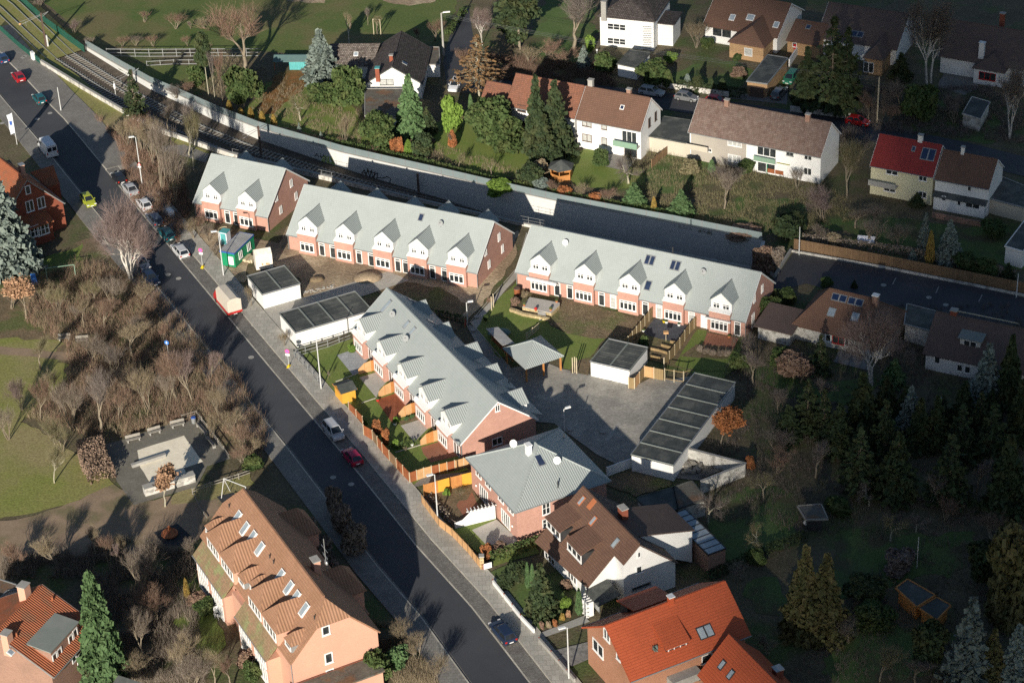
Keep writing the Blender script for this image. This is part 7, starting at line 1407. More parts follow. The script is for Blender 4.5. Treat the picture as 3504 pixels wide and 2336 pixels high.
# park edge shrubs on the north lawn
for i, (x, y, ty, w_, c) in enumerate(((970,150,80,110,'twigred'),(1180,195,90,170,'twigred'),(1370,190,120,150,'twigtan'),(1280,195,140,60,'twig'),(820,320,240,120,'twigred'),(910,310,240,110,'twig'),(1030,315,240,110,'twigred'),(500,230,130,130,'twigpurple'),(600,320,240,90,'twig'),(260,60,0,110,'twig'),(1260,310,240,90,'twigred'))):
    lb = ('small bare bush left on the park mound','largest bare bush of the group on the park mound','wide bare bush right on the park mound','narrow bush in the middle of the park mound group','red bush by the green mesh fence, left one','brown bush by the green mesh fence, middle one','red bush by the green mesh fence, right one','purple bush beside the green fence by the tracks','bush at the start of the glass barrier','bush at the top edge beside the tracks','bush under the tall pine by the mesh fence')[i]
    T('park_bush','multi' if i % 2 else 'multi2','1a',x,y,ty,w_,c,lb,'shrub')
# clipped copper hedge on the park lawn
def hedge(k, pts, w_, h, m, label, name='hedge'):
    rs = NPR(len(label)); pl = [Vector(G(k, x, y)) for x, y in pts]; o = pl[0].copy(); P = []
    for i in range(len(pl)-1):
        a, c = pl[i], pl[i+1]; L = (c-a).length; n = int(L*w_*h*60); d = (c-a).normalized(); nn = Vector((-d.y, d.x, 0))
        t = rs.uniform(0, L, n); s = rs.uniform(-.5, .5, n); z = rs.uniform(0, 1, n); e = rs.rand(n); z = np.where(e < .4, rs.uniform(.9, 1.03, n), z); s = np.where(e > .7, np.sign(s)*rs.uniform(.42, .54, n), s)
        P.append(np.stack([a.x-o.x+d.x*t+nn.x*s*w_, a.y-o.y+d.y*t+nn.y*s*w_, z*h], 1))
    V, F = leaves(np.concatenate(P), .16, rs); t = empty(name, o, 0, label, 'hedge'); put(npmesh('foliage', V, F, M[m]), 'foliage', t); return t
hedge('pl', ((190,575),(240,780),(330,930)), 3.4, 1.8, 'beech', 'thick brown copper hedge between lawn and playground')
hedge('2c', ((1130,760),(1460,640)), 1.1, 1.2, 'evergreen', 'low green hedge along the alley to the white house')
hedge('f4', ((600,1120),(900,1060)), .8, .7, 'evergreen', 'low dark hedge before the reddish lattice fence')
hedge('2b', ((770,650),(980,700)), .6, 1.1, 'evergreen', 'dark hedge behind the diagonal row near the court lamp')
hedge('3b', ((830,150),(1600,250),(2300,400)), .8, 1.4, 'twig', 'ragged bare hedge behind the long plank fence')
hedge('2a', ((30,960),(700,1110),(1100,1215),(1700,1340),(2300,1450)), .9, 1.1, 'evergreen', 'mixed green planting along the top of the glass barrier')
hedge('1a', ((1250,640),(1700,830),(2300,985)), .6, .7, 'twig', 'low brushy edge behind the glass barrier')
hedge('3a', ((30,600),(500,660)), 1.0, 1.6, 'needle', 'dark hedge along the side street before the bungalow lawn')
hedge('2a', ((850,240),(960,80)), 1.2, 1.0, 'evergreen', 'low hedge between the park and the side street')
hedge('2c', ((690,290),(890,520)), .7, .6, 'twig', 'dark shrub border inside the boarded street fence')
hedge('3c', ((240,880),(640,690),(900,600)), 1.2, 1.0, 'needle', 'dark border hedge at the foot of the shaded lawn')
# undergrowth nobody could count
def scrub(name, k, poly, n, h, m, label, size=.5, seed=1, cat='undergrowth'):
    rs = NPR(seed); q = np.array([G2(k, x, y) for x, y in poly]); lo, hi = q.min(0), q.max(0); P = rs.uniform(lo, hi, (n*3, 2)); ins = np.zeros(len(P), bool); j = len(q)-1
    for i in range(len(q)):
        c = ((q[i,1] > P[:,1]) != (q[j,1] > P[:,1])) & (P[:,0] < (q[j,0]-q[i,0])*(P[:,1]-q[i,1])/(q[j,1]-q[i,1]+1e-9)+q[i,0]); ins ^= c; j = i
    P = P[ins][:n]; cl = np.sin(P[:,0]*.9+seed)*np.sin(P[:,1]*.8+seed*2); P = P[cl > -.45]; m_ = len(P); k_ = 7
    B = np.repeat(np.c_[P, np.zeros(m_)], k_, 0)+np.c_[rs.normal(size=(m_*k_,2))*.12, np.zeros(m_*k_)]; D = rs.normal(size=(m_*k_,3))*.35; D[:,2] = 1; D /= np.linalg.norm(D,axis=1)[:,None]; L = h*rs.uniform(.3,1.2,(m_*k_,1))**1.3; T_ = B+D*L
    s = np.cross(D, rs.normal(size=D.shape)); s /= np.linalg.norm(s,axis=1)[:,None]; s *= size*.032
    V = np.stack([B-s,B+s,T_+s*.3,T_-s*.3],1).reshape(-1,3); F = np.arange(len(V)).reshape(-1,4); tag(put(npmesh(name, V, F, M[m]), name), label, cat, kind='stuff')
scrub('undergrowth','d',((60,650),(200,600),(330,640),(440,760),(540,860),(620,990),(600,1070),(480,960),(230,1010),(60,960),(160,870),(150,790),(60,740)), 5500, 1.2, 'twigtan', 'dry tan brush under the bare park trees', seed=2)
scrub('undergrowth','d',((60,650),(200,600),(330,640),(440,760),(540,860),(620,990),(600,1070),(480,960),(230,1010),(60,960),(160,870),(150,790),(60,740)), 5000, 1.5, 'twigred', 'reddish brush under the bare park trees', seed=3)
scrub('undergrowth','d',((0,1290),(300,1240),(440,1270),(470,1568),(200,1568),(190,1330),(0,1330)), 7000, 1.3, 'twig', 'brown brush between the conifer and the salmon house', seed=4)
scrub('undergrowth','d',((200,250),(300,330),(420,400),(440,470),(410,560),(300,460),(270,330)), 5200, 1.2, 'twigred', 'rusty brush between the pavement and the first row house', seed=5)
scrub('undergrowth','d',((1600,1100),(1700,700),(2352,700),(2352,1568),(1800,1568),(2050,1250),(1650,1200)), 9000, .9, 'twiggrey', 'dim grey brush under the shaded trees on the right', seed=6)
scrub('undergrowth','d',((1420,330),(1560,330),(1900,420),(2000,500),(1700,560),(1480,500)), 5000, .7, 'twiggreen', 'dull garden growth behind the glass barrier', seed=7)
scrub('undergrowth','d',((1040,120),(1370,150),(1420,200),(1200,190),(1100,180)), 4500, 1.0, 'twigred', 'brown brush along the side street', seed=8)
scrub('undergrowth','d',((480,100),(1000,330),(1300,420),(1240,440),(950,390),(700,310),(450,200)), 5000, .6, 'twigtan', 'low garden growth behind the barrier', seed=9)
scrub('undergrowth','d',((830,1430),(910,1440),(1010,1568),(880,1568)), 2500, 1.0, 'twigtan', 'pale brush beside the lower pavement', seed=10)
scrub('undergrowth','d',((1850,200),(2352,200),(2352,330),(1980,300)), 5000, 1.0, 'twiggrey', 'grey brush between the side street and the bungalows', seed=11)
scrub('weeds','c3',((1260,500),(1100,640),(1080,800),(1300,940),(1750,1000),(2150,1000),(2300,800),(1800,620)), 1500, .22, 'twigtan', 'dry weeds on the soil mound before the right hand row', seed=12, cat='weeds')
# ================= vehicles =================
def vehicle(kind, k, x, y, ang, paint, label, cat='car', name='parked_car', z=.03, group='cars in the streets'):
    p = G(k, x, y, .7); t = empty(name, (p.x, p.y, z), R(ang), label, cat, group)
    L, W_, zs, zr, st = {'hatch': (3.95,1.66,.88,1.42,((-1.85,.62),(-1.35,-1.25),(.15,.95),(.95,1.9))), 'wagon': (4.45,1.70,.90,1.44,((-2.1,.6),(-1.75,-1.7),(.25,1.05),(1.0,2.1))), 'saloon': (4.45,1.70,.90,1.41,((-1.5,.6),(-.85,-1.0),(.3,1.1),(1.1,2.1))), 'mpv': (4.2,1.75,.98,1.62,((-2.0,.6),(-1.7,-1.5),(.6,1.45),(1.35,1.9)))}[kind]
    xs = [-L/2, -L/2+.06, -L/2+.45, -.9, .6, L/2-.9, L/2-.25, L/2]; zt = [zs-.25, zs-.02, zs+.02, zs+.02, zs, zs-.04, zs-.20, zs-.38]; wd = [.80,.92,1,1,1,1,.93,.80]
    if kind in ('saloon',): zt[2] = zs+.06
    b = MB()
    for i, X in enumerate(xs):
        w2 = W_/2*wd[i]; z0 = .30 if i in (0, 7) else .20; b.v += [(X,-w2,z0),(X,-w2,.55),(X,-w2*.93,zt[i]),(X,w2*.93,zt[i]),(X,w2,.55),(X,w2,z0)]
    for i in range(len(xs)-1):
        for j in range(6): b.f.append((6*i+j, 6*i+6+j, 6*i+6+(j+1)%6, 6*i+(j+1)%6))
    b.f += [(5,4,3,2,1,0), tuple(42+j for j in range(6))]
    b.f = [tuple(reversed(f)) for f in b.f]
    xr0, xr1, xf1, xf0 = st[0][0], st[1][0], st[2][0], st[2][1]
    wb, wt = W_/2*.90, W_/2*.72; xb = xr0; n0 = len(b.v)
    b.v += [(xb,-wb,zs-.02),(xf0,-wb,zs-.02),(xf0,wb,zs-.02),(xb,wb,zs-.02),(xr1,-wt,zr-.03),(xf1,-wt,zr-.03),(xf1,wt,zr-.03),(xr1,wt,zr-.03),(xr1+.15,-wt*.8,zr),(xf1-.2,-wt*.8,zr),(xf1-.2,wt*.8,zr),(xr1+.15,wt*.8,zr)]
    for f in ((0,1,5,4),(1,2,6,5),(2,3,7,6),(3,0,4,7),(4,5,9,8),(5,6,10,9),(6,7,11,10),(7,4,8,11),(8,9,10,11)): b.f.append(tuple(n0+i for i in f))
    b.obj('body', M[paint], t, smooth=False)
    def gq(nm, q):
        q = [Vector(p) for p in q]; c = sum(q, Vector())/4; n = (q[1]-q[0]).cross(q[2]-q[0]).normalized(); q = [c+(p-c)*.86+n*.012 for p in q]; MB().slab(q, n*-.02).obj(nm, M['carglass'], t, uv=False)
    V = b.v[n0:]; gq('windscreen', [V[1],V[2],V[6],V[5]]); gq('rear_window', [V[3],V[0],V[4],V[7]])
    for a in ((0,1,5,4),(2,3,7,6)):
        q = [Vector(V[i]) for i in a]; m1 = (q[0]+q[1])/2; m2 = (q[2]+q[3])/2; gq('side_window', [q[0],m1,m2,q[3]]); gq('side_window', [m1,q[1],q[2],m2])
    for sx in (-L/2+.78, L/2-.80):
        for sy in (-1, 1):
            o = MB().tube((sx, sy*(W_/2-.17), .31), (sx, sy*(W_/2+.012), .31), .31, n=14).obj('wheel', M['rubber'], t, uv=False); MB().tube((sx, sy*(W_/2), .31), (sx, sy*(W_/2+.02), .31), .18, n=10).obj('rim', M['metal'], o, uv=False)
    for sy in (-1, 1):
        MB().box(L/2-.2, L/2-.05, sy*W_*.36-.17, sy*W_*.36+.17, zs-.34, zs-.20).obj('headlight', M['lamp_white'], t, uv=False); MB().box(-L/2+.0, -L/2+.07, sy*W_*.39-.12, sy*W_*.39+.12, zs-.30, zs-.08).obj('taillight', M['lamp_red'], t, uv=False)
        MB().box(xf0-.45, xf0-.3, sy*(W_/2+.0), sy*(W_/2+.16), zs-.02, zs+.12).obj('door_mirror', M[paint], t, uv=False)
    MB().box(-L/2-.03, -L/2+.01, -.26, .26, .45, .57).obj('number_plate', M['white'], t, uv=False); MB().box(L/2-.01, L/2+.03, -.26, .26, .38, .50).obj('number_plate', M['white'], t, uv=False)
    MB().box(-L/2-.02, -L/2+.10, -W_*.40, W_*.40, .30, .42).obj('bumper', M['rubber'], t, uv=False)
    return t
A1 = 116.4; A0 = -63.6
for v_ in (('hatch','1a',14,385,A1,'car_blue','dark blue car cut by the left picture edge'),('hatch','1a',122,508,A1,'car_red','red hatchback at the kerb beside the tram tracks'),('hatch','1a',262,655,A1,'car_petrol','teal car driving away beside the low white wall'),
    ('hatch','1a',590,1338,A0,'car_lime','lime yellow hatchback on the left pavement'),('hatch','1a',795,1185,A1,'car_black','black hatchback, uppermost in the parking row'),('saloon','1a',872,1262,A1,'car_silver','silver saloon parked behind the black hatchback'),
    ('hatch','1a',965,1362,A1,'car_white','pale car half hidden by the birch twigs in the parking row'),('wagon','1a',1035,1462,A1,'car_greyblue','grey blue estate with pale tailgate, in the parking row behind the pale car'),('wagon','1b',1115,90,A1,'car_petrol','petrol green estate car in the parking row'),
    ('wagon','1b',1207,205,A1,'car_lightsilver','light silver estate, last in the parking row before the faded pink sign'),('hatch','1b',952,290,A0,'car_greyblue','grey car under the birch branches on the left kerb'),('saloon','1b',1010,388,A0,'car_navy','dark navy saloon below the birch on the left kerb'),
    ('mpv','1b',2235,1412,A0,'car_silver','silver grey people carrier parked opposite the playground'),('hatch','2c',205,42,A1,'car_magenta','raspberry red hatchback parked behind the silver people carrier'),('wagon','2c',1215,1218,A1,'car_navy','dark navy car parked alone near the white house'),
    ('wagon','n5',600,812,-27,'car_silver','silver estate parked on the shaded side street'),('hatch','n5',912,860,-27,'car_grey','dark grey hatchback parked on the side street between silver and red cars'),('hatch','n5',1182,895,-27,'car_brightred','bright red car on the side street half hidden by the lichened roof'),
    ('wagon','n5',1740,822,62,'car_grey','grey estate on the driveway beside the orange brick garage'),('mpv','n5',1845,690,-116,'car_green','green car on the driveway under the massive yew'),('hatch','n6',690,1205,-28,'car_brightred','dark red car half hidden by bare bushes near the wooden pole'),
    ('wagon','2a',896,566,-104,'car_white','white car parked at the end of the side street beside the larch')):
    vehicle(*v_)
# van
p = G('1a', 318, 985, 1.0); t = empty('delivery_van', (p.x, p.y, .03), R(A1), 'white delivery van with dark rear windows on the left side of the road', 'van')
def loft(b, secs):
    n = len(secs[0][1]); k = len(b.v)
    for X, s in secs: b.v += [(X, y, z) for y, z in s]
    for i in range(len(secs)-1):
        for j in range(n): b.f.append((k+n*i+j, k+n*i+(j+1)%n, k+n*i+n+(j+1)%n, k+n*i+n+j))
    b.f += [tuple(k+j for j in reversed(range(n))), tuple(k+n*(len(secs)-1)+j for j in range(n))]; return b
sec = lambda w, zt, wt: [(-w,.3),(w,.3),(w,1.1),(wt,zt-.12),(wt-.12,zt),(-wt+.12,zt),(-wt,zt-.12),(-w,1.1)]
loft(MB(), [(-2.7,sec(.95,2.35,.84)),(-2.6,sec(.98,2.42,.86)),(1.0,sec(.98,2.42,.86)),(1.35,sec(.98,2.3,.82)),(2.0,sec(.97,1.35,.90)),(2.65,sec(.92,1.05,.84)),(2.75,sec(.85,.9,.8))]).obj('body', M['car_white'], t)
for sy in (-.42, .42): MB().box(-2.74, -2.68, sy-.33, sy+.33, 1.35, 2.0).obj('rear_window', M['carglass'], t, uv=False)
MB().slab([(1.50,-.78,2.08),(1.94,-.86,1.42),(1.94,.86,1.42),(1.50,.78,2.08)], (.05,0,.04)).obj('windscreen', M['carglass'], t, uv=False); 
for sy in (-1,1): MB().box(.35,1.3,sy*.90,sy*.965,1.35,1.9).obj('side_window', M['carglass'], t, uv=False); MB().box(-2.75,-2.70,sy*.86-.06,sy*.86+.06,.8,1.2).obj('taillight', M['lamp_red'], t, uv=False); MB().box(1.5,1.7,sy*1.0,sy*1.2,1.3,1.6).obj('door_mirror', M['rubber'], t, uv=False)
for sx in (-1.75,1.75):
    for sy in (-1,1): o = MB().tube((sx,sy*.8,.34),(sx,sy*1.0,.34),.34,n=14).obj('wheel', M['rubber'], t, uv=False); MB().tube((sx,sy*.99,.34),(sx,sy*1.01,.34),.18,n=10).obj('rim', M['metal'], o, uv=False)
MB().box(-2.76,-2.72,-.26,.26,.55,.67).obj('number_plate', M['white'], t, uv=False); b = MB(); [b.box(-2.3+i*.55,-2.25+i*.55,-.8,.8,2.425,2.45) for i in range(6)]; b.obj('roof_rib', M['car_white'], t)
# truck with tarpaulin
p = G('g1', 610, 1375, .7); t = empty('tarpaulin_truck', (p.x, p.y, .03), R(A1), 'small red truck with cream tarpaulin body parked at the kerb', 'truck')
b = MB(); b.v = []; s1 = [(-1.05,.95),(1.05,.95),(1.05,2.75),(.55,3.05),(-.55,3.05),(-1.05,2.75)]; loft(b, [(.05,s1),(.9,[(y*1.01,z) for y,z in s1]),(2.6,s1),(4.6,[(y*1.0,z-.03) for y,z in s1])]); b.obj('tarpaulin', M['tarp'], t)
MB().box(.0,4.7,-1.12,1.12,.62,.93).obj('load_bed', M['redp'], t); b = MB(); [b.tube((x,-1.07,2.78),(x,-1.07,1.0),.03) for x in (.1,1.2,2.4,3.6)]; b.obj('tarpaulin_strap', M['tarp'], t)
loft(MB(), [(4.75,sec(.98,1.95,.85)),(5.6,sec(.98,1.95,.85)),(6.05,sec(.97,1.2,.88)),(6.45,sec(.9,1.0,.85))]).obj('cab', M['redp'], t); MB().slab([(5.72,-.75,1.82),(6.02,-.85,1.3),(6.02,.85,1.3),(5.72,.75,1.82)], (.05,0,.04)).obj('windscreen', M['carglass'], t, uv=False)
for sx in (.9,5.4):
    for sy in (-1,1): MB().tube((sx,sy*.8,.36),(sx,sy*1.0,.36),.36,n=14).obj('wheel', M['rubber'], t, uv=False)
for sy in (-1,1): MB().box(-.04,.0,sy*.9-.14,sy*.9+.14,.66,.78).obj('taillight', M['lamp_red'], t, uv=False)
MB().box(-.05,-.01,-.26,.26,.5,.61).obj('number_plate', M['white'], t, uv=False)
# ================= street furniture =================
def lamp(k, bx, by, tx, ty, dirang, label, m='pole', arm=.9, name='street_lamp', head=True, r=.075):
    b_ = G(k, bx, by); h = HT(k, bx, by, tx, ty); t = empty(name, b_, R(dirang), label, 'street lamp' if head else 'pole', 'street lamps' if head else None)
    MB().tube((0,0,0), (0,0,h-.1), r*1.3, r*.8, n=8).obj('pole', M[m], t)
    if head: MB().tube((0,0,h-.15), (arm*.35,0,h), r*.6).obj('arm', M[m], t); MB().slab([(arm*.25,-.14,h-.05),(arm*1.2,-.17,h+.0),(arm*1.2,.17,h+.0),(arm*.25,.14,h-.05)], (0,0,.16)).obj('lamp_head', M['white'], t)
    return t
lamp('1a',955,1245,915,915,195,'grey street lamp by the parking row with a small red and white sign',)
lamp('1b',1500,380,1472,78,195,'white street lamp in front of the green container')
lamp('1b',2155,1140,2130,785,0,'tall plain white pole at the corner of the mesh fenced lawn',head=False)
lamp('2c',782,500,757,165,205,'white street lamp between orange fence and beige board fence')
lamp('2c',1660,1540,1652,1190,200,'white street lamp in front of the bright orange roofed house')
lamp('2b',980,700,972,555,5,'street lamp at the end of the footpath behind the diagonal row',arm=.8)
lamp('2b',1630,1420,1632,1270,20,'street lamp in the shaded paved court',arm=.8)
lamp('3b',851,238,857,48,0,'thin pale pole at the start of the long plank fence',head=False)
lamp('3b',2308,525,2325,360,0,'thin pale pole at the right end of the long plank fence',head=False)
lamp('1a',410,745,388,582,0,'plain white pole on the pavement beside the teal car',head=False,m='pole')
lamp('2a',820,372,803,85,0,'thick concrete pole with lamp arm beside the side street',m='concrete',arm=1.3,r=.16)
lamp('n6',880,1232,903,768,180,'tall wooden utility pole among bare trees',head=False,m='palewood',r=.12)
lamp('3c',1640,800,1655,585,0,'thin grey washing pole in the dark garden',head=False,m='pole',r=.04)
for (k, x, y, tx, ty, lb) in (('3c',280,695,281,620,'white globe garden lamp on the shaded lawn'),('e1',1608,1090,1606,1040,'white globe garden lamp in the dark wood'),('n5',112,490,108,445,'white globe garden lamp by the barred house')):
    b_ = G(k, x, y); h = max(HT(k, x, y, tx, ty), .8); t = empty('garden_lamp', b_, 0, lb, 'garden lamp'); MB().tube((0,0,0),(0,0,h-.2),.05).obj('pole', M['pole'], t); MB().ball((0,0,h-.1),.2,.2,.2).obj('globe', M['lamp_white'], t)
# overhead wires
wp = [G('2a', 803, 90, 0), None]; b1_ = G('2a', 820, 372); h1_ = HT('2a', 820, 372, 803, 85); b2_ = G('n6', 880, 1232); h2_ = HT('n6', 880, 1232, 903, 768)
for i, dz in enumerate((.15,.5,.9)):
    b = MB(); pr_ = None
    for j in range(17):
        f = j/16; p = b1_.lerp(b2_, f); z = (h1_-dz)*(1-f)+(h2_-dz)*f-4*f*(1-f)*1.1; q = Vector((p.x, p.y+.2*i, z))
        if pr_ is not None: b.tube(pr_, q, .015, n=3, cap=False)
        pr_ = q
    tag(b.obj('overhead_wire', M['zinc']), ('top','middle','lowest')[i]+' thin overhead wire from the concrete pole to the wooden pole', 'wire', 'overhead wires')
# tram masts
def mast(k, bx, by, tx, ty, ang, L_, label, h0=0):
    b_ = G(k, bx, by, h0); d = ray(k, tx, ty); h = CH+math.hypot(b_.x,b_.y)/math.hypot(d.x,d.y)*d.z-h0; t = empty('tram_mast', b_, R(ang), label, 'tram mast', 'tram overhead masts')
    MB().box(-.14,.14,-.14,.14,0,h).obj('post', M['mast'], t); b = MB(); b.tube((-1.4,0,h-.1),(L_,0,h-1.5),.04); b.tube((-1.4,0,h-.1),(0,0,h-.9),.03); b.tube((0,0,h-.3),(L_,0,h-.9),.03); b.tube((L_*.7,0,h-1.0),(L_*.7,0,h-1.9),.03); b.obj('bracket_arm', M['metal'], t); return t
t = mast('tr',530,540,495,145,205,4.2,'brown tram mast with double arms at the grassed tracks'); MB().box(-.45,-.2,-.2,.2,0,2.2).obj('control_box', M['pole'], t); MB().ball((4.0,0,5.4),.25,.2,.2).obj('signal', M['woodlight'], t)
mast('bt',1998,810,1962,445,205,2.8,'tram mast between the tracks behind the first row house',h0=-2.0); mast('2a',655,1330,648,1165,205,2.5,'tram mast before the retaining wall behind the middle row',h0=-4.0); mast('tr',1535,1000,1515,800,205,3.0,'tram mast at the start of the glass barrier behind the fir',h0=-.8)
t = empty('track_signal', G('tr',1330,1090,-.6), 0, 'slim white signal post with box between the tram tracks', 'signal'); MB().tube((0,0,0),(0,0,2.6),.06).obj('post', M['pole'], t); MB().box(-.15,.15,-.12,.12,1.2,2.1).obj('signal_box', M['white'], t)
t = empty('cable_cabinet', G('tr',385,690,0), R(-60), 'white cable cabinet beside the tracks and the pavement', 'cabinet'); MB().box(-.5,.5,-.25,.25,.1,1.55).obj('housing', M['white'], t); MB().box(-.55,.55,-.3,.3,0,.1).obj('plinth', M['concrete'], t)
t = empty('flag_pole', G('1a',115,970), 0, 'pole with a long drooping white flag by the old brick house', 'flag pole'); h = HT('1a',115,970,85,755); MB().tube((0,0,0),(0,0,h),.06,.035).obj('pole', M['pole'], t)
b = MB(); fl = 3.6
for i in range(12):
    for j in range(5): b.v.append((-(j*.22)*(1-i*.01)+.05*math.sin(i+j), .12*math.sin(j*1.5+i*.5), h-.15-i*fl/11-j*.06))
for i in range(11):
    for j in range(4): b.f.append((i*5+j, i*5+j+1, i*5+j+6, i*5+j+5))
b.obj('flag', M['flag'], t, smooth=True); MB().box(-.62,-.22,-.16,-.14,h-2.2,h-1.5).obj('flag_emblem', M['blue'], t)
M['bluesign'] = mat('blue sign face', (.04,.2,.6), (.04,.18,.55), rough=.4, fine=0)
def rsign(k, bx, by, tx, ty, face, label, foot=True, plate=True):
    b_ = G(k, bx, by); h = max(HT(k, bx, by, tx, ty), 2.0)+.3; t = empty('round_sign', b_, R(-90-16), label, 'road sign'); MB().tube((0,0,.1),(0,0,h),.035).obj('post', M['pole'], t)
    MB().tube((.04,0,h-.1),(.07,0,h-.1),.34,n=20).obj('sign_face', M[face], t); o = MB(); 
    if face == 'pink': o.tube((.07,0,h-.1),(.08,0,h-.1),.24,n=20); o.obj('blue_field', M['bluesign'], t); b = MB(); [b.obox((.09,0,h-.1),(0,math.cos(a),math.sin(a)),(1,0,0),(0,-math.sin(a),math.cos(a)),.26,.006,.035) for a in (math.pi/4,-math.pi/4)]; b.obj('red_cross', M['pink'], t)
    else: b = MB(); b.box(.07,.08,-.05,.05,h-.3,h-.02); b.ball((.08,0,h+.06),.02,.06,.06); b.box(.07,.08,-.18,.18,h-.14,h-.08); b.obj('white_symbol', M['white'], t)
    if plate: MB().box(.04,.06,-.3,.3,h-.85,h-.48).obj('white_plate', M['white'], t)
    if foot: MB().box(-.35,.35,-.22,.22,0,.16).obj('yellow_foot', M['yellow'], t); MB().box(-.2,.2,-.1,.1,.16,.4).obj('foot_grip', M['yellow'], t)
rsign('1b',1360,325,1343,215,'pink','pink red no stopping sign on a yellow foot beside the parking row'); rsign('1b',1938,990,1928,892,'pink','pink red no stopping sign on a yellow foot before the four bay garage')
rsign('1b',1133,930,1131,832,'bluesign','round blue path sign standing among the park bushes',foot=False,plate=False)
p = G('1a',955,1245); t = empty('small_warning_sign', (p.x, p.y, 0), R(-100), 'red rimmed triangle sign fixed on the lamp by the parking row', 'road sign'); zz = HT('1a',955,1245,932,1100); a = [(.12,.38*math.cos(q),zz+.38*math.sin(q)) for q in (math.pi/2, math.pi*7/6, math.pi*11/6)]; MB().slab(a,(.02,0,0)).obj('red_rim', M['redp'], t); c_ = Vector((.16,0,zz)); MB().slab([c_+(Vector(q)-Vector((.12,0,zz)))*.55 for q in a],(.01,0,0)).obj('white_field', M['white'], t); MB().box(.12,.14,-.25,.25,zz-.6,zz-.3).obj('white_plate', M['white'], t)
# ================= fences and walls =================
def fence(label, k, pts, h, m, pm=None, pl=1.8, alt=None, z=0, name='wooden_fence', cat='fence', gap=.04, capb=False, th=.025, rail=None, drop=0, group=None):
    W3 = [Vector(G(k, x, y, z)) for x, y in pts]; o = W3[0].copy(); t = empty(name, o, 0, label, cat, group); L_ = resample([(p.x-o.x, p.y-o.y) for p in W3], pl)
    for i in range(len(L_)-1):
        a = Vector((*L_[i], 0)); c = Vector((*L_[i+1], 0)); d = (c-a).normalized(); n = Vector((-d.y, d.x, 0)); l = (c-a).length; mm = m if not alt else alt[i % len(alt)]
        if rail:
            b = MB(); [b.obox((a+c)/2+Vector((0,0,q)), d, n, (0,0,1), l/2-.03, .03, .05) for q in rail]; b.obj('rail', M[mm], t)
        else: MB().obox((a+c)/2+Vector((0,0,h/2+.04)), d, n, (0,0,1), l/2-gap, th, h/2-.04).obj('panel', M[mm], t)
        if pm: MB().obox(a+Vector((0,0,h/2+.05)), d, n, (0,0,1), .05, .06, h/2+.05).obj('post', M[pm], t)
    return t
fence('red brown board fence along the pavement at the diagonal row, upper part','f4',((-20,600),(80,700),(165,790),(180,940)),1.3,'woodred','palewood',1.6)
fence('red brown board fence along the pavement at the diagonal row, lower part','f4',((180,940),(300,1010),(430,1180),(620,1390),(795,1575)),1.7,'woodred','palewood',1.7,alt=('woodred','woodbrown','woodred'))
fence('lattice fence of alternating light and red panels below the red terrace','f4',((795,1575),(985,1510),(1400,1410),(1640,1345)),1.6,'woodred','palewood',1.15,alt=('woodred','woodlight','woodlight','woodred','woodorange'))
fence('bright orange panel fence beside the narrow alley','2c',((690,320),(870,270),(1012,235)),1.9,'woodorange','woodorange',1.8,alt=('woodorange','woodyellow'))
fence('beige board fence along the pavement before the hipped house','2c',((675,365),(790,520),(880,590),(985,700),(1075,812)),1.3,'woodlight','woodbrown',1.5)
t = empty('gate_pillar', G('2c',1078,800), 0, 'rendered pillar at the end of the beige board fence', 'pillar'); MB().box(-.25,.25,-.25,.25,0,1.9).obj('shaft', M['sandstone'], t); MB().box(-.32,.32,-.32,.32,1.9,2.05).obj('cap', M['concrete'], t)
fence('short white picket gate beside the fence pillar','2c',((1085,812),(1145,795)),.9,'white','brickold',1.0,name='picket_gate',cat='gate')
for i, (k, a, c) in enumerate((('g4',(300,1310),(565,1238)),('f4',(375,440),(635,345)),('f4',(645,715),(912,635)),('f4',(935,1085),(1200,1010)))):
    A_, C_ = G(k, *a), G(k, *c); A_.z = C_.z = 0; d = (C_-A_).normalized(); L_ = (C_-A_).length; n = Vector((-d.y, d.x, 0)); t = empty('garden_screen', A_, math.atan2(d.y, d.x), ('fan shaped wooden privacy screen beside the grey slab patio','fan shaped wooden privacy screen at the pale patio, second from the top','fan shaped wooden privacy screen beside the red deck','patterned fan shaped screen above the red brick terrace')[i], 'privacy screen', 'fan shaped garden screens')
    for j in range(3):
        x0, x1 = j*L_/3+.03, (j+1)*L_/3-.03; h0, h1 = (.95, 1.7, 1.85)[j], (1.7, 1.85, 1.85)[j]; MB().slab([(x0,-.03,.15),(x1,-.03,.15),(x1,-.03,h1),(x0,-.03,h0)], (0,.06,0)).obj('panel', M[('woodlight','woodorange','woodlight')[j] if i == 3 else ('woodlight','woodlight','woodorange')[j]], t); MB().box(x1-.0,x1+.06,-.05,.05,0,h1+.05).obj('post', M['woodorange'], t)
# white pergola
A_, C_ = G('2c',895,535), G('2c',1168,468); d = (C_-A_).normalized(); L_ = (C_-A_).length; t = empty('pergola', A_, math.atan2(d.y, d.x), 'white boarded pergola screen beside the hipped house', 'pergola')
MB().slab([(0,-.06,0),(L_,-.06,0),(L_,-.06,2.1),(L_*.42,-.06,2.1),(L_*.2,-.06,1.1),(0,-.06,.9)], (0,.12,0)).obj('board_screen', M['white'], t); MB().box(L_*.3,L_+.2,-.08,.0,2.12,2.24).obj('beam', M['white'], t)
for i in range(8): x = L_*(.34+.66*i/7.5); MB().box(x-.04,x+.04,-.55,.45,2.25,2.36).obj('rafter', M['white'], t)
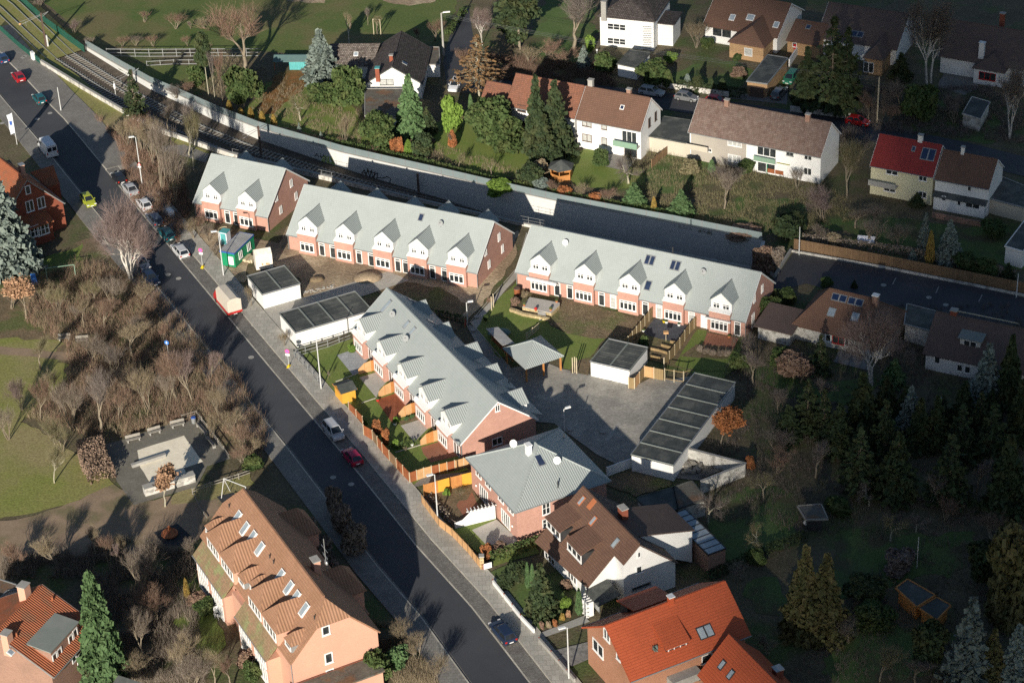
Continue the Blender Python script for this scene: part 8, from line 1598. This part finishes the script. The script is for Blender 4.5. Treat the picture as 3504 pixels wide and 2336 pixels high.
# tan fences of the right hand row
fence('tan board fence, left side of the slate patio garden','c4',((-200,850),(0,740),(165,540),(330,330)),1.8,'woodtan','palewood',1.7)
fence('tan board fence between the slate patio garden and the lawn garden','c4',((480,1030),(690,760),(820,560),(940,430)),1.8,'woodtan','palewood',1.7)
fence('tan board fence at the head of the paved court','c4',((5,1290),(85,1300),(215,1135),(475,1185)),1.8,'woodtan','palewood',1.5,alt=('woodtan','woodlight'))
fence('open tan post and rail frame between the court fence and long garage','c4',((490,1190),(740,1230),(830,1200)),2.0,'woodtan','palewood',1.6,rail=(1.9,.4))
fence('long brown plank fence along the east road','3b',((815,205),(1400,312),(2352,500),(2700,575)),1.9,'woodbrown',None,1.9,gap=.01)
t = empty('white_plinth_wall', G('3b',800,218), 0, 'low pale wall at the foot of the long plank fence', 'low wall'); o_ = t.location
pl_ = [G2('3b', x, y) for x, y in ((800,222),(1400,328),(2352,518),(2700,593))]; wallmesh([(a-o_.x, b-o_.y) for a, b in pl_], .2, .38, lambda x: 0, M['render_old'], 'wall', t)
t = empty('ramp_wall', G('3b',690,400), 0, 'pale ramp wall from the tunnel end to the east road', 'low wall'); o_ = t.location.copy(); pl_ = [G2('3b', x, y) for x, y in ((620,350),(690,398),(745,310),(800,225))]; wallmesh([(a-o_.x, b-o_.y) for a, b in pl_], .25, .7, lambda x: 0, M['concrete'], 'wall', t)
fence('grey green mesh fence on the park edge beyond the glass barrier','tr',((1235,650),(1720,655),(2350,650),(3000,648)),1.5,'zinc','metal',2.5,rail=(1.45,.75,.1),name='mesh_fence')
fence('second low mesh fence below the park edge one','tr',((1690,760),(2000,742),(2350,740)),.9,'zinc','metal',2.5,rail=(.85,.1),name='mesh_fence')
M['meshgreen'] = mat('green wire mesh', (.02,.11,.08), (.03,.14,.10), rough=.6, fine=0, trans=.45)
fence('dark green mesh fence on the park side of the tram tracks','tr',((200,-20),(540,290),(975,610)),1.5,'meshgreen','meshgreen',2.5,name='mesh_fence')
fence('dark green mesh fence between tram tracks and pavement','tr',((-20,335),(230,560),(470,745)),1.2,'meshgreen','meshgreen',2.5,name='mesh_fence')
fence('thin grey mesh fence round the corner lawn by the four bay garage','1b',((1975,925),(2065,1010),(2165,1130)),1.2,'zinc','zinc',1.6,rail=(1.15,.6,.1),name='mesh_fence')
fence('thin grey mesh fence between the four bay garage and the corner lawn','1b',((1975,925),(2200,860),(2352,800)),1.2,'zinc','zinc',1.9,rail=(1.15,.6,.1),name='mesh_fence')
fence('white panelled garden wall between hipped house and long garage','e9',((300,905),(470,840),(640,780)),1.5,'render','white',1.7,name='garden_wall',cat='garden wall',th=.08)
fence('low white wall with pillars before the white house','2c',((1150,905),(1225,1000),(1335,1140),(1430,1240)),.7,'render','brickold',2.2,name='low_wall',cat='low wall',th=.1,gap=.1)
fence('low brick wall along the pavement by the bright orange roofed house','2c',((1460,1290),(1540,1380),(1700,1568)),.6,'concrete','brickold',2.2,name='low_wall',cat='low wall',th=.12)
fence('pale retaining wall of the bungalow hedge on the side street','n5',((640,775),(900,815),(1290,870)),1.0,'render_old',None,3.0,name='low_wall',cat='low wall',th=.12,gap=0)
fence('long pale wall on the side street beside the massive yew','n6',((10,1120),(300,1150),(650,1200)),1.1,'render_old',None,3.0,name='low_wall',cat='low wall',th=.12,gap=0)
fence('white wall leading to the orange brick entrance','n5',((1830,600),(1950,420)),1.5,'render',None,3.0,name='garden_wall',cat='garden wall',th=.1,gap=0)
fence('brown panel fence beside the cream annex','2a',((2215,1130),(2320,1040)),1.6,'woodbrown','woodbrown',1.8)
fence('low timber fence with pale posts at the pavilion lawn','c3',((790,1030),(875,960),(962,885)),1.1,'palewood','palewood',1.7,rail=(1.0,.6,.2))
fence('timber playground rail at the upper corner','pl',((1170,270),(1330,225)),.8,'timber','timber',1.6,rail=(.75,.4))
fence('timber playground rail along the pavement side','pl',((1330,235),(1500,450),(1680,700)),.9,'timber','timber',1.8,rail=(.8,.4))
fence('timber rail between playground and swing','pl',((1285,1070),(1480,1000),(1780,910),(1905,865)),.9,'timber','timber',2.0,rail=(.85,.45))
fence('timber stumps beside the shaded playground exit','pl',((1285,1070),(1370,1230),(1440,1340)),.4,'timber','timber',1.3,rail=(.3,))
fence('thin dark fence behind the diagonal row by the court lamp','2b',((740,640),(950,700)),1.0,'darkmetal','darkmetal',1.5,rail=(.95,.5,.1),name='mesh_fence')
# playground walls
for (q, h, w_, lb, m) in ((((780,1095),(1318,940)),1.15,1.0,'broad low concrete block wall with painted side at the playground','render_old'),(((640,790),(1000,672)),.45,.4,'low concrete strip wall across the sand','concrete')):
    A_, C_ = G('pl',*q[0]), G('pl',*q[1]); d = (C_-A_).normalized(); L_ = (C_-A_).length; t = empty('playground_wall', A_, math.atan2(d.y, d.x), lb, 'low wall'); MB().box(0,L_,0,w_,0,h).obj('wall', M[m], t); MB().box(-.05,L_+.05,-.05,w_+.05,h+.002,h+.08).obj('coping', M['concrete'], t)
# benches
def bench(k, a, c, label):
    A_, C_ = G(k,*a), G(k,*c); d = (C_-A_).normalized(); L_ = max((C_-A_).length, 1.8); t = empty('park_bench', A_, math.atan2(d.y, d.x), label, 'bench', 'timber benches')
    MB().box(0,L_,-.05,.4,.42,.5).obj('seat', M['timber'], t); MB().slab([(0,.42,.6),(L_,.42,.6),(L_,.55,.95),(0,.55,.95)], (0,.05,0)).obj('backrest', M['timber'], t)
    for x in (.25, L_-.25): MB().box(x-.08,x+.08,0,.42,0,.41).obj('leg', M['concrete'], t)
bench('pl',(575,530),(735,490),'leftmost of the three benches above the sand'); bench('pl',(815,450),(935,415),'middle one of the three benches above the sand'); bench('pl',(1055,372),(1205,335),'bench left of the waste bin at the playground corner')
bench('pl',(1450,440),(1350,330),'upper bench at the pavement side rail'); bench('pl',(1540,580),(1450,470),'lower bench at the pavement side rail'); bench('1b',(390,820),(468,815),'left one of two benches beside the park path'); bench('1b',(510,835),(590,828),'right one of two benches beside the park path')
t = empty('waste_bin', G('pl',1298,305), 0, 'grey waste bin at the playground corner', 'bin'); MB().tube((0,0,0),(0,0,.9),.28,.33,n=12).obj('body', M['zinc'], t); MB().tube((0,0,.9),(0,0,1.0),.36,.3,n=12).obj('lid', M['blue'], t)
# play things
t = empty('play_spinner', G('1c',1140,578), 0, 'red brown round play spinner on a dark rubber mat', 'play equipment'); MB().tube((0,0,.25),(0,0,.4),1.05,1.05,n=20).obj('dish', M['terra'], t); b = MB(); [b.tube((math.cos(a)*.8,math.sin(a)*.8,.4),(0,0,1.5),.05) for a in (0,1.57,3.14,4.71)]; b.tube((0,0,0),(0,0,1.5),.07); b.obj('frame', M['woodred'], t)
def swing(p0, ang, L_, h, m, label, name='swing_frame'):
    t = empty(name, p0, R(ang), label, 'swing'); MB().tube((0,0,h),(L_,0,h),.06).obj('top_bar', M[m], t)
    for x in (0, L_):
        for s in (-1, 1): MB().tube((x, s*.9, 0), (x, 0, h), .05).obj('leg', M[m], t)
    for x in (L_*.35, L_*.65):
        b = MB(); [b.tube((x+q,0,h),(x+q,0,.5),.015) for q in (-.22,.22)]; b.box(x-.25,x+.25,-.1,.1,.44,.5); b.obj('swing_seat', M['darkmetal'], t)
p = G('pl',1640,1075); swing(p, -35, 3.6, 2.6, 'pole', 'pale metal swing frame beside the salmon house roof')
p = G('1b',320,415); swing(p, 10, 4.2, 2.2, 'bluegreen', 'grey green swing frame on the shade toned garden lawn')
t = empty('blue_play_sheet', G('1b',235,440), .4, 'crumpled bright blue sheet or slide beside the blue spruce', 'play sheet'); MB().slab([(-.5,-.3,.1),(.5,-.3,.1),(.35,.5,1.5),(-.35,.4,1.7)], (0,.12,.05)).obj('sheet', M['bluesign'], t); MB().tube((-.4,.4,0),(-.4,.4,1.6),.04).obj('leg', M['pole'], t)
# tree stakes
for (k, q, h, lb) in (('n1',((940,205),(1020,208),(985,185)),3.2,'square pale timber stake frame round a young park tree'),('c3',((1410,1480),(1440,1470),(1465,1485)),2.6,'three pale tree stakes before the white double garage'),('c3',((325,640),(350,600)),2.4,'pale slanting stakes beside the path')):
    c0 = G(k, *q[0]); t = empty('tree_stakes', c0, 0, lb, 'tree stakes')
    for p in q: d = G(k, *p)-c0; MB().tube(d, d+Vector((0,0,h)), .07).obj('stake', M['palewood'], t)
    if k == 'n1': e = [G(k, *p)-c0+Vector((0,0,h-.1)) for p in q]; b = MB(); [b.tube(e[i], e[(i+1)%3], .05) for i in range(3)]; b.obj('crossbar', M['palewood'], t)
# sandstone terrace
tp = [G('c3',x,y,.75) for x,y in ((835,455),(1235,530),(1235,560),(1120,668),(735,585))]; o_ = G('c3',950,600,0); t = empty('stone_terrace', o_, 0, 'raised pale patio on a yellow sandstone wall before the right hand row', 'terrace')
q = [Vector((p.x-o_.x,p.y-o_.y,0)) for p in tp]; MB().slab(q, (0,0,.66)).obj('wall', M['sandstone'], t); MB().slab([v+Vector((0,0,.665)) for v in q], (0,0,.09)).obj('patio_slabs', M['patio'], t)
for i in range(5): a = G('c3',1010-i*4,760-i*14,0)-o_; MB().box(a.x-.55,a.x+.55,a.y-.2+.0,a.y+.25,0,.14*(i+1)).obj('step', M['concrete'], t)
wl = [G2('c3',x,y) for x,y in ((560,650),(740,720),(940,755),(1085,790))]; wl2 = [(x-o_.x,y-o_.y) for x,y in wl]; wallmesh(wl2, .5, .5, lambda x: 0, M['sandstone'], 'lower_wall', t)
for (x, y, c) in ((760,575,'terra'),(915,640,'redp'),(1115,635,'terra'),(1195,525,'terra')):
    p = G('c3',x,y,.75); t = empty('flower_pot', p, 0, {760:'pot at the left corner of the raised patio',915:'pot with red flowers on the front edge of the raised patio',1115:'pot at the right front corner of the raised patio',1195:'large pot at the house end of the raised patio'}[x], 'flower pot', 'pots on the raised patio'); MB().tube((0,0,0),(0,0,.3),.14,.2,n=10).obj('pot', M['terra'], t); MB().ball((0,0,.4),.25,.25,.2).obj('plant', M['evergreen'] if c == 'terra' else M['redp'], t)
t = empty('water_butt', G('c3',665,425,0), 0, 'brown round water butt at the corner of the right hand row', 'water butt'); MB().tube((0,0,0),(0,0,1.1),.42,.46,n=14).obj('barrel', M['woodred'], t); MB().tube((0,0,1.1),(0,0,1.18),.5,.45,n=14).obj('lid', M['mast'], t)
for i, (k, x, y, m, lb) in enumerate((('f4',365,480,'redp','red pot at the left corner of the timber deck'),('f4',725,475,'redp','upper red pot by the door of the timber deck'),('f4',752,500,'redp','lower red pot by the door of the timber deck'),('f4',595,800,'white','white planter at the corner of the timber deck'),('f4',822,1075,'white','white planter on the lawn below the light terrace'),('f4',1310,1150,'terra','terracotta pot on the red brick terrace'),('c4',680,450,'white','white pot at the slate patio wall'),('c4',512,415,'white','small white pot beside the yellow one on the slate patio'),('c4',480,405,'yellow','yellow pot on the slate patio'),('c4',1350,610,'terra','terracotta pots by the last terrace door'),('c4',205,535,'white','white stone at the edge of the slate patio'))):
    t = empty('garden_pot', G(k,x,y,.02), 0, lb, 'garden pot'); MB().tube((0,0,0),(0,0,.38),.18,.26,n=10).obj('pot', M[m], t); MB().ball((0,0,.42),.24,.24,.14).obj('plant', M['evergreen'], t)
t = empty('bird_house', G('c4',505,655,0), 0, 'small bird house on a post beside the slate patio', 'bird house'); MB().tube((0,0,0),(0,0,1.2),.05).obj('post', M['palewood'], t); MB().slab([(-.35,-.25,1.3),(.35,-.25,1.3),(.35,.25,1.3),(-.35,.25,1.3)], (0,0,.3)).obj('house', M['woodlight'], t)
# timber planters stepping down by the slate patio
t = empty('timber_planters', G('c4',560,800,0), 0, 'stepped timber edged planters behind the white double garage', 'planter'); o_ = t.location
for i, (a, c) in enumerate((((560,680),(670,700)),((440,725),(620,775)),((415,800),(545,840)),((250,765),(420,800)),((300,875),(430,905)))):
    A_, C_ = G('c4',*a)-o_, G('c4',*c)-o_; d = (C_-A_).normalized(); MB().obox((A_+C_)/2+Vector((0,0,.22)), d, (-d.y,d.x,0), (0,0,1), (C_-A_).length/2, .09, .22).obj('timber_edge', M['woodtan'], t)
# garden table set, tipped table, heaps
t = empty('garden_chairs', G('s6',230,1030,0), 0, 'white garden chairs grouped on the terrace of the salmon house', 'garden chairs')
for i, (x, y, a) in enumerate(((0,0,.3),(.7,.2,1.5),(.2,-.8,2.8))):
    c_, s_ = math.cos(a), math.sin(a); f = lambda u, v, z: (x+u*c_-v*s_, y+u*s_+v*c_, z); MB().slab([f(-.25,-.25,.4),f(.25,-.25,.4),f(.25,.25,.4),f(-.25,.25,.4)], (0,0,.05)).obj('seat', M['white'], t); MB().slab([f(-.25,.25,.45),f(.25,.25,.45),f(.25,.32,.95),f(-.25,.32,.95)], (0,0,.02)).obj('backrest', M['white'], t); b = MB(); [b.tube(f(u,v,0),f(u,v,.4),.03) for u in (-.22,.22) for v in (-.22,.22)]; b.obj('leg_frame', M['white'], t)
t = empty('tipped_table', G('3b',1300,160,.3), R(-15), 'white table top lying behind the plank fence', 'table'); MB().slab([(-1.3,-.5,.3),(1.3,-.5,.3),(1.3,.5,.9),(-1.3,.5,.9)], (0,0,.06)).obj('table_top', M['flag'], t); [MB().tube((x,y,0),(x,y,.4+y*.4),.04).obj('leg', M['pole'], t) for x in (-1.1,1.1) for y in (-.3,.3)]
t = empty('moss_canopy', G('n5',1750,1545,0), R(-28), 'mossy yellow canopy on green posts before the white pair house', 'canopy'); MB().slab([(-2,-1.3,2.3),(2,-1.3,2.3),(2,1.5,2.9),(-2,1.5,2.9)], (0,0,.08)).obj('roof', M['moss'], t); [MB().box(x-.06,x+.06,y-.06,y+.06,0,2.3).obj('post', M['meshgreen'] if 0 else M['green'], t) for x in (-1.8,1.8) for y in (-1.1,1.3)]; MB().box(-1.8,1.8,-1.15,-1.08,.3,1.0).obj('parapet', M['woodred'], t)
o = MB().ball((0,0,0), 2.2, 1.5, .75, 10, 6).obj('soil_heap', M['dirt'], smooth=True); o.location = G('2b',310,395,.1); tag(o, 'light sandy soil heap before the middle row house', 'soil heap')
o = MB().ball((0,0,0), 1.2, .8, .5, 9, 5).obj('soil_heap', M['litter'], smooth=True); o.location = G('g1',1700,930,.1); tag(o, 'dark clod of soil right of the double garage', 'soil heap')
b = MB(); rs_ = random.Random(4)
for i in range(70):
    x, y = (1520+rs_.random()*420, 0); y = 1110-(x-1520)*.22+rs_.uniform(-22,22); p = G('g1', x, y, .02); b.obox(p+Vector((0,0,.05)), (1,0,0), (0,1,0), (0,0,1), rs_.uniform(.04,.12), rs_.uniform(.04,.1), .05)
tag(b.obj('brick_rubble', M['render_old']), 'scattered pinkish rubble along the driveway edge', 'rubble', kind='stuff')
b = MB()
for i in range(60):
    p = G('e9', 1330+rs_.random()*220, 640+rs_.random()*230, 0); b.obox(p+Vector((0,0,rs_.uniform(.1,.5))), (math.cos(i),math.sin(i),0), (-math.sin(i),math.cos(i),0), (0,0,1), rs_.uniform(.1,.5), rs_.uniform(.08,.3), rs_.uniform(.05,.25))
tag(b.obj('yard_clutter', M['timber']), 'jumbled timber and clutter in the walled yard', 'clutter', kind='stuff')
t = empty('bicycles', G('2b',965,712,0), 0, 'dark bicycles leaning together under the court lamp', 'bicycles')
for i in range(3):
    b = MB(); x = i*.5-.5
    for wx in (-.5,.5):
        for j in range(12): a0, a1 = j*math.pi/6, (j+1)*math.pi/6; b.tube((x+.1*wx,wx+.33*math.cos(a0),.34+.33*math.sin(a0)), (x+.1*wx,wx+.33*math.cos(a1),.34+.33*math.sin(a1)), .025, n=4)
    b.tube((x,-.5,.34),(x,-.1,.8),.03); b.tube((x,-.1,.8),(x,.4,.75),.03); b.tube((x,.5,.34),(x,.38,.95),.03); b.tube((x,-.15,.35),(x,.4,.75),.03); b.obj('bicycle_frame', M['redp'] if i == 1 else M['darkmetal'], t)
# gutter hose
b = MB(); pr_ = None
for i in range(15): a = i/14*5; p = G('g1', 470+90*math.cos(a), 265+45*math.sin(a), .05); b.tube(pr_, p, .05) if pr_ is not None else None; pr_ = p
tag(b.obj('pale_hose', M['palewood']), 'pale coiled hose before the first row house', 'hose')
p = G('pk', 1115, 560, 0); t = empty('white_cabinet', p, R(-60), 'white box cabinet beside the grey estate car', 'cabinet'); MB().box(-.7,.7,-.4,.4,.1,1.3).obj('housing', M['white'], t); MB().box(-.75,.75,-.45,.45,0,.1).obj('plinth', M['concrete'], t)
# ================= the cloud that shades the right hand side =================
rc = random.Random(5); b = MB(); D_ = 2600.0; bx_ = sd.cross(Vector((0,0,1))).normalized()*-1; by_ = bx_.cross(sd).normalized()
if by_.z < 0: by_ = -by_
edge = [G('n', x, y) for x, y in ((2420,-150),(2760,300),(2900,700),(2760,1050),(2600,1350),(2500,1700),(2480,2000),(2560,2400))]
def edge_x(y):
    pts = sorted([(p.y, p.x) for p in edge]); return float(np.interp(y, [q[0] for q in pts], [q[1] for q in pts]))
def puff(x, y, r):
    c = Vector((x, y, 2))+sd*(D_+rc.uniform(-60, 60)); b.ball(c, r*rc.uniform(.9,1.2), r*rc.uniform(.9,1.2), r*rc.uniform(.8,1.1), 8, 5)
y = 120
while y < 520:
    ex = edge_x(y); x = ex-24
    while x < ex+240:
        d = x-ex; pr = 1/(1+math.exp(-d/5.5))
        if d > 16: puff(x+rc.uniform(-2,2), y, 9); x += 9
        else:
            if rc.random() < pr*.62: puff(x, y+rc.uniform(-8,8), 2.6)
            x += 2.6
    y += 9 if True else 0
M['cloud'] = mat('cloud', (.85,.86,.88), (.8,.81,.83), rough=1, fine=0, ns=.02)
tag(b.obj('cloud', M['cloud'], uv=False, smooth=True), kind='structure')
